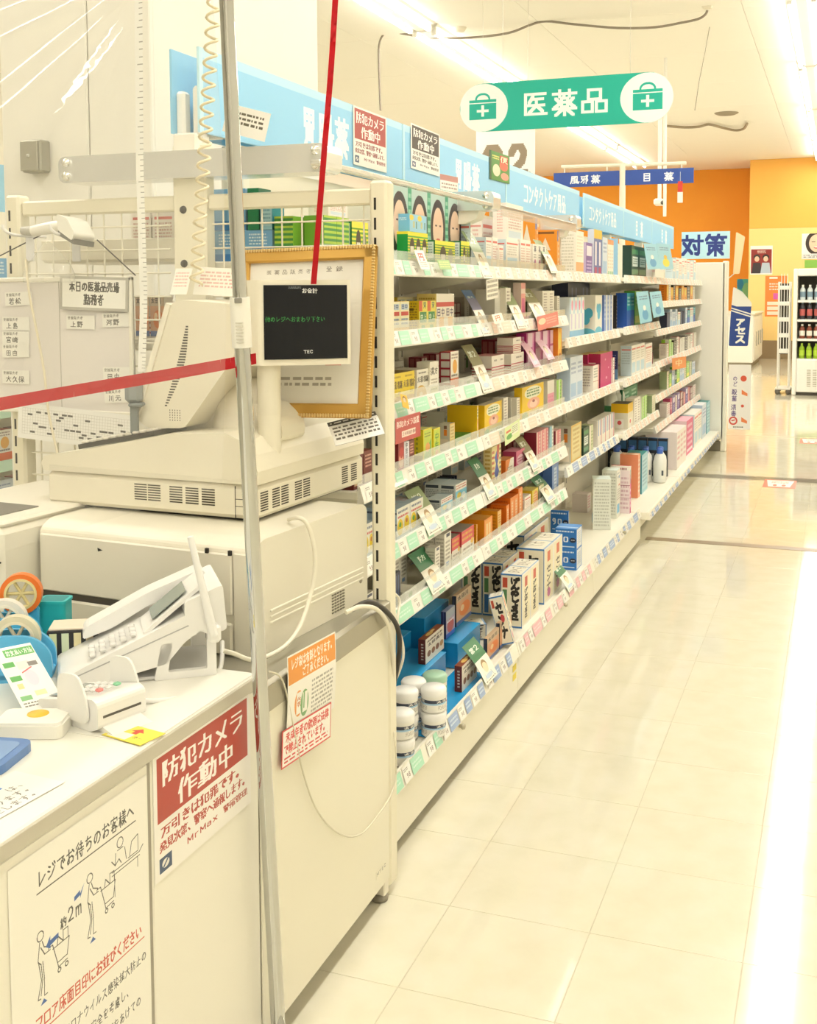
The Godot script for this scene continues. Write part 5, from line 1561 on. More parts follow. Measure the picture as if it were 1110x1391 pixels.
func draw_op(im: Image, o: Array, fx: float, fy: float) -> void:
	match o[0]:
		"r": p_rect(im, o[1] * fx, o[2] * fy, o[3] * fx, o[4] * fy, Color(o[5]))
		"d": p_disc(im, o[1] * fx, o[2] * fy, o[3] * fx, o[4] * fy, Color(o[5]))
		"p": p_print(im, o[1] * fx, o[2] * fy, o[3] * fx, o[4] * fy, o[5], Color(o[6]))
		"t": p_text(im, o[1], o[2] * fx, o[3] * fy, o[4] * fx, o[5] * fy, Color(o[6]), o[7], o[8])
		"s":
			for k in o[1]:
				p_rect(im, 0, (k + 0.5) * 160.0 / o[1], im.get_width(), 80.0 / o[1], Color(o[2]))
		"b":
			p_rect(im, 0, 0, im.get_width(), o[1], Color(o[2]))
			p_rect(im, 0, 160 - o[1], im.get_width(), o[1], Color(o[2]))
			p_rect(im, 0, 0, o[1], 160, Color(o[2]))
			p_rect(im, im.get_width() - o[1], 0, o[1], 160, Color(o[2]))
		"w":
			var pts := []
			for i in range(1, o.size() - 1, 2):
				pts.append(Vector2(o[i] * fx, o[i + 1] * fy))
			p_poly(im, pts, Color(o[-1]))
func build_atlas() -> void:
	atlas = paper(2048, 2048, "e8e2d2")
	# rail cards
	art("card0", "f7f4ea", "f7f4ea", "f7f4ea", [["p", 12, 14, 50, 22, 2, "8a8474"], ["t", "98", 36, 48, 20, 34, "8a746a", 4.0, false]])
	art("card1", "b3e4c6", "b3e4c6", "b3e4c6", [["p", 14, 26, 70, 46, 2, "daf3e2"]])
	art("card2", "f8dac6", "f8dac6", "f8dac6", [["p", 14, 22, 70, 52, 2, "fbe9dc"]])
	art("card3", "9fb4d6", "9fb4d6", "9fb4d6", [["p", 14, 22, 70, 52, 2, "dbe6f2"]])
	art("card4", "f0bcc0", "f0bcc0", "f0bcc0", [["p", 14, 22, 70, 52, 2, "fadfdd"]])
	var bottle := [["s", 12, "4fae3a"], ["r", 0, 0, 100, 12, "f5e63c"], ["d", 22, 44, 11, 26, "4a3c2a"], ["r", 14, 42, 16, 22, "e9e2cf"], ["d", 52, 44, 11, 26, "4a3c2a"], ["r", 44, 42, 16, 22, "e9e2cf"], ["d", 82, 44, 11, 26, "4a3c2a"], ["r", 74, 42, 16, 22, "e9e2cf"], ["r", 14, 76, 34, 20, "a38438"]]
	art("green_drink", "f0dd28", "199a3c", "f4e85a", bottle, [["r", 0, 0, 100, 9, "f0e23a"], ["d", 60, 70, 14, 8, "2fb24f"]], [["r", 0, 0, 100, 20, "2d8a4a"]])
	art("sky_drink", "9fd3ea", "7cc3e4", "4f9f86", [["d", 12, 20, 12, 16, "f4d452"], ["d", 58, 20, 12, 16, "f4d452"], ["r", 20, 40, 10, 36, "c7c99a"], ["r", 64, 40, 10, 36, "c7c99a"], ["r", 36, 40, 6, 40, "5f8f86"], ["r", 84, 40, 6, 40, "5f8f86"]], [["p", 20, 20, 60, 20, 2, "d6eef6"]])
	art("stripe_pack", "f0e640", "2c7a46", "3f8f57", [["s", 10, "6aa52e"], ["r", 0, 0, 100, 16, "f5ec4e"], ["d", 40, 50, 14, 30, "4a3f30"], ["r", 30, 50, 20, 22, "ece7da"], ["d", 76, 54, 12, 28, "8b8f6a"]], [["r", 10, 6, 80, 60, "e9efe4"], ["p", 20, 12, 60, 48, 5, "9aa6a0"]])
	art("yellow_pack", "f3cf3e", "f0e3a0", "f6e27a", [["r", 10, 10, 80, 70, "f5a43a"], ["t", "0", 30, 24, 40, 40, "fbeec8", 6.0, false]], [["p", 10, 10, 80, 60, 4, "c7a63c"]])
	art("white_pink", "faf1e6", "f7eee2", "fbf5ea", [["r", 10, 12, 80, 6, "e0766a"], ["p", 12, 24, 76, 46, 6, "d9b4a6"], ["r", 12, 74, 76, 18, "d5e3ea"]], [["r", 10, 14, 80, 3, "e59a90"], ["p", 30, 20, 40, 60, 8, "e9b9ac"]], [["r", 20, 20, 60, 6, "e9a89c"]])
	art("white_blue", "f4efe4", "cfdde2", "f7f3e8", [["r", 8, 10, 84, 5, "de6f66"], ["p", 12, 20, 70, 30, 4, "c9c2b6"], ["r", 12, 56, 76, 34, "c3dce8"]], [["r", 10, 12, 80, 4, "d9746c"], ["p", 12, 22, 70, 40, 5, "b2bec2"]])
	art("lettered", "f6efe2", "f1e7d8", "f7f1e4", [["t", "薬", 24, 6, 50, 22, "5a5f66", 4.0, false], ["p", 24, 34, 50, 16, 2, "8f8a80"], ["d", 50, 70, 22, 18, "c77a9a"], ["r", 30, 60, 10, 24, "4f5a8a"]], [["p", 20, 20, 60, 60, 6, "a79c90"]])
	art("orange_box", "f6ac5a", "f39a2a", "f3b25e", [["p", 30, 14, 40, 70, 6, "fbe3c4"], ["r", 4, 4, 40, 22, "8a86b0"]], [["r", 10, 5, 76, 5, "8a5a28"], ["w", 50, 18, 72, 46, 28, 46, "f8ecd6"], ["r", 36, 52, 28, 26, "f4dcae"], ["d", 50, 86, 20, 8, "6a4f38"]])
	art("pale_box", "f7efdf", "f6efe2", "f8f3e6", [["r", 0, 70, 100, 20, "f5b27c"], ["p", 14, 10, 72, 50, 7, "dfd3bf"]], [["p", 12, 8, 76, 82, 12, "d9d2c0"]])
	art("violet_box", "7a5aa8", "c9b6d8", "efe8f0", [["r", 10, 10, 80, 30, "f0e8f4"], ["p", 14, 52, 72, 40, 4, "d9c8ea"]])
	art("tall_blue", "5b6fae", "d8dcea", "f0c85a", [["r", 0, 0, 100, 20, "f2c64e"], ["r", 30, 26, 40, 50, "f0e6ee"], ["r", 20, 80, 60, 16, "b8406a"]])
	art("lilac_white", "d9e2ee", "c2d4e6", "eef2f6", [["p", 16, 12, 68, 30, 3, "8fa0c4"], ["r", 10, 60, 80, 30, "a9c6e2"]])
	art("peach_top", "f7f0e2", "f4ecda", "f2a06a", [["r", 0, 0, 100, 14, "f2a06a"], ["p", 20, 26, 60, 52, 6, "e0cdb8"], ["r", 10, 84, 80, 8, "9cc7a4"]])
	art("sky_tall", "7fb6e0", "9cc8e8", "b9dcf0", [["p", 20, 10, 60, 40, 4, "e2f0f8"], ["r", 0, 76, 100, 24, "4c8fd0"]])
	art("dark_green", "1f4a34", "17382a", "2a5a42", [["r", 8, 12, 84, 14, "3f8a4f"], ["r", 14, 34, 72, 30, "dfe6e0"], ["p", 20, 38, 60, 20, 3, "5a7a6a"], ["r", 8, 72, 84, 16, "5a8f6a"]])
	art("yellow_blue", "f6eec8", "efd02e", "e9c23a", [["r", 12, 8, 76, 18, "c9d6e2"], ["t", "田中", 14, 9, 32, 15, "48618c", 4.0, false], ["r", 10, 32, 80, 12, "d2483c"], ["p", 14, 50, 72, 24, 2, "4a6aa0"], ["r", 0, 80, 100, 20, "f3c648"]], [["p", 14, 10, 72, 80, 9, "b08f22"]])
	art("yellow_green", "f3e46a", "efd02e", "f0dd5a", [["r", 0, 0, 40, 34, "e26a3c"], ["t", "胃", 46, 4, 44, 20, "7a8a5a", 4.0, false], ["r", 14, 36, 74, 34, "3c8f4e"], ["t", "中上", 18, 42, 32, 20, "eef6e4", 4.0, false], ["r", 30, 78, 40, 10, "5aa85a"]], [["p", 10, 6, 80, 86, 10, "b08f22"], ["r", 16, 24, 60, 8, "6d5a20"]])
	art("yellow_white", "f7efe0", "f3dc8a", "f4ead2", [["r", 0, 24, 100, 12, "d2504a"], ["t", "田中", 8, 40, 38, 22, "5a4a6a", 4.0, false], ["r", 30, 66, 50, 28, "f2b13e"]], [["p", 10, 10, 80, 70, 8, "c8a84a"]])
	art("grey_box", "e4dfd2", "dad4c6", "e6e1d4", [["r", 60, 6, 34, 20, "efe9dc"], ["p", 64, 10, 26, 12, 2, "6f685c"], ["r", 64, 34, 16, 60, "efe9dc"], ["p", 66, 38, 12, 50, 6, "857d70"]])
	art("tall_white", "f5efe2", "efe7d6", "f5efe2", [["p", 24, 8, 52, 84, 9, "a9988e"]])
	art("pink_strip", "f3a9a0", "f7ddd2", "e98a80", [["r", 0, 16, 100, 12, "f6dccc"], ["r", 20, 40, 60, 50, "e06a9a"]])
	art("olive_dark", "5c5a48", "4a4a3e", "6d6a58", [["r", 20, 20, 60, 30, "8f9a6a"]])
	art("pastel_tall", "eef1ee", "e4ecf0", "f2f2ec", [["r", 0, 0, 34, 40, "bcd9ec"], ["d", 66, 20, 20, 12, "ee8fb6"], ["r", 40, 40, 30, 36, "d8cfe8"], ["r", 0, 80, 100, 20, "8cc3e4"]])
	art("berry_white", "f5f1e6", "f2ede0", "f5f1e6", [["d", 38, 34, 20, 12, "58bfe0"], ["d", 66, 34, 20, 12, "58bfe0"], ["d", 52, 50, 20, 12, "58bfe0"], ["d", 50, 94, 50, 14, "6cc4dc"]], [["d", 30, 46, 22, 13, "58bfe0"], ["d", 64, 46, 22, 13, "58bfe0"], ["d", 48, 62, 22, 13, "58bfe0"], ["d", 50, 96, 50, 12, "6cc4dc"]])
	art("blue_stripe", "8fa9e0", "6f8fd6", "eef0f4", [["r", 60, 0, 40, 100, "f2f0e6"], ["p", 10, 10, 40, 60, 5, "cfd9f2"]])
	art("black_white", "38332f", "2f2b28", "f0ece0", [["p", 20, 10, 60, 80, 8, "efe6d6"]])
	art("teal_blue", "2f9fae", "2a58b0", "7fd0c0", [["r", 0, 50, 100, 50, "2f5fb8"], ["p", 16, 10, 68, 30, 3, "d8f0f0"]])
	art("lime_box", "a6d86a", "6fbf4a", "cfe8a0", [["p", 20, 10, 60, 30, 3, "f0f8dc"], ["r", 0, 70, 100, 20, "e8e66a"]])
	art("kampo_yellow", "f4d83a", "efcf2e", "8a6a2a", [["p", 20, 8, 60, 12, 1, "b8962e"], ["t", "大正漢方胃腸薬", 8, 26, 11, 24, "5c4a1e", 2.5, false], ["p", 60, 58, 24, 12, 2, "8a6f2a"], ["d", 60, 104, 70, 30, "c99a2c"]])
	art("kampo_white", "f5f0e2", "efe9da", "cfc6b4", [["p", 16, 8, 60, 10, 1, "7a746a"], ["t", "大正漢方胃腸薬", 8, 24, 11, 20, "4d4638", 2.5, false], ["d", 34, 92, 46, 38, "d9ad4e"], ["d", 36, 84, 12, 8, "f6e9c0"]], [["p", 10, 20, 80, 20, 2, "8f887a"]])
	art("kampo_tall", "f6f1e4", "efe9da", "efe8d8", [["t", "漢方", 8, 18, 38, 20, "5f584c", 4.0, false], ["p", 12, 48, 70, 18, 2, "b0a28e"], ["r", 10, 72, 80, 24, "e6e0b0"], ["p", 16, 76, 68, 8, 1, "6a8a5a"]], [["t", "胃腸", 10, 20, 36, 20, "6f685c", 4.0, false]])
	art("red_carton", "f6efe4", "9c2434", "d8483a", [["r", 0, 70, 100, 30, "e2672e"], ["p", 14, 6, 72, 16, 2, "a68f84"], ["d", 54, 40, 26, 18, "f0b04a"], ["p", 14, 58, 72, 10, 1, "5f564c"]], [["r", 14, 4, 76, 16, "ded6cc"], ["r", 14, 25, 76, 16, "ded6cc"], ["r", 14, 46, 76, 16, "ded6cc"], ["r", 14, 66, 76, 14, "ded6cc"]])
	art("maroon_box", "e9d6cc", "8f2434", "a83a48", [["b", 8, "8f2434"], ["r", 46, 0, 8, 100, "8f2434"], ["r", 0, 48, 100, 6, "8f2434"]], [["r", 10, 6, 34, 38, "a8605e"], ["r", 54, 6, 34, 38, "a8605e"], ["r", 10, 54, 34, 40, "a8605e"], ["r", 54, 54, 34, 40, "a8605e"]])
	art("red_striped", "f7efe4", "f5ece0", "e4b8ae", [["r", 0, 46, 100, 5, "c04a58"], ["r", 0, 58, 100, 5, "c04a58"], ["r", 0, 70, 100, 5, "c04a58"], ["r", 0, 82, 100, 5, "c04a58"], ["p", 40, 14, 40, 16, 1, "7a6a64"]], [["r", 0, 52, 100, 5, "b8404e"], ["r", 0, 64, 100, 5, "b8404e"], ["r", 0, 76, 100, 5, "b8404e"], ["r", 0, 88, 100, 5, "b8404e"]], [["s", 5, "c85a64"]])
	art("magenta_box", "f2d3e4", "a81f74", "d84a9c", [["r", 0, 0, 20, 100, "a82878"], ["r", 20, 40, 70, 6, "c2609c"], ["r", 78, 0, 22, 100, "e58cc0"]], [["r", 16, 10, 60, 36, "d9b6cc"], ["r", 16, 54, 60, 40, "d9b6cc"]])
	art("orange_carton", "f6b03a", "f08a1e", "e87a1c", [["d", 46, 36, 30, 24, "f7d95a"], ["p", 30, 70, 50, 20, 2, "a8501c"]], [["p", 30, 10, 30, 80, 6, "c86a14"]])
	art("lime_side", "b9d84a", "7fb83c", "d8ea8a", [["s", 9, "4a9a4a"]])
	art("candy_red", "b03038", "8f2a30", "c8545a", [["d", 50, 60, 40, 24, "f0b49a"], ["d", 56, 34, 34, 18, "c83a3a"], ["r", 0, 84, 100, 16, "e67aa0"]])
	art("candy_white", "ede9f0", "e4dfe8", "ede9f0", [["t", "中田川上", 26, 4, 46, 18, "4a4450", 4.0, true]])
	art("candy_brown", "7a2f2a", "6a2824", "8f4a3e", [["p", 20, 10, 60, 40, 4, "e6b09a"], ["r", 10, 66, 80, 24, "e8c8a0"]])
	art("lemon_box", "cfe05a", "efdc2e", "eef09a", [["b", 8, "f0e23a"], ["w", 10, 80, 90, 34, 90, 92, 10, 96, "7ac05a"], ["p", 16, 12, 68, 16, 2, "8a9a3a"], ["d", 50, 58, 26, 14, "f2b06a"]], [["p", 26, 10, 20, 70, 5, "8a8a2a"], ["r", 10, 80, 80, 16, "b8a82a"]])
	art("lemon_slim", "d2e24e", "efdc2e", "eef09a", [["b", 10, "f0e23a"], ["t", "中生", 20, 16, 60, 26, "6aa83a", 6.0, true], ["d", 50, 84, 26, 10, "f2b06a"]], [["p", 26, 10, 20, 70, 5, "8a8a2a"]])
	art("clear_case", "e8d8a0", "d5cfbd", "c9c4a8", [["b", 10, "e8c060"], ["p", 20, 10, 60, 70, 6, "c8a85a"]], [["r", 46, 22, 26, 22, "ee8a30"], ["r", 46, 8, 26, 12, "7a5a4a"], ["r", 14, 56, 70, 38, "efe2cc"]])
	art("green_packet", "dfe8a8", "5fae4a", "4f9f44", [["r", 0, 0, 100, 40, "5fae4a"], ["d", 60, 60, 30, 20, "eede5a"]])
	art("yellow_tray", "efc616", "eec111", "d9cfb8", [["d", 50, 22, 38, 18, "f3efd8"], ["p", 22, 10, 56, 24, 3, "5f8a4a"], ["d", 52, 54, 28, 17, "e9a88c"], ["d", 52, 56, 18, 11, "f2c8b4"], ["d", 52, 48, 6, 4, "9a4038"], ["r", 30, 78, 70, 22, "f6f2e6"], ["t", "ウィズワン", 34, 82, 12, 12, "4a443c", 2.0, false], ["d", 14, 86, 14, 12, "3fa04e"]])
	art("white_flat", "e9e6d8", "dcd8ca", "e3dfd2", [["r", 30, 30, 30, 50, "6aa85a"], ["p", 10, 20, 80, 30, 2, "9a978a"]])
	art("pink_white", "f0a8bc", "f2ece0", "f4eee2", [["r", 0, 0, 100, 44, "f3ede2"], ["p", 16, 50, 68, 36, 3, "e884a4"]], [["r", 14, 30, 20, 60, "ee9ab4"]])
	art("green_white", "9fd65a", "eef2dc", "e8f0d0", [["r", 46, 0, 20, 100, "f0f4e0"], ["p", 70, 8, 24, 80, 6, "7a9a5a"]], [["r", 0, 0, 50, 100, "9fd63e"]])
	art("medicine_blue", "f2efe4", "a9c3dc", "b5c8d8", [["p", 12, 8, 70, 14, 1, "6f7a90"], ["p", 10, 24, 76, 12, 1, "d2605a"], ["d", 26, 62, 20, 26, "f2d21e"], ["d", 26, 54, 8, 8, "5aa84a"], ["d", 74, 58, 18, 24, "f2d21e"], ["d", 74, 50, 7, 7, "c86a3a"], ["r", 0, 88, 100, 12, "a9c8e0"]], [["r", 0, 12, 100, 6, "4a5a80"], ["r", 0, 48, 100, 4, "4a5a80"], ["d", 60, 76, 26, 16, "e6c22e"]], [["p", 30, 20, 40, 60, 5, "c88a8a"]])
	art("aqua_box", "7fcbe6", "e2e6e4", "d2dfe4", [["r", 0, 0, 100, 34, "f0ece4"], ["p", 8, 6, 84, 22, 2, "c8706a"], ["d", 32, 56, 18, 14, "f0d85a"], ["d", 70, 64, 18, 16, "e8f2f2"], ["d", 50, 80, 14, 8, "3a6aa0"]], [["r", 8, 6, 80, 14, "4a5460"], ["p", 8, 26, 80, 40, 5, "9aa2a6"], ["r", 0, 76, 100, 24, "8fcbe0"]], [["r", 0, 0, 100, 14, "7f9aa8"]])
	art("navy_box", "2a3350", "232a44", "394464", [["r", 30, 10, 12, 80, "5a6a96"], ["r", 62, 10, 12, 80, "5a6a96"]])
	art("comic_box", "f2e6a8", "f0dca0", "e8d28a", [["w", 30, 30, 60, 10, 76, 30, 60, 50, 78, 70, 50, 92, 28, 70, 44, 48, "4a62b8"], ["w", 55, 0, 80, 0, 70, 40, 56, 36, "d2483c"], ["p", 4, 10, 24, 80, 6, "c84a3a"], ["p", 80, 8, 16, 84, 7, "6a5a4a"]], [["p", 20, 8, 60, 84, 8, "c8a04a"]])
	art("small_orange", "f4ece0", "e8742a", "ef9a5a", [["w", 0, 0, 60, 0, 0, 100, "ee8a3a"], ["p", 20, 40, 60, 40, 3, "b09a84"]])
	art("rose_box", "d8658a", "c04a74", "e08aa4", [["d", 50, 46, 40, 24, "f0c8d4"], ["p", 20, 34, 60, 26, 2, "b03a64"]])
	art("red_pink", "ea8f98", "8f2438", "f0b4b4", [["r", 0, 0, 30, 100, "f4ccc4"], ["r", 40, 0, 16, 100, "e0707e"], ["p", 62, 10, 30, 80, 7, "f8e0dc"]])
	art("aqua_tall", "8cc6dc", "c2dfe6", "e4eeec", [["r", 56, 0, 44, 100, "f0ede2"], ["p", 62, 8, 30, 84, 7, "a9b8b4"]])
	art("white_med", "f2ede2", "e6e1d6", "d9d3c8", [["r", 30, 4, 50, 8, "4a4f66"], ["p", 20, 20, 60, 50, 5, "a49a90"], ["r", 26, 74, 40, 10, "8aa6d0"]], [["p", 10, 10, 80, 80, 9, "b5aea2"]])
	art("red_white", "f1ebe0", "b8404a", "a89c90", [["r", 0, 0, 100, 44, "e2535a"], ["p", 8, 6, 80, 32, 2, "e8b84a"], ["p", 12, 56, 76, 26, 2, "a89c90"], ["d", 84, 48, 12, 9, "f0c45a"]], [["r", 0, 50, 100, 50, "ece6da"], ["r", 30, 10, 50, 24, "d8a838"]])
	art("amber_box", "f2b45a", "f2a01e", "e8941c", [["r", 14, 8, 72, 84, "f5c878"], ["p", 20, 14, 60, 40, 4, "d87a1c"], ["r", 20, 60, 60, 32, "f6e68a"]], [["p", 60, 10, 30, 80, 6, "d8861a"]])
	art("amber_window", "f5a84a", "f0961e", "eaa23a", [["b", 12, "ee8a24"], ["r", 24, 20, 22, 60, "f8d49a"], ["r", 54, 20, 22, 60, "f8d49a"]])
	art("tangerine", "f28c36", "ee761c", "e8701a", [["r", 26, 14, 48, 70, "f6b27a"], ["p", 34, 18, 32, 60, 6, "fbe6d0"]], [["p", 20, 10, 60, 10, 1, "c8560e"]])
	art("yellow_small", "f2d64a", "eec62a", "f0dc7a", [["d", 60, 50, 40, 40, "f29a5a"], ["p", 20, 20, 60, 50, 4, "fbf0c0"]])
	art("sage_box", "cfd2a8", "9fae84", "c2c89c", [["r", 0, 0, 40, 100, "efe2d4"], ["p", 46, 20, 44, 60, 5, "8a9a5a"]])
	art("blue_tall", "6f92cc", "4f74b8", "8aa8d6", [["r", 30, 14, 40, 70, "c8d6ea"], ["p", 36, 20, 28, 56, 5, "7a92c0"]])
	art("genno", "f2e8cc", "efe5c8", "f1ead6", [["b", 7, "f6f2e6"], ["r", 10, 10, 80, 80, "f2e8c6"], ["r", 34, 10, 30, 18, "c8553c"], ["t", "げんのしょうこ", 30, 32, 36, 7, "3a342c", 4.0, true]], [["b", 6, "3f7ab8"], ["r", 4, 4, 92, 92, "f1e9d0"], ["r", 10, 8, 22, 18, "c8553c"], ["r", 10, 30, 20, 26, "5a8a5a"], ["r", 10, 60, 20, 34, "3f7ab8"], ["t", "げんのしょうこ", 46, 8, 40, 10, "2f2a24", 7.0, true]], [["b", 5, "8fb2d6"], ["t", "げんの", 20, 10, 60, 22, "8a7a64", 3.0, true]])
	art("senna", "f2e8cc", "f0e7d2", "f1ead6", [["b", 7, "f6f2e6"], ["r", 10, 10, 80, 80, "f2e8c6"], ["r", 34, 10, 30, 18, "d86a4a"], ["t", "センナ", 28, 34, 42, 14, "4a4238", 4.0, true], ["d", 50, 84, 16, 8, "c86a9a"]], [["b", 6, "3f7ab8"], ["r", 4, 4, 92, 92, "f1e9d0"], ["r", 10, 8, 18, 16, "c8553c"], ["t", "センナ", 34, 14, 44, 22, "28241f", 9.0, true], ["d", 64, 46, 14, 8, "c84a4a"]], [["b", 5, "8fb2d6"], ["t", "セン", 24, 16, 56, 26, "7a6a54", 3.0, true]])
	art("ninety_blue", "e6e9ee", "2f78c8", "5c9ae0", [["b", 8, "3f86d2"], ["p", 20, 20, 60, 60, 6, "b8c2d2"]], [["p", 6, 8, 80, 14, 1, "dbe8f4"], ["t", "90", 8, 36, 26, 30, "e6eef6", 6.0, false], ["d", 82, 54, 15, 12, "28324a"], ["p", 74, 50, 16, 8, 1, "d8dfe8"], ["r", 10, 84, 80, 5, "cfe0f2"]], [["r", 0, 60, 100, 12, "cfe2f4"]])
	art("brown_pack", "efe6d4", "6a2a1c", "8a4426", [["p", 10, 10, 80, 14, 1, "7a6a5a"], ["t", "太田漢方", 14, 24, 18, 14, "4a3a2e", 2.5, false], ["d", 20, 66, 9, 12, "8a5a3a"], ["d", 42, 66, 9, 12, "8a5a3a"], ["d", 64, 66, 9, 12, "8a5a3a"], ["d", 86, 66, 9, 12, "b98a4a"]], [["p", 40, 16, 30, 70, 6, "e6dcc8"]], [["d", 50, 60, 30, 16, "e8c06a"], ["d", 40, 40, 20, 10, "f0d08a"]])
	art("blister", "d9a27a", "2a2c3a", "c8a884", [["r", 0, 0, 100, 26, "c9b090"], ["t", "太田川", 10, 6, 22, 14, "4a3a3a", 3.0, false], ["d", 56, 58, 34, 22, "e8823a"], ["d", 40, 52, 12, 10, "f2d0a0"], ["r", 0, 86, 100, 14, "4a6aa8"]], [["r", 30, 0, 20, 100, "484c60"]])
	art("blister_blue", "b0a6b8", "2c3468", "8a94b8", [["r", 0, 0, 100, 30, "a8b0b8"], ["d", 50, 60, 36, 24, "c8584a"], ["r", 0, 84, 100, 16, "3a62c0"], ["p", 10, 36, 80, 14, 1, "e6e2ea"]], [["r", 40, 0, 12, 100, "5a64a0"]])
	art("mint_carton", "f0ede0", "e6e8dc", "dce8e0", [["p", 14, 6, 60, 14, 2, "a8b0b0"], ["r", 60, 14, 20, 6, "7fa0c8"], ["r", 50, 32, 40, 3, "d88a6a"], ["p", 14, 40, 70, 24, 5, "b5b4a8"], ["r", 16, 72, 60, 18, "6fc0e6"]], [["p", 10, 6, 80, 88, 14, "c2c4b6"]])
	art("pink_carton", "d8508c", "f3e2e2", "c83a48", [["w", 0, 0, 100, 0, 100, 30, 0, 16, "e9e2d8"], ["r", 30, 8, 40, 30, "8a9a8a"], ["d", 50, 62, 30, 26, "e47aae"], ["p", 20, 46, 60, 44, 4, "f6d6e6"]], [["r", 0, 0, 100, 10, "f6efe6"], ["p", 16, 3, 66, 8, 1, "8a3040"], ["p", 8, 22, 84, 70, 8, "d8b4bc"], ["r", 0, 40, 100, 1, "a86a78"], ["r", 0, 66, 100, 1, "a86a78"]], [["r", 0, 60, 100, 40, "f2ece2"]])
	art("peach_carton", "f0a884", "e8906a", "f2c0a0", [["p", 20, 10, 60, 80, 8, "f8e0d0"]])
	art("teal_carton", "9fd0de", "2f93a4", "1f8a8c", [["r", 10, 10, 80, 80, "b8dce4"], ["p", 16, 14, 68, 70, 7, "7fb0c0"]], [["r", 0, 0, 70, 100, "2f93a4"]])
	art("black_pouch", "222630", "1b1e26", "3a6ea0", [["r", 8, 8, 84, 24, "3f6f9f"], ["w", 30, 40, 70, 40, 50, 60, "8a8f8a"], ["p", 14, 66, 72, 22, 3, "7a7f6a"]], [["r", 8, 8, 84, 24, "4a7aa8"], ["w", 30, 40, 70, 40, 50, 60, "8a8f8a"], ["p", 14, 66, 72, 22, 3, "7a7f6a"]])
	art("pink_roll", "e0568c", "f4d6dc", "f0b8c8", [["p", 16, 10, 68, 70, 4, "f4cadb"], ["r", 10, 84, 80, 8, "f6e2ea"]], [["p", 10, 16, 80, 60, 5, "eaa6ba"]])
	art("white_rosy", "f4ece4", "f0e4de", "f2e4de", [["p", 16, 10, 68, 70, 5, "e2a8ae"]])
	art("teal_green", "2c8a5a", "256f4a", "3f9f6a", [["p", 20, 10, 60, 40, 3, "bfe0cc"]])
	art("yellow_case", "e8dfc8", "e3dbc6", "3a342c", [["r", 0, 0, 100, 36, "eebf1c"], ["r", 26, 60, 48, 36, "f2ece0"], ["d", 50, 72, 12, 8, "d85a5a"]], [["r", 0, 0, 100, 36, "e8b81a"], ["r", 26, 60, 48, 36, "f2ece0"], ["d", 50, 74, 12, 8, "d85a5a"]])
	art("striped_tube", "efe8dc", "e9e0d4", "efe8dc", [["r", 20, 0, 14, 60, "4f84c0"], ["r", 60, 0, 14, 60, "4f84c0"], ["r", 80, 0, 12, 100, "c83a54"]])
	art("navy_gradient", "3a3f78", "30356a", "c9c6c0", [["r", 0, 70, 100, 30, "6f9fc8"], ["p", 16, 12, 68, 50, 6, "8a8fc0"], ["r", 0, 44, 100, 3, "c070a8"]], [["r", 0, 60, 100, 40, "6a94c0"], ["p", 10, 12, 80, 40, 5, "7a80b4"]])
	art("fuchsia", "d02f78", "8a2450", "e8c070", [["d", 40, 20, 4, 3, "f0b0cc"], ["d", 66, 46, 4, 3, "f0b0cc"], ["d", 50, 74, 6, 4, "f0b0cc"]], [["r", 0, 0, 100, 26, "b82a58"], ["r", 0, 26, 60, 74, "f0e6dc"]])
	art("cream_red", "f3ece0", "efe6da", "c83a58", [["r", 80, 0, 20, 100, "e8888a"], ["r", 0, 60, 100, 2, "c06a70"], ["p", 12, 10, 60, 40, 4, "a0a49a"]], [["p", 12, 10, 70, 70, 7, "b8a8a0"]])
	art("green_talker", "2f7a4c", "f2eee0", "f2eee0")
	atlas_mat = tm(atlas, 0.38, 0.5)

# ---------------------------------------------------------------- goods on the shelves
var box_meshes := {}
var last_top := 0.0
var label_names := {}
# art, label words, bay, shelf, pixel of the near front edge, of the far front edge and of the top at the near edge, distance back from the rail, depth
func goods(id: String, words_: String, bay: int, s: int, u0: float, u1: float, v: float, back: float, depth: float, opt := {}) -> void:
	var base_x: float = fronts[bay] if s < rails[bay].size() else (-0.95 if bay < 3 else -0.91)
	var xf := base_x - 0.012 - back
	var y0 := shelf_top(bay, s) - 0.002
	if opt.get("above", false):
		y0 = last_top
	y0 += 0.0005
	var p0 := on_x(u0, v, xf)
	var p1 := on_x(u1, v, xf)
	p0.z = minf(p0.z, bays[bay][0] - 0.006)
	p1.z = clampf(p1.z, bays[bay][1] + 0.006, p0.z - 0.012)
	var h: float = opt.get("h", p0.y - y0)
	var over: float = rails[bay][s - 1] + 0.004 - y0 if s > 0 and s < rails[bay].size() else 0.4
	h = clampf(h, 0.012, over)
	var n: int = opt.get("n", 1)
	var each := (p0.z - p1.z) / n
	var w := maxf(0.008, each - 0.0015)
	var rows: int = opt.get("rows", 1)
	var key := "%s %.3f %.3f %.3f" % [id, w, h, depth]
	if not box_meshes.has(key):
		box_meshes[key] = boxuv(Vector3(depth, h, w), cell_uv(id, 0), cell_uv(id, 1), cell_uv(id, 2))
	var label := "%s on %s" % [words_, shelf_word(bay, s)]
	var turn: float = opt.get("turn", 0.0)
	var stack: int = opt.get("stack", 1)
	for r in rows:
		for k in n:
			for t in stack:
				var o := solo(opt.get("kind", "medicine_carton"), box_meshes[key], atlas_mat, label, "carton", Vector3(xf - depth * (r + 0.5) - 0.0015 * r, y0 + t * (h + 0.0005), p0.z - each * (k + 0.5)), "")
				o.rotation.y = turn + dice.randf_range(-0.012, 0.012)
				if rows * n * stack > 1:
					o.set_meta("group", label)
	last_top = y0 + h * stack + 0.0005 * (stack - 1)

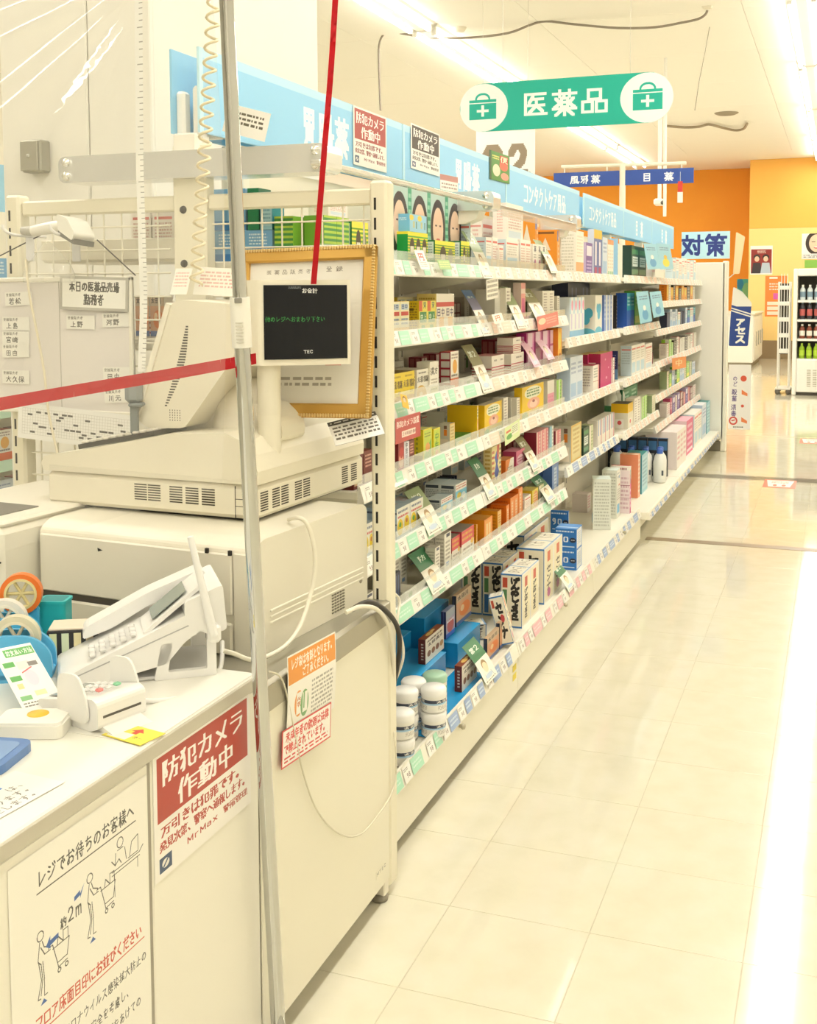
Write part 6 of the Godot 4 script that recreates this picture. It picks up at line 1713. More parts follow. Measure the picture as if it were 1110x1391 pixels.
func build_goods() -> void:
	# --- bay next to the register, top shelf
	goods("green_drink", "green carton with three drink bottles", 0, 0, 554, 581, 314, 0.03, 0.05)
	goods("sky_drink", "pale blue carton with yellow flowers stacked on drinks", 0, 0, 556, 580, 290, 0.03, 0.05, {"above": true})
	goods("stripe_pack", "yellow and green striped drink pack", 0, 0, 591, 618, 326, 0.02, 0.045)
	goods("stripe_pack", "smaller striped drink pack with dark bottle", 0, 0, 626, 638, 327, 0.02, 0.045)
	goods("yellow_pack", "plain orange pack behind the striped drink packs", 0, 0, 594, 608, 302, 0.085, 0.04)
	goods("stripe_pack", "striped pack standing behind the front drink packs", 0, 0, 577, 592, 297, 0.085, 0.05)
	goods("white_pink", "tall white box with pink lettering", 0, 0, 612, 640, 279, 0.09, 0.05)
	goods("white_blue", "white box with pale blue foot", 0, 0, 642, 655, 300, 0.03, 0.06)
	# goods seen through the mesh, on the near end of the same shelf
	goods("stripe_pack", "striped drink pack just behind the wire mesh post", 0, 0, 478, 500, 300, 0.03, 0.05)
	goods("lime_side", "mint striped carton behind the wire mesh", 0, 0, 440, 474, 292, 0.03, 0.05, {"n": 2})
	goods("white_pink", "pink lettered box stacked behind the wire mesh", 0, 0, 446, 472, 268, 0.03, 0.05, {"above": true})
	# second bay, top shelf
	goods("white_blue", "white box with red headline and blue foot", 1, 0, 660, 668, 322, 0.03, 0.05)
	goods("white_pink", "narrow white box with red lettering", 1, 0, 669, 676, 322, 0.03, 0.05)
	goods("white_pink", "short white box with pink stripe", 1, 0, 678, 684, 333, 0.02, 0.05)
	goods("white_blue", "wide white box with pale blue foot", 1, 0, 687, 705, 325, 0.02, 0.06)
	goods("white_pink", "tall white box stacked on the pale blue box", 1, 0, 688, 711, 275, 0.03, 0.05, {"above": true})
	goods("white_pink", "slim white box with fine print", 1, 0, 707, 721, 325, 0.02, 0.05, {"n": 2})
	goods("lettered", "slim box with coloured vertical lettering", 1, 0, 724, 742, 331, 0.02, 0.04, {"n": 3})
	goods("orange_box", "orange box with white nurse cap picture", 1, 0, 727, 734, 290, 0.1, 0.07)
	goods("orange_box", "large orange box with white bottle picture", 1, 0, 757, 763, 312, 0.02, 0.1)
	goods("white_pink", "white box standing at the back of the boxes", 1, 0, 655, 684, 296, 0.12, 0.05, {"n": 2})
	goods("pale_box", "pale box of fine print with peach band", 1, 0, 764, 774, 312, 0.02, 0.06)
	# third bay, top shelf
	goods("pale_box", "cream box of fine print", 2, 0, 783, 793, 313, 0.02, 0.1)
	goods("violet_box", "violet box with white window", 2, 0, 796, 805, 329, 0.02, 0.04)
	goods("tall_blue", "tall blue box with yellow top", 2, 0, 807, 818, 311, 0.02, 0.03, {"n": 2})
	goods("lilac_white", "pale lilac box", 2, 0, 819, 825, 322, 0.02, 0.04)
	goods("peach_top", "white box with peach top", 2, 0, 826, 843, 325, 0.02, 0.05, {"n": 3})
	goods("sky_tall", "sky blue box with deep blue foot", 2, 0, 845, 851, 325, 0.02, 0.05)
	goods("dark_green", "dark green box with white window", 3, 0, 858, 878, 333, 0.02, 0.05, {"n": 2})
	goods("white_rosy", "white box with rosy print", 3, 0, 886, 902, 338, 0.02, 0.05, {"n": 4})
	# second shelf, next to the register
	goods("yellow_blue", "white and yellow stomach medicine box with blue print", 0, 1, 531, 556, 410, 0.02, 0.07, {"n": 2})
	goods("yellow_green", "yellow stomach medicine box with green label", 0, 1, 569, 592, 409, 0.02, 0.07, {"n": 2})
	goods("yellow_white", "white and orange stomach medicine box with red band", 0, 1, 593, 617, 399, 0.02, 0.06, {"n": 2})
	goods("grey_box", "pale grey box behind the stomach medicine", 0, 1, 612, 638, 393, 0.1, 0.06, {"n": 2})
	goods("yellow_blue", "yellow box at the back of the row", 0, 1, 540, 572, 404, 0.1, 0.06, {"n": 3})
	goods("green_packet", "green leaflet packet lying flat", 0, 1, 620, 642, 431, 0.02, 0.06, {"h": 0.012})
	# second bay, second shelf
	goods("grey_box", "grey box with white label", 1, 1, 672, 686, 393, 0.04, 0.07)
	goods("tall_white", "tall white box with vertical print", 1, 1, 687, 694, 391, 0.02, 0.05)
	goods("pink_strip", "thin pink box", 1, 1, 708, 714, 384, 0.02, 0.03)
	goods("sage_box", "sage box", 1, 1, 716, 728, 410, 0.05, 0.06)
	goods("tall_white", "white box with faint print", 1, 1, 737, 753, 395, 0.02, 0.06, {"n": 2})
	goods("tall_white", "short white box at the bay end", 1, 1, 757, 764, 402, 0.02, 0.05)
	goods("grey_box", "grey box at the back of the row", 1, 1, 690, 735, 398, 0.12, 0.05, {"n": 3})
	# third bay, second shelf
	goods("pastel_tall", "pastel box with pink dot", 2, 1, 774, 794, 404, 0.01, 0.05, {"n": 4})
	goods("berry_white", "large white box with blue berries", 2, 1, 809, 818, 401, 0.02, 0.09)
	goods("blue_stripe", "blue and white striped box", 2, 1, 821, 842, 401, 0.02, 0.05, {"n": 3})
	goods("black_white", "black box with white lettering", 2, 1, 843, 847, 401, 0.02, 0.05)
	goods("navy_box", "navy carton pushed to the back", 2, 1, 772, 806, 384, 0.14, 0.08, {"n": 2})
	goods("teal_blue", "teal and blue box", 3, 1, 852, 862, 398, 0.02, 0.06, {"n": 2})
	goods("lime_box", "lime green box", 3, 1, 863, 872, 395, 0.02, 0.06, {"n": 2})
	goods("sky_tall", "sky blue box", 3, 1, 874, 900, 402, 0.04, 0.05, {"n": 5})
	# third shelf, next to the register
	goods("kampo_yellow", "yellow 漢方 stomach medicine box", 0, 2, 531, 563, 509, 0.015, 0.06, {"n": 2, "rows": 2})
	goods("kampo_white", "white 漢方 stomach medicine box", 0, 2, 566, 583, 503, 0.015, 0.06, {"rows": 2})
	goods("kampo_tall", "tall white box reading 漢方", 0, 2, 584, 596, 492, 0.01, 0.04)
	goods("red_carton", "red and white carton with orange foot", 0, 2, 612, 623, 478, 0.02, 0.035)
	goods("maroon_box", "maroon carton lying at the back", 0, 2, 619, 655, 488, 0.07, 0.05, {"n": 4})
	goods("white_flat", "small white box with blue lashes picture", 0, 2, 603, 618, 520, 0.01, 0.03, {"h": 0.015})
	goods("white_flat", "little white and green box lying down", 0, 2, 630, 644, 510, 0.01, 0.04, {"h": 0.025})
	# second bay, third shelf
	goods("red_striped", "white carton with red stripes", 1, 2, 668, 685, 484, 0.015, 0.07, {"n": 2})
	goods("red_striped", "white carton with red stripes in the stack", 1, 2, 694, 712, 481, 0.015, 0.06, {"rows": 1})
	goods("red_striped", "white carton with red stripes topping the stack", 1, 2, 697, 708, 459, 0.02, 0.06, {"above": true})
	goods("maroon_box", "maroon panelled carton at the back", 1, 2, 672, 712, 462, 0.11, 0.05, {"n": 4})
	goods("magenta_box", "magenta and lilac box", 1, 2, 715, 755, 453, 0.03, 0.04, {"n": 4})
	goods("orange_carton", "orange carton with yellow disc", 1, 2, 758, 768, 446, 0.01, 0.05)
	# third bay, third shelf
	goods("lilac_white", "white box with blue figures", 2, 2, 775, 792, 486, 0.01, 0.06, {"n": 2})
	goods("cream_red", "cream box with red edge", 2, 2, 806, 814, 497, 0.01, 0.08)
	goods("fuchsia", "fuchsia box with gold top", 2, 2, 816, 832, 481, 0.02, 0.06)
	goods("cream_red", "slim cream box beside the fuchsia box", 2, 2, 833, 838, 486, 0.01, 0.05)
	goods("fuchsia", "fuchsia carton at the back", 2, 2, 798, 812, 482, 0.08, 0.05)
	goods("navy_gradient", "navy box fading to pale blue", 2, 2, 846, 858, 475, 0.02, 0.1)
	goods("white_blue", "white and blue box", 3, 2, 858, 876, 470, 0.02, 0.06, {"n": 3})
	goods("white_pink", "white box with orange mark", 3, 2, 877, 886, 468, 0.02, 0.06)
	goods("maroon_box", "maroon box", 3, 2, 888, 902, 478, 0.04, 0.05, {"n": 2})
	# fourth shelf, next to the register
	goods("candy_red", "red sweet pack with pink foot", 0, 3, 541, 549, 603, 0.005, 0.02)
	goods("candy_white", "white pack with vertical lettering", 0, 3, 549, 556, 601, 0.005, 0.02)
	goods("candy_brown", "brown pack with pale foot", 0, 3, 556, 563, 599, 0.005, 0.02)
	goods("lemon_box", "lemon yellow box with green picture", 0, 3, 575, 587, 584, 0.01, 0.03)
	goods("lemon_slim", "slim lemon yellow box with vertical lettering", 0, 3, 589, 598, 583, 0.01, 0.03)
	goods("clear_case", "clear plastic case with orange insert", 0, 3, 611, 618, 576, 0.01, 0.035)
	goods("green_packet", "green and yellow sachet packet", 0, 3, 620, 640, 598, 0.015, 0.05, {"n": 2, "h": 0.03})
	goods("yellow_tray", "deep yellow display tray with round picture", 0, 3, 648, 656, 551, 0.0, 0.1)
	goods("white_flat", "flat white packet stored above the yellow tray", 0, 3, 604, 640, 571, 0.11, 0.06, {"n": 2, "h": 0.09})
	# second bay, fourth shelf
	goods("yellow_tray", "yellow tray front with round picture", 1, 3, 658, 682, 551, 0.0, 0.03)
	goods("tall_white", "white and red box", 1, 3, 684, 690, 541, 0.01, 0.04)
	goods("grey_box", "grey fine print box", 1, 3, 694, 701, 541, 0.03, 0.05)
	goods("tall_white", "white box with blue mark", 1, 3, 702, 707, 541, 0.01, 0.04)
	goods("yellow_tray", "yellow card box with smiling picture", 1, 3, 710, 738, 527, 0.0, 0.03)
	goods("pink_white", "pink and white box", 1, 3, 744, 753, 518, 0.01, 0.05)
	goods("green_white", "green and white box", 1, 3, 756, 764, 517, 0.01, 0.05)
	goods("tall_white", "plain white box at the bay end", 1, 3, 765, 770, 516, 0.01, 0.05)
	goods("white_flat", "flat grey packet at the back", 1, 3, 670, 760, 540, 0.12, 0.06, {"n": 5})
	# third bay, fourth shelf
	goods("clear_case", "clear case with yellow edge", 2, 3, 776, 790, 579, 0.01, 0.06)
	goods("dark_green", "dark green box with white dots", 2, 3, 793, 800, 582, 0.01, 0.05)
	goods("sage_box", "pale sage box", 2, 3, 801, 806, 579, 0.01, 0.05)
	goods("striped_tube", "white box with blue bars and red edge", 2, 3, 812, 838, 572, 0.01, 0.05, {"n": 4})
	goods("yellow_case", "clear case with yellow top", 3, 3, 853, 860, 549, 0.01, 0.09)
	goods("teal_green", "green carton at the back", 3, 3, 846, 866, 530, 0.12, 0.06, {"n": 2})
	goods("tall_white", "plain white slim pack", 3, 3, 862, 870, 542, 0.01, 0.05, {"n": 2, "kind": "slim_pack"})
	goods("green_white", "white and green slim pack", 3, 3, 872, 879, 540, 0.01, 0.05, {"n": 2, "kind": "slim_pack"})
	goods("sage_box", "sage and cream slim pack", 3, 3, 886, 898, 538, 0.01, 0.05, {"n": 3, "kind": "slim_pack"})
	# fifth shelf, next to the register
	goods("medicine_blue", "pale blue medicine box with yellow tablets", 0, 4, 538.5, 575, 697, 0.015, 0.09, {"n": 2, "rows": 2, "h": 0.083})
	goods("aqua_box", "white and aqua medicine box", 0, 4, 599, 615, 679, 0.01, 0.045)
	goods("aqua_box", "tall white and aqua medicine box", 0, 4, 619, 634, 659, 0.02, 0.05, {"rows": 2})
	goods("navy_box", "dark navy pack standing at the back", 0, 4, 622, 655, 645, 0.12, 0.05, {"n": 6})
	# second bay, fifth shelf
	goods("comic_box", "tall box with red and blue figure", 1, 4, 668, 681, 608, 0.02, 0.03)
	goods("small_orange", "small orange and white box", 1, 4, 687, 698, 626, 0.015, 0.04)
	goods("rose_box", "rose pink box", 1, 4, 701, 713, 614, 0.02, 0.05)
	goods("maroon_box", "maroon box standing at the back", 1, 4, 697, 716, 600, 0.1, 0.05, {"n": 2})
	goods("red_pink", "pink and white striped box", 1, 4, 729, 745, 588, 0.01, 0.05, {"n": 3})
	goods("aqua_tall", "aqua and white tall box", 1, 4, 747, 752, 580, 0.005, 0.04)
	goods("red_pink", "pink box at the bay end", 1, 4, 755, 762, 586, 0.01, 0.05)
	# sixth shelf, next to the register
	goods("navy_box", "small navy box", 0, 5, 536, 544, 780, 0.015, 0.04)
	goods("white_med", "white box beside the navy box", 0, 5, 534, 553, 757, 0.07, 0.05, {"n": 2})
	goods("white_flat", "white tray box lying flat", 0, 5, 551, 566, 796, 0.01, 0.05, {"h": 0.025})
	goods("white_med", "white box with blue oval at the back", 0, 5, 553, 585, 765, 0.14, 0.05, {"n": 2})
	goods("white_med", "tall white medicine box", 0, 5, 603.5, 613, 726, 0.01, 0.03, {"rows": 2})
	goods("white_med", "short white medicine box behind the green card", 0, 5, 591, 598, 745, 0.01, 0.03)
	goods("red_white", "red and white medicine box", 0, 5, 614, 625, 732, 0.01, 0.05)
	goods("red_white", "large red and white medicine box", 0, 5, 627, 644, 723, 0.005, 0.06, {"rows": 2})
	goods("amber_box", "amber carton", 0, 5, 650, 655, 711, 0.01, 0.06, {"rows": 2})
	# second bay, sixth shelf
	goods("amber_window", "amber box with pale windows", 1, 5, 658, 669, 707, 0.005, 0.05, {"rows": 2})
	goods("amber_box", "amber carton", 1, 5, 676, 681, 695, 0.01, 0.06, {"rows": 2})
	goods("tangerine", "tangerine orange carton", 1, 5, 688, 692, 687, 0.01, 0.06)
	goods("tangerine", "tall tangerine orange carton", 1, 5, 693.5, 704, 677, 0.01, 0.06, {"n": 2})
	goods("tangerine", "tallest tangerine orange carton", 1, 5, 704.5, 710, 664, 0.01, 0.06, {"rows": 2})
	goods("white_pink", "small white and red box", 1, 5, 713, 721, 676, 0.005, 0.03)
	goods("yellow_small", "small yellow and orange box", 1, 5, 723, 731, 667, 0.01, 0.05)
	goods("sage_box", "sage and white box", 1, 5, 732, 739, 661, 0.015, 0.05)
	goods("grey_box", "grey box at the back", 1, 5, 715, 735, 650, 0.12, 0.05, {"n": 3})
	goods("blue_tall", "tall blue box with pale window", 1, 5, 750, 759, 632, 0.015, 0.04, {"rows": 2})
	# bottom shelf, second bay: tall herb tea cartons
	goods("genno", "tall herb carton with brushed hiragana げんのしょうこ", 1, 6, 709, 732, 781, 0.03, 0.075, {"n": 2, "h": 0.185})
	goods("senna", "taller herb carton with bold katakana センナ", 1, 6, 739.5, 764, 748, 0.03, 0.105, {"n": 2, "h": 0.205})
	goods("genno", "back row herb carton with brushed hiragana げんのしょうこ", 1, 6, 683, 705, 779, 0.13, 0.075, {"n": 2, "rows": 2, "h": 0.19})
	goods("senna", "back row herb carton with bold katakana センナ", 1, 6, 712, 745, 765, 0.16, 0.1, {"n": 2, "h": 0.205})
	goods("ninety_blue", "blue box printed 90", 1, 6, 783, 797, 765, 0.03, 0.09, {"stack": 2, "h": 0.085})
	goods("ninety_blue", "blue box printed 90 in the rear stack", 1, 6, 784, 797, 760, 0.125, 0.08, {"stack": 2, "h": 0.095})
	# bottom shelf, third bay
	goods("mint_carton", "white carton with small blue picture", 2, 6, 826, 832, 642, 0.06, 0.085, {"h": 0.245, "turn": 0.25})
	goods("mint_carton", "white carton with small blue picture behind its twin", 2, 6, 838, 843, 639, 0.07, 0.075, {"h": 0.245})
	goods("pink_carton", "pink and white carton", 2, 6, 856, 866, 635, 0.03, 0.1, {"h": 0.245})
	goods("white_rosy", "small rosy box at the back", 2, 6, 798, 806, 672, 0.24, 0.08, {"n": 1})
	goods("peach_carton", "peach carton", 3, 6, 867, 870, 627, 0.1, 0.1, {"h": 0.24})
	goods("teal_carton", "teal carton", 3, 6, 872, 880, 622, 0.1, 0.1, {"h": 0.22})
	goods("pink_roll", "pink carton with white print", 4, 6, 933, 941, 598, 0.05, 0.14, {"h": 0.24})
	goods("white_rosy", "white carton with rosy print", 4, 6, 920, 932, 602, 0.03, 0.2, {"h": 0.24, "n": 3})
	goods("white_blue", "white carton with blue foot", 4, 6, 943, 953, 596, 0.05, 0.1, {"n": 2, "h": 0.24})
	goods("lilac_white", "lilac carton", 4, 6, 954, 959, 594, 0.05, 0.1, {"h": 0.26})
	goods("teal_carton", "aqua carton", 4, 6, 960, 965, 590, 0.05, 0.1, {"h": 0.25})
	# shelves of the farthest bays: slim packs side by side
	var palettes := [["white_rosy", "white_pink", "pale_box", "white_blue"], ["black_white", "orange_carton", "tall_white", "black_white", "white_rosy"], ["navy_box", "teal_blue", "lilac_white", "white_blue", "tall_blue"], ["green_white", "white_pink", "grey_box", "black_white", "cream_red"], ["dark_green", "lime_box", "lilac_white", "sage_box", "tall_blue"], ["red_pink", "maroon_box", "rose_box", "white_rosy", "sage_box", "violet_box"]]
	var what := {"white_rosy": "rosy white", "white_pink": "pink and white", "pale_box": "cream", "white_blue": "white and blue", "black_white": "black", "orange_carton": "orange", "tall_white": "plain white", "olive_dark": "dark olive", "navy_box": "navy", "teal_blue": "teal", "lilac_white": "lilac", "green_white": "green and white", "grey_box": "grey", "cream_red": "cream and red", "dark_green": "dark green", "lime_box": "lime", "sage_box": "sage", "tall_blue": "deep blue", "red_pink": "pink", "maroon_box": "maroon", "rose_box": "rose", "violet_box": "violet"}
	for s in 6:
		var u := 906.0 if s > 0 else 914.0
		while u < 944.0:
			var id: String = palettes[s][dice.randi() % palettes[s].size()]
			var w := dice.randf_range(2.2, 4.2)
			var vtop: float = on_shelf_v(4, s, u, dice.randf_range(0.09, 0.125) if s != 0 else dice.randf_range(0.12, 0.17))
			goods(id, "slim %s pack" % what[id], 4, s, u, u + w, vtop, 0.01, 0.05, {"kind": "slim_pack"})
			u += w + dice.randf_range(0.1, 0.8)
	# rows along the back panels, and the near ends of the shelves behind the post
	var backs := ["white_pink", "grey_box", "maroon_box", "white_flat", "white_blue", "white_med"]
	var kinds := ["pink and white", "pale grey", "maroon", "white flat", "white and blue", "plain white"]
	for b in 3:
		for s in rails[b].size():
			var z: float = minf(bays[b][0], -2.5) - 0.05
			while z > bays[b][1] + 0.12:
				var w := dice.randf_range(0.05, 0.09)
				var k: int = (int(s) + int(dice.randi() % 2)) % 6
				var h := dice.randf_range(0.06, 0.1)
				solo("stock_carton", box_meshes_get(backs[k], Vector3(0.045, h, w)), atlas_mat, "%s carton against the back panel on %s" % [kinds[k], shelf_word(b, s)], "carton", Vector3(-1.308, shelf_top(b, s) - 0.0015, z - w * 0.5))
				z -= w + dice.randf_range(0.01, 0.12)
	var ends := ["", "yellow_blue", "kampo_yellow", "candy_brown", "medicine_blue", "white_med"]
	var end_kinds := ["", "white and yellow", "yellow", "brown", "pale blue", "plain white"]
	for s in range(1, 6):
		for k in 2:
			solo("medicine_carton", box_meshes_get(ends[s], Vector3(0.06, 0.085, 0.06)), atlas_mat, "%s carton at the near end of the %s" % [end_kinds[s], shelf_word(0, s)], "carton", Vector3(-1.115, shelf_top(0, s) - 0.0015, -2.5 - 0.063 * k))
	build_jars()
	build_risers()
	build_bottles()
	build_talkers()
# pixel height of something h metres tall on a shelf
func on_shelf_v(bay: int, s: int, u: float, h: float) -> float:
	var y := shelf_top(bay, s) + h
	var x: float = fronts[bay] - 0.022
	var lo := 200.0
	var hi := 700.0
	for i in 40:
		var mid := (lo + hi) * 0.5
		if on_x(u, mid, x).y > y:
			lo = mid
		else:
			hi = mid
	return lo

func build_jars() -> void:
	var im := paper(512, 256, "f2efe6")
	p_rect(im, 0, 60, 512, 52, Color("3a4256"))
	p_rect(im, 0, 112, 512, 26, Color("a9cde6"))
	for k in 2:
		p_text(im, "太田胃散", 20 + 256 * k, 64, 36, 42, Color("f4f2ea"), 5.0, false, 44)
		p_print(im, 30 + 256 * k, 150, 180, 70, 4, Color("b9b2a8"))
	p_rect(im, 0, 0, 512, 30, Color("f6f3ea"))
	var label := tm(im, 0.35)
	var im2 := paper(512, 256, "efe9dc")
	p_rect(im2, 0, 30, 512, 50, Color("7fb86a"))
	p_print(im2, 20, 100, 470, 120, 5, Color("c08a80"))
	var label2 := tm(im2, 0.35)
	# lid centres; every place holds two jars, one on the other, but the green lidded one
	var spots := [[545, 968, "white stomach powder jar at the front of the jar cluster", 1], [551, 938, "white stomach powder jar with dark band beside the cables", 1], [562, 925, "white stomach powder jar at the back of the jar cluster", 1], [589, 934, "white stomach powder jar next to the blue steps", 1], [596, 925, "cream jar with green lid beside the blue steps", 2]]
	var y0 := shelf_top(0, 6)
	for q in spots:
		var p := on_y(q[0], q[1], y0 + 0.125)
		if q[3] == 2:
			p.x -= 0.03
			p.z -= 0.055
		var r := 0.032
		for t in (2 if q[3] == 1 else 1):
			var h := 0.06 if q[3] != 2 else 0.12
			var txt: String = q[2]
			if t == 1:
				txt = "upper " + txt
			var o := thing("powder_jar", txt, "jar", Vector3(p.x, y0 + 0.0025 + t * 0.0645, p.z))
			var st := st_new()
			lathe(st, [Vector2(r, 0.003), Vector2(r, h - 0.016)], 24, Vector3.ZERO)
			part("wrapper", st.commit(), label2 if q[3] == 2 else label, o)
			part("base", turned([Vector2(0, 0), Vector2(r - 0.003, 0), Vector2(r - 0.0005, 0.004), Vector2(r - 0.0005, h - 0.014), Vector2(0, h - 0.014)], 24), pm("f3f0e8", 0.4), o)
			part("lid", turned([Vector2(r + 0.001, h - 0.017), Vector2(r + 0.0015, h - 0.003), Vector2(r - 0.003, h + 0.003), Vector2(0, h + 0.0035)], 24), pm("a9cdb0" if q[3] == 2 else "f6f4ee", 0.3), o)
			o.rotation.y = 0.35
func build_risers() -> void:
	# blue display steps on the bottom shelf next to the register
	var y := shelf_top(0, 6)
	var blue := pm("1f93cf", 0.25)
	var list := [["low", -2.72, -3.13, -1.079, -1.189, 0.072, "low blue display step nearest the register"], ["back", -2.72, -3.13, -1.19, -1.32, 0.125, "tall blue display step nearest the register"], ["low2", -3.2, -3.43, -1.065, -1.17, 0.078, "low blue display step next to the herb cartons"], ["back2", -3.2, -3.43, -1.172, -1.31, 0.145, "tall blue display step behind the blister packs"]]
	for a in list:
		var c := Vector3((a[3] + a[4]) * 0.5, y + 0.0005, (a[1] + a[2]) * 0.5)
		var o := thing("display_step", a[6], "display step", c)
		part("carton", box(Vector3(0, a[5] * 0.5, 0), Vector3(absf(a[3] - a[4]), a[5], absf(a[1] - a[2])), 0.0015), blue, o)
		part("lid_edge", box(Vector3(0, a[5] - 0.0006, 0), Vector3(absf(a[3] - a[4]) + 0.002, 0.003, absf(a[1] - a[2]) + 0.002), 0.001), pm("2ba1dc", 0.25), o)
	var mat_o := thing("display_mat", "glossy blue card sheet under the brown nut packs", "card sheet", Vector3(-1.02, y + 0.0006, -2.93))
	part("sheet", box(Vector3(0, 0.0008, 0), Vector3(0.1, 0.0016, 0.52), 0.0005), pm("23a0dc", 0.25), mat_o)
	step_goods("brown_pack", "brown carton with nut picture on the low blue step", 578, 603, 875, -1.095, y + 0.0745, 0.022, 0.072)
	step_goods("brown_pack", "brown carton with nut picture on the blue sheet", 627.5, 648, 915, -0.988, y + 0.003, 0.022, 0.075)
	step_goods("blister_blue", "blue blister pack leaning on the tall blue step", 606, 618, 850, -1.11, y + 0.0805, 0.016, 0.085)
	step_goods("blister", "dark blister pack with orange picture on the blue step", 620, 640, 835, -1.12, y + 0.0805, 0.014, 0.1)
	step_goods("blister", "dark blister pack at the front rail beside the talker", 662, 678, 875, -0.995, y + 0.003, 0.012, 0.075)
	step_goods("blister", "dark blister pack at the front rail beside herb cartons", 679, 695, 860, -0.995, y + 0.003, 0.012, 0.085)
	# tilted and lying herb cartons
	var k := box_meshes_get("senna", Vector3(0.045, 0.16, 0.05))
	var o := solo("medicine_carton", k, atlas_mat, "small herb carton leaning against the tall げんのしょうこ cartons", "carton", Vector3(-0.985, y + 0.012, -3.47))
	o.rotation = Vector3(0, 0.2, 0.24)
	var l := box_meshes_get("genno", Vector3(0.1, 0.05, 0.07))
	var o2 := solo("medicine_carton", l, atlas_mat, "herb carton lying flat behind the blister packs", "carton", Vector3(-1.13, y + 0.001, -3.52))
	o2.rotation = Vector3(0, 0.5, 0)
func box_meshes_get(id: String, s: Vector3) -> ArrayMesh:
	return boxuv(s, cell_uv(id, 0), cell_uv(id, 1), cell_uv(id, 2))
func step_goods(id: String, label: String, u0: float, u1: float, v: float, xf: float, y0: float, depth: float, h: float) -> void:
	var p0 := on_x(u0, v, xf)
	var p1 := on_x(u1, v, xf)
	solo("display_pack", box_meshes_get(id, Vector3(depth, h, p0.z - p1.z)), atlas_mat, label, "carton", Vector3(xf - depth * 0.5, y0, (p0.z + p1.z) * 0.5))
func build_bottles() -> void:
	# white bottles with blue caps: five in front, two more behind each
	var y := shelf_top(3, 6)
	var first: Node3D = null
	for q in 4:
		for r in 2:
			var at := on_y(896, 655, y) + Vector3(-0.086 * q - 0.01 * r, 0.0005, -0.09 * r)
			if first == null:
				first = thing("solution_bottle", "white translucent bottle with blue cap on the bottom shelf", "bottle", at, 0.0, "white bottles with blue caps")
				part("body", turned([Vector2(0, 0), Vector2(0.034, 0), Vector2(0.038, 0.006), Vector2(0.038, 0.12), Vector2(0.034, 0.145), Vector2(0.018, 0.168), Vector2(0.016, 0.176)], 18), pm("f1f0e8", 0.3), first)
				part("cap", turned([Vector2(0.0185, 0.172), Vector2(0.0185, 0.196), Vector2(0.016, 0.2), Vector2(0, 0.2)], 14), pm("3f68c0", 0.35), first)
				part("print", box(Vector3(0.02, 0.06, 0.033), Vector3(0.014, 0.03, 0.002), 0.0), pm("5a5f66", 0.5), first)
			else:
				var c: Node3D = first.duplicate()
				c.name = numbered("solution_bottle")
				add_child(c)
				c.position = at
				c.rotation.y = dice.randf_range(-0.5, 0.5)
	# black pouches standing in a row across the shelf, facing the register
	var pouch := boxuv(Vector3(0.03, 0.235, 0.058), cell_uv("black_pouch", 0), cell_uv("black_pouch", 1), cell_uv("black_pouch", 2))
	for k in 6:
		var o2 := solo("black_pouch", pouch, atlas_mat, "black pouch with blue band on the bottom shelf behind the bottles", "pouch", Vector3(-1.31 + 0.062 * k, y + 0.0005, -7.012), "black pouches behind the bottles")
		o2.rotation.y = -PI / 2.0
	# white bottles on the fourth shelf of the fourth bay
	y = shelf_top(3, 3)
	for k in 3:
		var o := thing("cream_bottle", "tall white bottle with green print on fourth shelf in the fourth bay", "bottle", Vector3(-1.19, y + 0.0005, -6.3 - 0.12 * k), 0.0, "tall white bottles in the fourth bay")
		part("body", turned([Vector2(0, 0), Vector2(0.034, 0), Vector2(0.036, 0.006), Vector2(0.036, 0.14), Vector2(0.03, 0.16)], 16), pm("eef0e2", 0.35), o)
		part("cap", turned([Vector2(0.026, 0.16), Vector2(0.028, 0.185), Vector2(0.018, 0.192), Vector2(0, 0.192)], 14), pm("f7f6ee", 0.35), o)
		part("wrapper", turned([Vector2(0.0365, 0.02), Vector2(0.0365, 0.1)], 16), pm("4fae78", 0.4), o)

# leaning cards in the rails
func talker_picture(kind: int) -> Image:
	var im := paper(96, 256, "f6f1e2")
	var head: String = ["3f8055", "8fa06a", "2f7a4c", "8a8450", "4f7ab0", "e28ab0"][kind]
	p_rect(im, 0, 0, 96, 116, Color(head))
	p_text(im, ["第2", "第2", "防", "第2", "第2", "第2"][kind], 18 if kind != 2 else 28, 36, 28 if kind != 2 else 40, 34, Color("eef3e4"), 4.0, false, 31)
	if kind == 4:
		p_rect(im, 0, 50, 96, 66, Color("7a78a4"))
	if kind == 5:
		p_rect(im, 0, 60, 96, 196, Color("f4c4d8"))
	p_disc(im, 46, 160, 18, 34, Color("a9885a"))
	p_disc(im, 46, 172, 16, 30, Color("f3dcb8"))
	p_line(im, 24, 206, 16, 240, 2, Color("9fb2c4"))
	p_line(im, 68, 206, 78, 240, 2, Color("9fb2c4"))
	p_disc(im, 46, 222, 26, 14, Color("c9d8e6"))
	p_print(im, 10, 240, 76, 10, 1, Color("8f887a"))
	return im
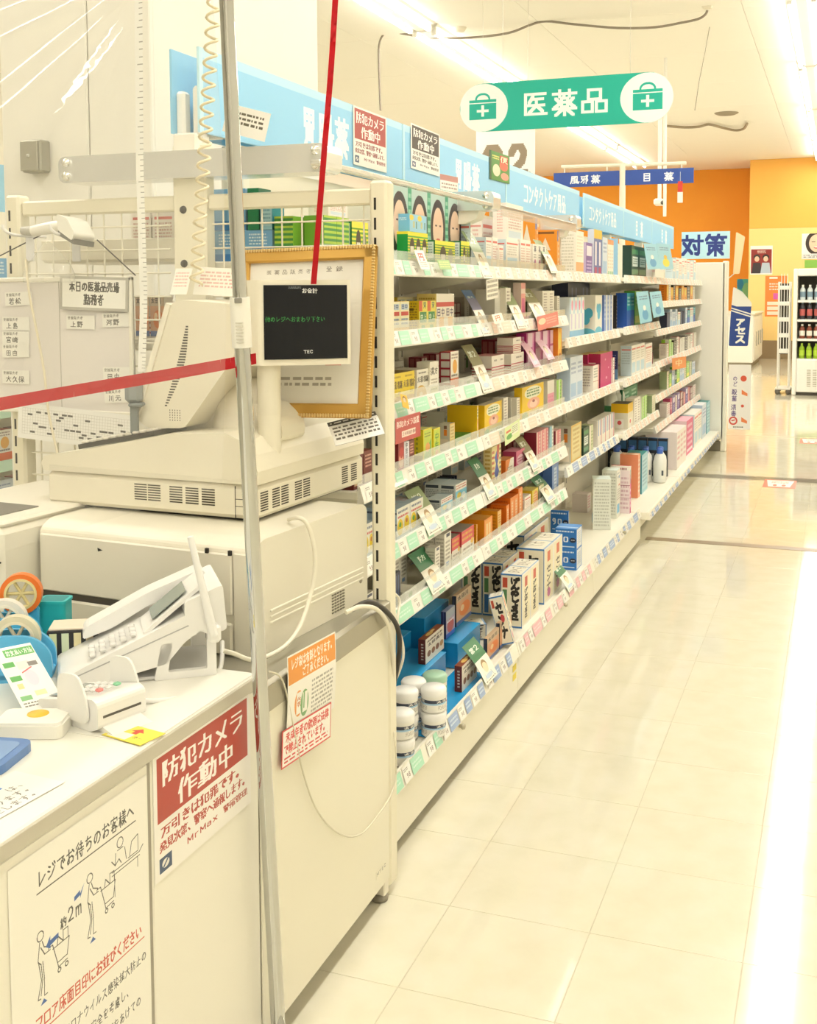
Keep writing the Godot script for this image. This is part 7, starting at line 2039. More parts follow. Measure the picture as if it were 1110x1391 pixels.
func build_talkers() -> void:
	var pics := []
	for k in 6:
		pics.append(tm(talker_picture(k), 0.35))
	# lower left, lower right, upper left pixels; picture; words; plane
	var list := [
		[657, 378, 668, 377, 640, 316, 1, "at the joint of the first two top shelves", -1.05],
		[749, 371, 757, 370, 740, 328, 1, "beside the orange boxes on the top shelf", -1.05],
		[657, 457, 667, 455, 637, 394, 4, "blue", -1.05],
		[704, 447, 714, 445, 694, 390, 1, "before the thin pink box on the second shelf", -1.05],
		[730, 438, 742, 435, 721, 392, 3, "before the olive box on the second shelf", -1.05],
		[657, 534, 668, 531, 638, 468, 3, "before the maroon cartons on the third shelf", -1.05],
		[726, 499, 733, 497, 709, 457, 5, "leaning on the magenta boxes, nearer the register", -1.05],
		[745, 489, 752, 487, 732, 454, 5, "leaning on the magenta boxes, nearer the orange carton", -1.05],
		[533, 664, 551, 657, 531, 619, 6, "", -1.05],
		[583, 729, 598, 719, 574, 657, 1, "between the pale blue and aqua medicine boxes", -1.05],
		[588, 809, 604, 800, 568, 746, 2, "before the white medicine boxes on the sixth shelf", -1.05],
		[664, 680, 674, 674, 647, 620, 2, "beside the tall comic box on the fifth shelf", -1.05],
		[725, 642, 733, 637, 707, 593, 3, "beside the rose pink box on the fifth shelf", -1.05],
		[745, 685, 754, 680, 735, 642, 0, "before the tall blue box on the sixth shelf", -1.05],
		[773, 805, 780, 798, 765, 753, 0, "before the blue boxes printed 90", -0.935],
		[661, 932, 673, 919, 643, 865, 0, "between the brown pack and the front blister packs", -0.935],
	]
	for a in list:
		var lean := 0.075
		var ll := on_x(a[0], a[1], a[8])
		var lr := on_x(a[2], a[3], a[8])
		lr.y = ll.y
		var ul := on_x(a[4], a[5], a[8] - lean)
		var words_: String = a[7]
		var label := "%s shelf talker card %s" % [["green", "sage green", "dark green", "olive", "blue", "pink", "white"][a[6]], words_]
		if a[6] == 4:
			label = "blue and violet shelf talker card with a drawn clerk"
		if a[6] == 6:
			label = "white shelf talker with a drawn clerk under the red camera sign"
		if a[6] == 5:
			label = "pink shelf talker card " + words_
		var mat: Material
		if a[6] == 6:
			var im := paper(128, 256, "f2efdd")
			p_disc(im, 44, 70, 32, 54, Color("b08a5a"))
			p_disc(im, 46, 104, 34, 70, Color("f1dcb6"))
			p_line(im, 30, 150, 20, 190, 3, Color("a58f6a"))
			p_rect(im, 0, 200, 128, 56, Color("f6f4ec"))
			p_print(im, 20, 214, 84, 20, 1, Color("8f9aa8"))
			mat = tm(im, 0.35)
		else:
			mat = pics[a[6]]
		var o := solo("shelf_talker", sheet(ll.distance_to(lr) * 1.25, rise(ll, lr, ul), 0.0006, 0.006, 6), mat, label, "card", ll)
		sheet_at(o, ll, lr, ul)
	# other cards on the rails
	var x := -1.04
	var im := paper(256, 280, "c4504e")
	p_rect(im, 0, 0, 256, 6, Color("d88a84"))
	p_text(im, "防犯カメラ設置", 14, 40, 29, 74, Color("fbeee4"), 5.0, false, 33)
	p_rect(im, 62, 160, 140, 70, Color("f3ddd0"))
	p_text(im, "24時間作動中", 70, 174, 18, 42, Color("9a5a52"), 2.5, false, 21)
	card_at(im, [537, 604], [571, 592], [533, 570], x, x, "red sign card reading 防犯カメラ設置 on the third shelf rail")
	im = paper(200, 150, "e58478")
	p_disc(im, 44, 60, 34, 34, Color("f6d8b8"))
	p_print(im, 84, 30, 100, 80, 3, Color("f4bcae"))
	card_at(im, [731, 450], [759, 441], [728, 431], x, x - 0.005, "salmon pink card with round mark on the second shelf rail")
	im = paper(200, 240, "e3f0b4")
	p_rect(im, 16, 60, 60, 30, Color("d86a4a"))
	p_disc(im, 60, 150, 40, 36, Color("5aa84a"))
	p_rect(im, 90, 30, 90, 130, Color("f4f6dc"))
	p_print(im, 96, 40, 76, 100, 4, Color("9aa86a"))
	card_at(im, [686, 606], [706, 592], [682, 584], x, x, "pale green price card on the fourth shelf rail")
	im = paper(120, 150, "f5f0e6")
	p_text(im, "円", 20, 20, 80, 60, Color("d8503c"), 9.0)
	p_print(im, 16, 90, 88, 44, 3, Color("b0a898"))
	card_at(im, [572, 366], [584, 366], [569, 340], x, x - 0.02, "white card with red lettering before the green drink cartons")
	im = paper(120, 90, "9fbf7a")
	p_print(im, 12, 12, 96, 66, 3, Color("dbe68a"))
	card_at(im, [598, 366], [614, 366], [596, 353], x, x - 0.01, "small green card before the striped drink packs")
	im = paper(120, 100, "f9ead8")
	p_text(im, "円", 20, 14, 70, 60, Color("e0643c"), 8.0)
	card_at(im, [672, 440], [685, 437], [670, 427], x, x - 0.01, "white card with orange lettering on the second shelf rail")
	im = paper(110, 220, "f4eedf")
	for r in 4:
		p_rect(im, 6, 12 + r * 50, 98, 32, Color("cfc9ba"))
		p_print(im, 10, 16 + r * 50, 90, 24, 2, Color("6f6a5c"))
	card_at(im, [661, 408], [677, 404], [661, 380], x, x, "white list card hanging below the first shelf joint")
	im = paper(110, 110, "ef8a24")
	p_text(im, "中", 20, 20, 60, 60, Color("f7d9a0"), 8.0)
	card_at(im, [913, 503], [932, 499], [910, 487], -1.0, -1.0, "bright orange card on a far shelf rail")
	im = paper(90, 180, "eec24a")
	p_disc(im, 44, 60, 26, 40, Color("6a4a34"))
	p_disc(im, 44, 70, 20, 32, Color("f0cfa8"))
	card_at(im, [547, 553], [556, 556], [544, 535], x, x - 0.01, "orange card with a small figure on the third shelf rail")
	for q in [[880, 366, 897, 365, 882, 331, 0.16, "top"], [897, 366, 915, 365, 899, 331, 0.16, "top"], [870, 440, 886, 436, 871, 396, 0.16, "second"], [888, 432, 903, 428, 890, 396, 0.16, "second"]]:
		im = paper(120, 160, "8fd0e4")
		p_disc(im, 60, 120, 30, 26, Color("3f9fd0") if q[0] < 890 else Color("f0dc4a"))
		p_print(im, 20, 20, 80, 26, 2, Color("3f6f9a"))
		p_disc(im, 60, 84, 14, 14, Color("f2f4ee") if q[0] < 890 else Color("e2b83c"))
		card_at(im, [q[0], q[1]], [q[2], q[3]], [q[4], q[5]], -1.005, -1.03, "cyan card with %s mark before the %s shelf goods, %s" % ["a blue drop" if q[0] < 890 else "a yellow", q[7], "nearer the register" if q[0] < 890 else "farther from the register"])
	# header card with smiling women
	im = paper(512, 160, "b9d2cb")
	p_rect(im, 0, 0, 512, 10, Color("3f9f86"))
	for k in 4:
		var cx := 60.0 + 130.0 * k
		p_disc(im, cx, 84, 54, 62, Color("33252a"))
		p_disc(im, cx, 82, 38, 44, Color("f0cdb4"))
		p_rect(im, cx - 22, 74, 14, 3, Color("5a3c38"))
		p_rect(im, cx + 8, 74, 14, 3, Color("5a3c38"))
		p_disc(im, cx, 104, 14, 4, Color("d8625e"))
		p_disc(im, cx, 152, 44, 24, Color("dfe9ea"))
		p_rect(im, cx + 52, 12, 24, 148, Color("3fa07c"))
		p_print(im, cx + 55, 20, 18, 120, 8, Color("9fd6bc"))
	var xa := -1.135
	var ll := on_x(529, 296, xa)
	ll.y = shelf_top(0, 0)
	var lr := on_x(628, 300, xa)
	var ul := Vector3(xa, on_x(531, 240, xa).y, ll.z)
	lr.y = ll.y
	var o := solo("header_card", sheet(ll.distance_to(lr), ul.y - ll.y, 0.001), tm(im, 0.35), "pale green header card with smiling faces behind the drink cartons", "card", ll)
	sheet_at(o, ll, lr, ul)
func card_at(im: Image, a: Array, b: Array, c: Array, x0: float, x1: float, label: String) -> void:
	var ll := on_x(a[0], a[1], x0)
	var lr := on_x(b[0], b[1], x0)
	var ul := on_x(c[0], c[1], x1)
	var o := solo("rail_card", sheet(ll.distance_to(lr), rise(ll, lr, ul), 0.0008), tm(im, 0.35), label, "card", ll)
	sheet_at(o, ll, lr, ul)
# ---------------------------------------------------------------- neighbouring gondola and end-of-aisle displays
func build_rest() -> void:
	# second gondola across the left aisle
	var m := pm("f1ecda", 0.4)
	var g := thing("display_gondola", "neighbouring cream gondola across the aisle on the far left", "shelving", Vector3(-3.4, 0, -3.2))
	part("back_panel", span(Vector3(-0.02, 0.1, 0), Vector3(0.0, 1.6, -2.4), 0.003), pm("e9e2cd", 0.5), g)
	part("base", span(Vector3(0.0, 0.02, 0), Vector3(0.42, 0.16, -2.4), 0.004), m, g)
	for z in [0.0, -1.2, -2.4]:
		part("upright", span(Vector3(-0.03, 0.02, z - 0.02), Vector3(0.03, 1.66, z + 0.02), 0.004), m, g)
	var ys := [0.42, 0.62, 0.83, 1.08, 1.3]
	for i in ys.size():
		var s := thing("steel_shelf", "cream steel shelf of the neighbouring gondola, %s from the floor" % ["first", "second", "third", "fourth", "fifth"][i], "shelf", Vector3(-3.4, ys[i], -3.2))
		part("board", span(Vector3(0.03, 0.0, 0), Vector3(0.34, 0.02, -2.4), 0.003), m, s)
		part("price_rail", span(Vector3(0.34, -0.005, 0), Vector3(0.35, 0.04, -2.4), 0.002), pm("c9ead2", 0.4), s)
		var arts := [["red_pink", "lilac_white"], ["candy_brown", "red_carton"], ["black_white", "grey_box"], ["sky_tall", "medicine_blue"], ["aqua_box", "sky_tall"]]
		for k in 5:
			var id: String = arts[i][k % 2]
			var h := 0.13
			solo("medicine_carton", box_meshes_get(id, Vector3(0.06, h, 0.09)), atlas_mat, "%s carton on shelf %s of the neighbouring gondola" % [["red", "plain"][k % 2] if i < 3 else ["blue", "pale blue"][k % 2], ["one", "two", "three", "four", "five"][i]], "carton", Vector3(-3.14, ys[i] + 0.021, -3.3 - 0.11 * k), "cartons on the neighbouring gondola")
	var hb := thing("header_board", "blue header board of the neighbouring gondola on the far left", "sign", Vector3(-3.4, 1.66, -3.2))
	part("board", span(Vector3(0.03, 0, 0), Vector3(0.036, 0.2, -2.4), 0.001), pm("9cd6f2", 0.45), hb)
	part("holder", span(Vector3(0.0, -0.02, -0.1), Vector3(0.03, 0.02, -0.14), 0.002), m, hb)
	# board above the end panel reading 対策
	var im := paper(512, 288, "bfe6f2")
	p_text(im, "対策", 4, 34, 214, 218, Color("2c3c86"), 30.0, false, 250)
	var b := solo("printed_board", sheet(0.392, 0.225, 0.012), tm(im, 0.45), "pale blue board reading 対策 above the far end panel", "sign", on_z(926, 352, -9.72))
	b.name = "season_board"
	# tube shaped banner reading アセス
	im = paper(192, 512, "26448e")
	p_rect(im, 0, 0, 192, 170, Color("eceade"))
	for k in 3:
		p_poly(im, [Vector2(0, 150 + k * 22), Vector2(192, 210 + k * 22), Vector2(192, 222 + k * 22), Vector2(0, 162 + k * 22)], Color("eceade") if k > 0 else Color("26448e"))
	p_text(im, "アセス", 56, 270, 84, 66, Color("f2f2ea"), 15.0, true, 74)
	var t := thing("tube_banner", "blue and white tube shaped banner reading アセス on the end panel", "banner", on_z(990, 470, -9.5), 0.12)
	var st := st_new()
	var ol := rounded([Vector2(0, 0), Vector2(0.15, 0), Vector2(0.175, 0.35), Vector2(0.1, 0.44), Vector2(0.03, 0.48), Vector2(0.015, 0.3)], 0.012, 3)
	prism(st, ol, -0.004, 0.0)
	part("cutout", st.commit(), pm("e6e6de", 0.4), t)
	var fs := st_new()
	var poly := PackedVector2Array(ol)
	var idx := Geometry2D.triangulate_polygon(poly)
	for i in range(0, idx.size(), 3):
		var q := [poly[idx[i]], poly[idx[i + 1]], poly[idx[i + 2]]]
		if (q[1] - q[0]).cross(q[2] - q[0]) > 0.0:
			q.reverse()
		for p in q:
			fs.set_normal(Vector3(0, 0, 1))
			fs.set_uv(Vector2(p.x / 0.175, 1.0 - p.y / 0.48))
			fs.add_vertex(Vector3(p.x, p.y, 0.001))
	part("printed_face", fs.commit(), tm(im, 0.4), t)
	# vertical strip のど 殺菌 消毒
	im = paper(176, 520, "f1ede6")
	p_text(im, "のど", 34, 90, 34, 40, Color("6a5a8a"), 4.0, true, 44)
	p_text(im, "殺菌", 26, 196, 40, 46, Color("6a5a8a"), 5.0, true, 52)
	p_text(im, "消毒", 22, 318, 40, 46, Color("6a5a8a"), 5.0, true, 52)
	for q in [[118, 110, 24, "d8573c"], [112, 330, 12, "d8573c"], [40, 450, 34, "cf4a3c"]]:
		p_disc(im, q[0], q[1], q[2], q[2], Color(q[3]))
	p_disc(im, 40, 450, 22, 22, Color("f1ede6"))
	p_line(im, 30, 450, 52, 444, 8, Color("cf4a3c"))
	for y in [180.0, 400.0]:
		p_poly(im, [Vector2(104, y), Vector2(150, y + 30), Vector2(150, y + 72), Vector2(104, y + 56)], Color("e8824a"))
		p_poly(im, [Vector2(104, y), Vector2(150, y + 30), Vector2(150, y + 50), Vector2(104, y + 20)], Color("f4efe6"))
	p_print(im, 40, 492, 80, 18, 1, Color("6f6a60"))
	var v := solo("strip_banner", sheet(0.175, 0.53, 0.003), tm(im, 0.4), "white vertical strip banner reading のど 殺菌 消毒 on the end panel", "banner", on_z(989, 583, -9.52))
	v.rotation.y = 0.1
	# cream bag hanging at the top corner
	var cb := thing("hanging_sleeve", "clear cream sleeve hanging at the top of the end panel", "sleeve", on_z(996, 372, -9.6))
	part("sleeve", slab(rounded([Vector2(0, 0), Vector2(0.05, 0), Vector2(0.09, 0.3), Vector2(0.02, 0.34)], 0.01, 3), -0.01, 0.01), pm("efd7a8", 0.3), cb)
	part("hook", pipe([Vector3(0.03, 0.02, 0), Vector3(-0.04, -0.04, 0.0)], 0.004, 6), pm("e8e2d0", 0.4), cb)
	part("red_knob", turned([Vector2(0, 0.03), Vector2(0.02, 0.02), Vector2(0.022, -0.01), Vector2(0, -0.02)], 10), pm("d84a3c", 0.4), cb, Vector3(-0.06, -0.06, 0.0))

func _ready() -> void:
	dice.seed = 11
	build_camera_and_light()
	build_room()
	build_atlas()
	build_gondola()
	build_counter()
	build_goods()
	build_rest()
	build_far_end()
	print("arts ", cells.size())
# ---------------------------------------------------------------- lettering: strokes on a 20 x 20 grid (y down)
# a list is one polyline; a list that starts with a character places that character's strokes in a rectangle
var GLYPHS := {
"艹": [[1,5,19,5],[6,1,6,9],[14,1,14,9]], "亻": [[8,1,2,11],[5,7,5,20]], "氵": [[3,2,7,5],[1,8,5,11],[1,19,7,13]],
"阝": [[3,1,3,20],[3,1,9,1,6,7,9,11,8,14,4,14]], "犭": [[9,1,2,8],[3,2,7,7,8,13,7,18,5,19],[8,10,2,16]],
"竹": [[4,1,1,9],[3,5,10,5],[6,5,8,9],[13,1,11,9],[12,5,20,5],[15,5,17,9]], "攵": [[8,1,3,8],[6,5,19,5],[15,5,12,13,3,20],[7,8,12,15,19,20]],
"宀": [[10,1,10,4],[2,9,2,4,18,4,18,9]], "言": [[9,1,11,3],[2,5,18,5],[5,8,15,8],[5,11,15,11],[5,14,15,14,15,19,5,19,5,14]],
"木": [[2,7,18,7],[10,1,10,20],[10,7,2,17],[10,7,18,17]], "日": [[4,2,16,2,16,19,4,19,4,2],[4,10,16,10]],
"目": [[4,2,16,2,16,19,4,19,4,2],[4,7,16,7],[4,13,16,13]], "月": [[5,2,16,2,16,19,13,19],[5,2,5,13,2,20],[5,7,16,7],[5,12,16,12]],
"田": [[3,3,17,3,17,18,3,18,3,3],[10,3,10,18],[3,10,17,10]], "口": [[3,3,17,3,17,18,3,18,3,3]], "白": [[9,0,7,4],[4,4,16,4,16,19,4,19,4,4],[4,11,16,11]],
"力": [[3,6,17,6,16,17,14,19,11,18],[10,1,9,9,3,19]], "糸": [[10,1,4,6,10,9],[15,4,5,13,16,12],[10,12,10,20],[6,14,3,18],[14,14,17,18]],
"門": [[2,20,2,2,8,2,8,9,2,9],[2,5,8,5],[18,20,18,2,12,2,12,9,18,9],[12,5,18,5]], "辶": [[3,2,6,5],[2,9,6,9,5,15,1,19],[5,15,9,19,20,19]],
"心": [[3,9,1,16],[6,6,7,16,10,19,15,18,16,14],[9,4,13,8],[16,7,19,13]], "土": [[4,8,16,8],[10,1,10,18],[1,18,19,18]], "女": [[9,1,5,10,15,19],[15,6,11,14,3,20],[1,6,19,6]],
"刀": [[3,3,16,3,15,17,12,19],[9,3,7,12,2,19]], "隹": [[7,1,2,10],[5,7,5,20],[5,6,19,6],[5,10,18,10],[5,14,18,14],[5,19,20,19],[12,2,12,19]], "禾": [[15,1,5,4],[2,8,18,8],[10,3,10,20],[10,8,2,17],[10,8,18,17]],
"又": [[3,4,16,4,11,14,2,20],[5,7,18,20]], "寸": [[1,6,19,6],[13,1,13,17,11,19,8,18],[5,10,8,14]], "米": [[2,9,18,9],[10,1,10,20],[4,2,7,7],[16,2,13,7],[10,9,2,18],[10,9,18,18]],
"扌": [[2,6,11,6],[7,1,7,18,4,18],[1,14,12,10]], "ネ": [[6,1,9,4],[2,6,11,6,2,15],[7,10,7,20],[8,11,12,14]], "立": [[10,1,10,5],[2,5,18,5],[6,8,8,16],[14,8,12,16],[1,17,19,17]],
"冂": [[3,20,3,2,17,2,17,18,14,18]], "止": [[10,2,10,18],[10,9,17,9],[4,8,4,18],[1,18,19,18]], "方": [[10,1,10,5],[2,5,18,5],[8,5,7,12,2,19],[8,10,15,10,14,18,11,18]],
"金": [[10,1,1,8],[10,1,19,8],[5,8,15,8],[3,12,17,12],[10,8,10,18],[5,14,7,17],[15,14,13,17],[1,19,19,19]], "車": [[2,4,18,4],[4,7,16,7,16,14,4,14,4,7],[4,10,16,10],[1,17,19,17],[10,1,10,20]],
"正": [[3,3,17,3],[10,3,10,18],[10,10,16,10],[5,9,5,18],[1,18,19,18]], "皿": [[3,5,17,5,17,18],[3,5,3,18],[8,5,8,18],[12,5,12,18],[1,18,19,18]],
"医": [[2,2,18,2],[2,2,2,18,19,18],[8,4,5,9],[7,6,16,6],[4,11,17,11],[11,6,11,11,5,17],[11,11,16,16]],
"薬": [["艹",0,0,20,12],["白",6,5,14,14],[3,7,6,10],[2,14,6,11],[17,7,14,10],[18,14,14,11],[1,15,19,15],[10,14,10,20],[9,15,3,20],[11,15,17,20]],
"品": [["口",3,0,17,10],["口",-1,9,10,20],["口",10,9,21,20]],
"風": [[4,2,3,13,1,19],[4,2,16,2,16,14,18,19,20,15],[13,4,6,6],[6,8,14,8,14,13,6,13,6,8],[10,5,10,18],[5,18,14,17],[13,15,15,18]],
"邪": [[1,3,11,3],[4,3,2,9,11,9],[8,3,8,17,6,19],[8,9,1,17],["阝",11,0,22,20]],
"胃": [["田",2,0,18,10],["月",3,9,17,20]], "腸": [["月",0,0,8,20],["日",9,0,18,9],[8,11,20,11],[11,11,8,15],[10,13,18,13,17,19,15,19],[13,13,9,19],[16,13,12,20]],
"用": [[4,2,16,2,16,19,14,19],[4,2,4,13,2,19],[4,7,16,7],[4,12,16,12],[10,2,10,19]],
"防": [["阝",0,0,12,20],["方",7,0,21,20]], "犯": [["犭",0,0,13,20],[11,4,18,4,18,11,16,12],[11,4,11,17,13,19,18,19,19,15]],
"作": [["亻",0,0,12,20],[10,1,7,8],[9,5,20,5],[12,5,12,20],[12,10,19,10],[12,14,19,14]], "動": [[10,1,2,3],[1,5,12,5],["日",1,6,12,14],[6,1,6,19],[1,16,12,16],[0,19,13,18],["力",11,1,21,20]],
"中": [[3,5,17,5,17,13,3,13,3,5],[10,1,10,20]], "万": [[1,4,19,4],[8,4,7,11,2,19],[8,9,16,9,15,18,12,18]], "引": [[2,3,10,3,10,8,3,8,2,13,11,13,10,18,7,18],[16,1,16,20]],
"罪": [[3,2,17,2,17,7,3,7,3,2],[8,2,8,7],[12,2,12,7],[7,9,7,15,3,20],[1,11,7,11],[1,14,7,14],[12,9,12,20],[12,11,19,11],[12,14,19,14],[12,17,19,17]],
"発": [[3,2,9,2,2,10],[3,5,6,7],[12,1,18,9],[16,2,13,4],[18,5,15,7],[5,9,15,9],[2,13,18,13],[8,9,7,14,2,19],[12,9,12,18,18,18,18,15]],
"見": [["目",1,0,19,13],[8,12,7,16,2,19],[12,12,12,18,18,18,19,15]], "次": [[2,4,5,7],[1,18,6,12],[10,1,7,9],[9,5,19,5,17,9],[13,7,12,13,6,20],[13,11,19,20]],
"第": [["竹",0,0,20,11],[3,7,16,7,16,11,4,11,3,15,17,15,16,18,14,18],[10,7,10,20],[9,15,3,19]],
"警": [["艹",0,0,10,7],[2,4,9,4,9,10,7,10],[3,6,6,6,6,9,3,9,3,6],["攵",10,0,20,10],["言",1,9,19,20]],
"察": [["宀",0,0,20,14],[6,6,3,11],[5,7,9,7,4,13],[11,6,16,6,13,9],[12,7,17,12],[6,12,14,12],[2,15,18,15],[10,15,10,20],[6,16,4,19],[14,16,16,19]],
"通": [["辶",0,0,20,20],[9,2,17,2,13,5],[8,7,18,7,18,16,16,16],[8,7,8,17],[8,10,18,10],[8,13,18,13],[13,7,13,17]], "報": [["土",1,0,10,8],[3,9,4,12],[8,9,7,12],[0,12,11,12],[1,16,10,16],[5,12,5,20],[12,2,18,2,18,8,15,8],[12,2,12,20],[13,11,18,11,15,16,12,20],[13,12,19,20]],
"備": [["亻",0,0,11,20],["艹",7,0,20,9],[8,7,19,7],[9,7,6,13],[9,11,18,11,18,19,16,19],[9,11,9,20],[9,15,18,15],[13,9,13,20]], "管": [["竹",0,0,20,11],[2,10,2,7,18,7,18,10],[5,10,15,10,15,14,5,14,5,10],[5,14,16,15,16,19,5,19,5,10]],
"理": [[0,3,8,3],[0,10,8,10],[0,18,9,16],[4,3,4,17],["田",8,0,20,12],[9,14,19,14],[14,10,14,19],[8,19,20,19]],
"設": [["言",0,0,9,20],[11,2,10,8],[11,2,16,2,16,7,19,7],[10,10,18,10,15,15,9,20],[12,12,19,20]], "置": [[3,1,17,1,17,6,3,6,3,1],[8,1,8,6],[12,1,12,6],[4,8,16,8],[10,6,10,10],[6,10,15,10,15,18,6,18,6,10],[6,13,15,13],[6,15,15,15],[2,10,2,19,18,19]],
"時": [["日",0,1,8,17],["土",8,0,20,9],["寸",8,9,20,20]], "間": [["門",0,0,20,20],[6,11,14,11,14,19,6,19,6,11],[6,15,14,15]], "対": [[5,1,5,5],[0,5,11,5],[9,6,6,13,1,19],[2,8,10,18],["寸",9,0,21,20]],
"策": [["竹",0,0,20,11],[2,8,18,8],[4,15,4,11,16,11,16,14,14,15],[10,6,10,20],[10,12,3,19],[10,12,17,19]], "殺": [[8,1,2,7],[2,1,9,7],[1,10,10,10],[5,7,5,19],[3,13,1,17],[7,13,10,17],[12,2,11,8],[12,2,17,2,17,7,19,7],[11,10,18,10,15,15,9,20],[12,12,19,20]],
"菌": [["艹",0,0,20,11],[3,7,17,7,17,19,3,19,3,7],[13,9,6,10],[5,12,15,12],[10,10,10,18],[10,12,6,16],[10,12,14,16]], "消": [["氵",0,0,18,20],[13,0,13,7],[9,2,11,5],[18,2,15,5],["月",7,6,20,20]],
"毒": [[3,2,17,2],[4,5,16,5],[1,8,19,8],[10,0,10,8],[5,10,16,10,15,18,13,19],[5,10,4,17,16,17],[1,13,19,13],[10,10,9,17]], "本": [["木",0,0,20,20],[6,15,14,15]],
"売": [[3,3,17,3],[10,1,10,6],[5,6,15,6],[2,12,2,9,18,9,18,12],[7,12,6,16,2,19],[12,12,12,18,18,18,18,15]], "場": [["土",0,1,9,20],["日",9,0,18,8],[7,10,20,10],[10,10,7,14],[10,12,18,12,17,19,15,19],[13,12,8,18],[16,12,12,20]],
"勤": [["艹",0,0,12,8],[3,5,9,5,9,9,3,9,3,5],[1,12,11,12],[1,15,11,15],[6,5,6,19],[0,19,12,18],["力",11,1,21,20]], "務": [[2,2,9,2,6,5],[1,7,10,7,8,10],[6,5,6,18,4,19],[6,9,1,15],["攵",10,0,20,10],["力",10,9,20,20]],
"者": [[4,3,15,3],[10,1,10,8],[1,8,19,8],[17,1,3,14],["日",5,10,16,20]], "登": [[3,2,9,2,2,9],[12,1,18,9],[16,2,13,4],[5,8,15,8],[6,10,14,10,14,14,6,14,6,10],[7,15,8,18],[13,15,12,18],[2,19,18,19]],
"録": [["金",0,0,9,20],[11,2,18,2,18,9],[11,5,18,5],[9,9,20,9],[14,9,14,19,12,19],[10,12,12,14],[9,19,13,15],[18,12,15,14],[15,14,20,19]], "販": [["目",0,0,9,14],[3,15,1,19],[6,15,9,19],[12,3,19,2],[12,3,12,12,9,19],[12,8,18,8,15,15,11,20],[13,10,20,20]],
"会": [[10,1,1,9],[10,1,19,9],[6,9,14,9],[3,13,17,13],[9,13,5,18,15,18],[13,15,17,19]], "計": [["言",0,0,10,20],[10,8,20,8],[15,1,15,20]], "他": [["亻",0,0,12,20],[8,9,19,5,18,12,16,13],[11,3,11,16,13,18,19,18,19,15],[15,1,15,14]],
"下": [[1,3,19,3],[10,3,10,20],[11,8,16,12]], "待": [[8,1,2,6],[8,6,1,13],[5,10,5,20],["土",8,0,20,10],["寸",8,9,20,20]], "客": [["宀",0,0,20,16],[9,6,4,12],[8,8,14,8,3,16],[7,10,18,16],[6,15,14,15,14,20,6,20,6,15]],
"様": [["木",0,0,9,20],[11,1,13,3],[17,1,15,3],[10,4,19,4],[10,7,18,7],[9,10,20,10],[14,4,14,19],[10,13,12,14],[9,19,13,15],[18,12,15,14],[15,14,20,19]], "約": [["糸",0,0,10,20],[13,1,10,9],[12,5,19,5,18,17,15,19],[13,9,16,13]],
"床": [[10,1,10,3],[3,3,19,3],[3,3,3,12,1,19],["木",5,5,19,20]], "面": [[1,2,19,2],[10,2,8,6],[3,6,17,6,17,19,3,19,3,6],[8,6,8,19],[12,6,12,19],[8,10,12,10],[8,14,12,14]], "印": [[8,2,3,4,3,17,9,17],[3,10,9,10],[12,3,18,3,18,13,15,13],[12,3,12,20]],
"並": [[5,1,7,4],[15,1,13,4],[1,5,19,5],[7,5,7,18],[13,5,13,18],[3,9,5,15],[17,9,15,15],[1,18,19,18]], "度": [[10,1,10,3],[3,3,19,3],[3,3,3,12,1,19],[5,7,18,7],[9,4,9,11,14,11,14,4],[6,14,15,14,10,18,4,20],[8,14,18,20]],
"新": [["立",0,0,11,11],[0,12,11,12],[6,9,6,20],[5,13,1,17],[7,13,10,17],[18,1,13,3,13,12,10,19],[13,8,20,8],[17,8,17,20]], "型": [[1,3,11,3],[1,7,12,7],[4,3,4,7,2,12],[8,3,8,12],[14,3,14,10],[18,1,18,12,16,12],["土",2,10,18,21]],
"感": [[3,3,18,3],[3,3,3,9,1,14],[13,1,15,9,19,13,19,10],[18,6,12,13],[5,6,11,6],[6,8,11,8,11,12,6,12,6,8],["心",1,13,19,21]], "染": [["氵",0,0,12,11],[9,4,17,4,17,9,19,9],[12,1,11,6,8,10],["木",0,9,20,21]],
"拡": [["扌",0,0,14,20],[15,1,15,3],[11,4,20,4],[11,4,11,12,9,19],[15,6,12,17,18,15],[17,12,19,18]], "大": [[1,7,19,7],[10,1,10,8,2,19],[10,8,18,19]], "安": [["宀",0,0,20,15],["女",2,6,18,20]], "全": [[10,1,1,9],[10,1,19,9],[5,9,15,9],[5,13,15,13],[10,9,10,18],[2,18,18,18]],
"考": [[4,3,15,3],[10,1,10,8],[1,8,19,8],[17,1,3,14],[8,11,7,14,16,14,15,19,11,19]], "慮": [[10,1,10,4],[10,3,16,3],[4,5,18,5,17,8],[4,5,4,13,1,19],[7,8,14,7],[6,10,16,10,16,14,6,14,6,10],[6,12,16,12],["心",5,14,19,21]], "一": [[2,10,18,10]],
"定": [["宀",0,0,20,15],[5,8,15,8],[10,8,10,17],[10,12,16,12],[6,11,5,15,2,19],[5,15,10,18,19,18]], "隔": [["阝",0,0,11,20],[9,2,20,2],[11,4,18,4,18,8,11,8,11,4],[10,20,10,10,19,10,19,19,17,19],[13,12,12,15],[16,12,17,15],[12,15,17,15],[14,15,14,19]],
"申": [[3,4,17,4,17,15,3,15,3,4],[3,9,17,9],[10,1,10,20]], "上": [[10,2,10,18],[10,9,17,9],[1,18,19,18]], "袋": [[6,1,2,6],[4,4,4,9],[8,5,18,4],[12,1,13,6,18,9],[10,10,10,12],[2,12,18,12],[9,12,2,17],[7,15,7,20,10,18],[10,13,18,20],[16,14,13,16]],
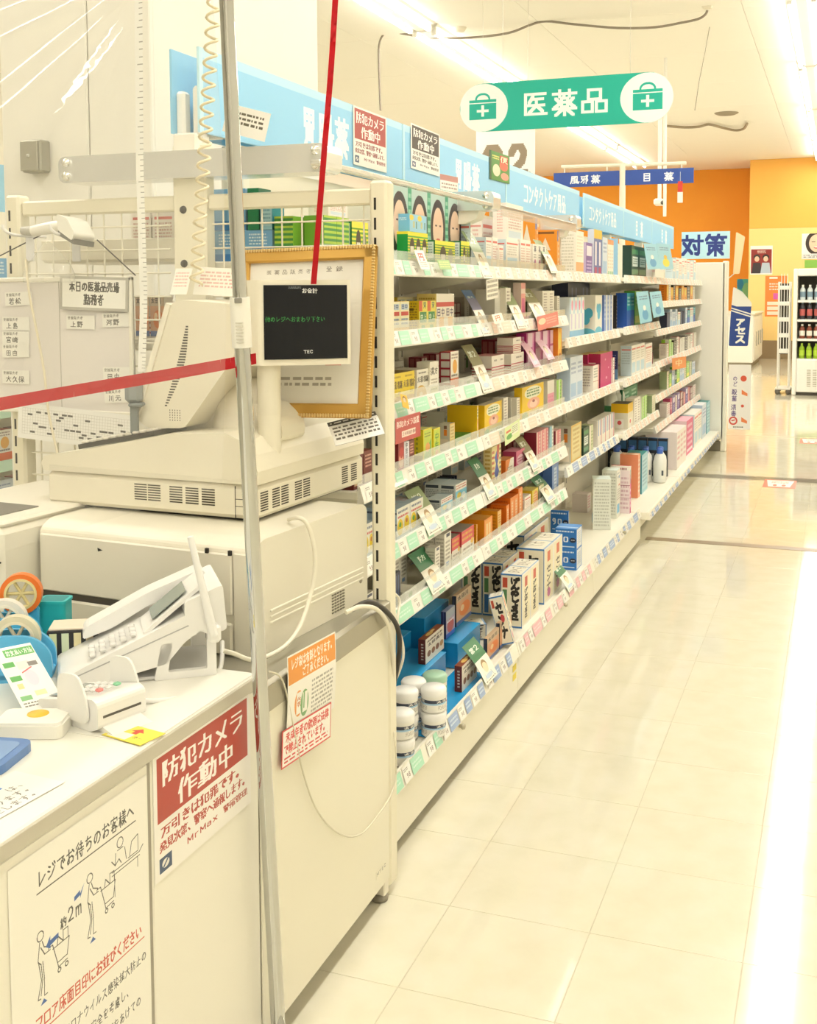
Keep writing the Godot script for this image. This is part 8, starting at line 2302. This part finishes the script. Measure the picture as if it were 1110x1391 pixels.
"有": [[1,5,19,5],[9,1,7,7,1,14],["月",5,8,18,20]], "料": [["米",0,0,11,20],[12,4,14,6],[11,9,14,11],[10,15,20,13],[17,1,17,20]], "了": [[4,3,16,3,10,9],[10,9,10,18,7,18]], "承": [[5,2,14,2,10,5],[10,5,10,18,8,19],[7,9,13,9],[6,12,14,12],[2,8,6,8,2,17],[17,6,14,9],[13,8,19,17],[6,15,14,15]],
"未": [["木",0,0,20,20],[4,3,16,3]], "成": [[3,4,18,4],[3,4,3,12,1,19],[3,9,9,9,9,14,7,15],[12,1,14,13,19,18,19,14],[18,7,11,17],[15,1,18,3]], "年": [[6,1,2,8],[5,4,18,4],[5,9,17,9],[5,9,5,14],[1,14,19,14],[11,4,11,20]],
"飲": [[6,1,0,8],[6,1,11,7],[2,8,9,8,9,14,2,14,2,8],[2,11,9,11],[2,8,2,19,9,17],[13,1,11,8],[12,5,20,5,18,9],[15,7,14,14,9,20],[15,12,20,20]], "酒": [["氵",0,0,16,20],[7,3,20,3],[8,7,19,7,19,19,8,19,8,7],[12,3,12,11,8,12],[15,3,15,11,19,12],[8,15,19,15]],
"法": [["氵",0,0,16,20],["土",7,0,20,12],[13,11,9,18,18,17],[16,13,19,19]], "律": [[7,1,1,6],[7,6,0,13],[4,10,4,20],[9,3,18,3,18,10],[8,6,20,6],[9,10,18,10],[8,13,19,13],[7,16,20,16],[13,1,13,20]], "禁": [["木",0,0,10,10],["木",10,0,20,10],[4,11,16,11],[1,14,19,14],[10,14,10,20],[5,15,3,19],[15,15,17,19]],
"太": [["大",0,0,20,20],[8,15,11,18]], "散": [[0,4,11,4],[3,1,3,8],[8,1,8,8],[0,8,12,8],["月",1,9,11,20],["攵",10,0,20,20]], "漢": [["氵",0,0,16,20],["艹",7,0,20,8],[9,6,18,6,18,11,9,11,9,6],[8,14,19,14],[13,6,13,14,7,20],[13,14,20,20]],
"支": [[1,5,19,5],[10,1,10,9],[4,9,15,9,10,16,2,20],[6,11,18,20]], "払": [["扌",0,0,16,20],[14,2,10,17,18,15],[16,10,19,18]], "久": [[8,1,2,10],[6,5,15,5,12,12,3,20],[11,9,18,20]], "保": [["亻",0,0,11,20],[9,2,18,2,18,8,9,8,9,2],[7,12,20,12],[13,8,13,20],[13,12,7,19],[13,12,20,19]],
"里": [["田",0,0,20,14],[10,1,10,19],[3,15,17,15],[1,19,19,19]], "美": [[6,1,8,4],[14,1,12,4],[3,4,17,4],[4,8,16,8],[2,11,18,11],[10,4,10,11],[1,14,19,14],[10,11,9,15,2,20],[10,14,18,20]],
"野": [["田",0,0,11,11],[5,1,5,18],[1,14,10,14],[0,18,11,17],[12,2,19,2,15,6],[12,4,15,7],[11,9,20,9,18,12],[15,9,15,19,13,19]], "川": [[4,2,4,12,2,19],[10,3,10,17],[16,2,16,20]], "元": [[4,3,16,3],[1,8,19,8],[8,8,7,14,2,19],[12,8,12,17,18,18,19,14]],
"島": [[10,0,8,3],[5,3,15,3,15,9,5,9],[5,3,5,12,18,12,17,19,15,19],[5,6,15,6],[4,15,4,19,12,19,12,15],[8,13,8,19]], "宮": [["宀",0,0,20,14],[6,7,14,7,14,11,6,11,6,7],[4,13,16,13,16,19,4,19,4,13]], "崎": [[4,3,4,16],[1,6,1,16,8,16,8,6],[9,4,20,4],[14,1,10,8],[14,4,18,8],[9,9,20,9],[18,9,18,19,16,19],[10,12,15,12,15,16,10,16,10,12]],
"由": [[3,6,17,6,17,19,3,19,3,6],[3,12,17,12],[10,1,10,19]], "生": [[6,2,2,9],[5,6,17,6],[4,12,16,12],[10,1,10,19],[1,19,19,19]], "子": [[4,3,16,3,10,8],[10,8,10,18,7,18],[1,11,19,11]], "松": [["木",0,0,10,20],[13,2,9,9],[16,1,20,9],[14,9,11,18,18,17],[17,13,19,19]],
"若": [["艹",0,0,20,12],[1,9,19,9],[10,6,8,11,1,18],[7,13,16,13,16,20,7,20,7,13]], "河": [["氵",0,0,16,20],[7,3,20,3],[17,3,17,18,14,19],[8,7,13,7,13,13,8,13,8,7]], "智": [[4,1,2,6],[3,3,10,3],[1,6,10,6],[6,3,5,7,1,10],[12,2,18,2,18,8,12,8,12,2],["日",3,9,17,20]],
"優": [["亻",0,0,9,20],[7,2,20,2],[9,4,18,4,18,9,9,9,9,4],[7,11,20,11],[10,12,16,12],[12,13,8,18],[10,15,17,15,8,20],[11,16,19,20]], "火": [[10,1,10,10,2,19],[10,10,18,19],[4,6,6,10],[16,6,14,10]],
"水": [[10,1,10,18,7,19],[2,7,7,7,2,16],[17,5,12,9],[11,8,19,17]], "円": [[3,20,3,3,17,3,17,19,14,19],[10,3,10,11],[3,11,17,11]], "便": [["亻",0,0,10,20],[7,2,20,2],[9,5,18,5,18,12,9,12,9,5],[9,8,18,8],[13,2,13,13,7,20],[9,13,20,20]],
"ア": [[3,4,17,4,12,9],[10,8,9,14,4,19]], "イ": [[16,2,10,9,2,13],[11,8,11,19]], "ウ": [[10,1,10,4],[3,9,3,5,17,5,16,11,8,19]], "カ": [[2,6,17,6,16,16,14,18,11,17],[9,1,9,8,3,18]], "ク": [[8,2,2,10],[7,6,16,6,13,13,5,19]],
"ケ": [[7,1,2,10],[5,7,19,7],[14,7,12,14,6,19]], "コ": [[3,4,17,4,17,18],[2,18,17,18]], "ジ": [[4,3,8,5],[2,8,6,10],[3,18,11,15,18,7],[13,2,15,5],[17,1,19,4]], "ス": [[4,3,15,3,10,12,2,19],[10,11,18,19]],
"ズ": [[4,3,14,3,9,12,2,19],[9,11,17,19],[15,1,17,4],[18,0,20,3]], "セ": [[1,9,18,5,14,11],[7,2,7,17,9,18,18,18]], "タ": [[8,2,2,10],[7,5,16,5,13,13,5,19],[6,9,14,14]], "ト": [[7,1,7,20],[7,8,16,13]], "ナ": [[1,7,19,7],[11,1,10,10,4,19]],
"フ": [[3,4,17,4,15,11,5,19]], "メ": [[16,2,12,12,3,19],[4,7,16,17]], "ラ": [[4,3,16,3],[2,8,17,8,15,14,6,19]], "ル": [[6,3,6,11,2,18],[11,2,11,18,19,11]], "レ": [[5,2,5,18,18,9]], "ロ": [[3,4,17,4,17,18,3,18,3,4]], "ワ": [[3,9,3,4,17,4,15,12,7,19]], "ン": [[3,4,8,7],[3,18,11,15,18,6]], "ィ": [[14,7,10,12,4,15],[10,11,10,19]],
"あ": [[3,5,16,4],[8,1,8,12,10,17],[14,8,11,14,5,18,3,15,6,11,13,9,18,13,17,17,13,19]], "い": [[3,4,3,12,6,17,8,13],[15,6,18,13]], "う": [[7,1,13,3],[3,8,10,6,15,7,16,11,12,17,7,19]], "お": [[2,6,13,5],[7,1,7,17,4,18,3,15,7,11,13,10,17,13,16,17,11,18],[15,3,19,7]],
"き": [[4,5,16,3],[4,9,17,7],[8,1,15,12,8,11],[5,14,6,18,14,19]], "く": [[14,1,5,10,15,19]], "け": [[3,2,2,11,4,18],[8,7,19,6],[14,1,15,11,11,19]], "げ": [[3,2,2,11,4,18],[8,7,17,6],[13,2,14,11,10,19],[16,1,18,4],[19,0,20,3]], "こ": [[4,4,15,4,12,7],[4,12,5,17,17,17]], "ご": [[4,5,13,5,11,7],[4,12,5,17,16,17],[15,1,17,4],[18,0,20,3]],
"さ": [[3,7,17,5],[8,1,15,13,8,12],[5,14,6,18,14,19]], "し": [[5,1,5,15,8,19,14,18,18,13]], "す": [[1,5,19,5],[12,1,12,12,9,14,7,11,10,8,12,11,11,16,7,20]], "だ": [[2,5,12,5],[8,1,3,19],[10,10,16,9],[9,15,11,18,18,18],[14,2,16,5],[18,1,19,4]], "ち": [[3,5,16,4],[8,1,5,12,12,8,17,11,15,17,7,19]],
"で": [[2,4,17,3,11,8,10,14,14,18],[14,8,16,11],[17,7,19,10]], "と": [[6,2,8,9],[16,6,6,12,5,17,9,19,17,18]], "ど": [[5,2,7,9],[15,7,5,12,4,17,8,19,16,18],[14,2,16,5],[18,1,19,4]], "な": [[2,5,11,4],[7,1,3,12],[14,4,18,7],[14,8,14,16,10,19,7,16,10,14,18,18]], "に": [[3,2,2,11,4,18],[9,5,17,5],[9,13,10,17,18,17]],
"の": [[11,4,8,14,4,16,2,12,5,6,11,4,16,6,18,11,15,16,11,18]], "は": [[3,2,2,11,4,18],[8,6,19,6],[14,1,14,15,11,19,8,16,11,14,18,17]], "び": [[2,5,9,4,5,10,5,15,9,18,14,13,13,5,18,11],[15,1,17,4],[18,0,20,3]], "へ": [[1,12,8,5,19,15]], "ま": [[3,5,17,5],[4,9,16,9],[10,1,10,15,7,19,4,16,7,14,16,18]],
"め": [[4,4,9,15],[12,2,8,13,4,17,2,12,6,7,13,6,18,10,16,16,11,19]], "よ": [[11,6,17,6],[11,1,11,15,7,19,4,16,7,14,16,18]], "ょ": [[11,9,16,9],[11,5,11,16,8,19,5,17,8,15,15,19]], "り": [[5,2,4,9,6,12],[14,2,15,10,8,19]], "る": [[4,3,14,3,4,12,11,9,17,12,15,18,9,19,8,15,12,16]], "れ": [[6,1,6,20],[2,6,8,5,2,16],[6,11,12,6,14,8,13,16,15,18,19,15]],
"わ": [[6,1,6,20],[2,6,8,5,2,16],[6,11,13,7,18,11,16,16,11,19]], "を": [[3,4,16,4],[9,1,4,12,9,9,11,14],[18,8,7,14,7,18,16,19]], "ん": [[10,1,2,19,8,11,11,13,12,18,16,17,19,12]], "て": [[2,4,17,3,11,8,10,14,14,18]], "が": [[1,6,11,6,11,14,9,18,7,17],[6,1,6,8,2,18],[14,7,17,13],[13,2,15,5],[17,1,18,4]], "た": [[2,5,12,5],[8,1,3,19],[10,10,17,9],[9,15,11,18,18,18]],
"。": [[2,16,5,14,7,16,5,19,2,17]], "、": [[3,14,7,19]], "・": [[9,10,11,10]], "ー": [[2,10,18,10]], "0": [[6,3,14,3,16,6,16,15,14,18,6,18,4,15,4,6,6,3]], "1": [[6,6,11,2,11,19]], "2": [[4,6,7,2,13,2,16,6,14,11,4,18,17,18]], "4": [[13,19,13,2,3,13,18,13]], "8": [[7,10,4,6,7,2,13,2,16,6,13,10,7,10,3,14,7,18,13,18,17,14,13,10]], "9": [[15,7,12,2,7,2,4,6,7,10,12,10,15,7,14,15,8,19]],
"G": [[17,6,13,2,7,2,3,7,3,13,7,18,13,18,17,15,17,11,11,11]], "M": [[2,19,2,2,10,14,18,2,18,19]], "r": [[5,7,5,19],[5,11,9,7,14,7]], "a": [[5,8,13,7,15,10,15,19],[15,12,7,12,4,15,6,19,12,19,15,16]], "x": [[4,7,16,19],[16,7,4,19]], "T": [[2,3,18,3],[10,3,10,19]], "E": [[16,3,4,3,4,18,16,18],[4,10,14,10]], "C": [[17,6,13,2,7,2,3,7,3,13,7,18,13,18,17,15]], "m": [[3,19,3,8],[3,11,6,8,9,8,10,11,10,19],[10,11,13,8,16,8,17,11,17,19]], "+": [[2,10,18,10],[10,2,10,18]],
}
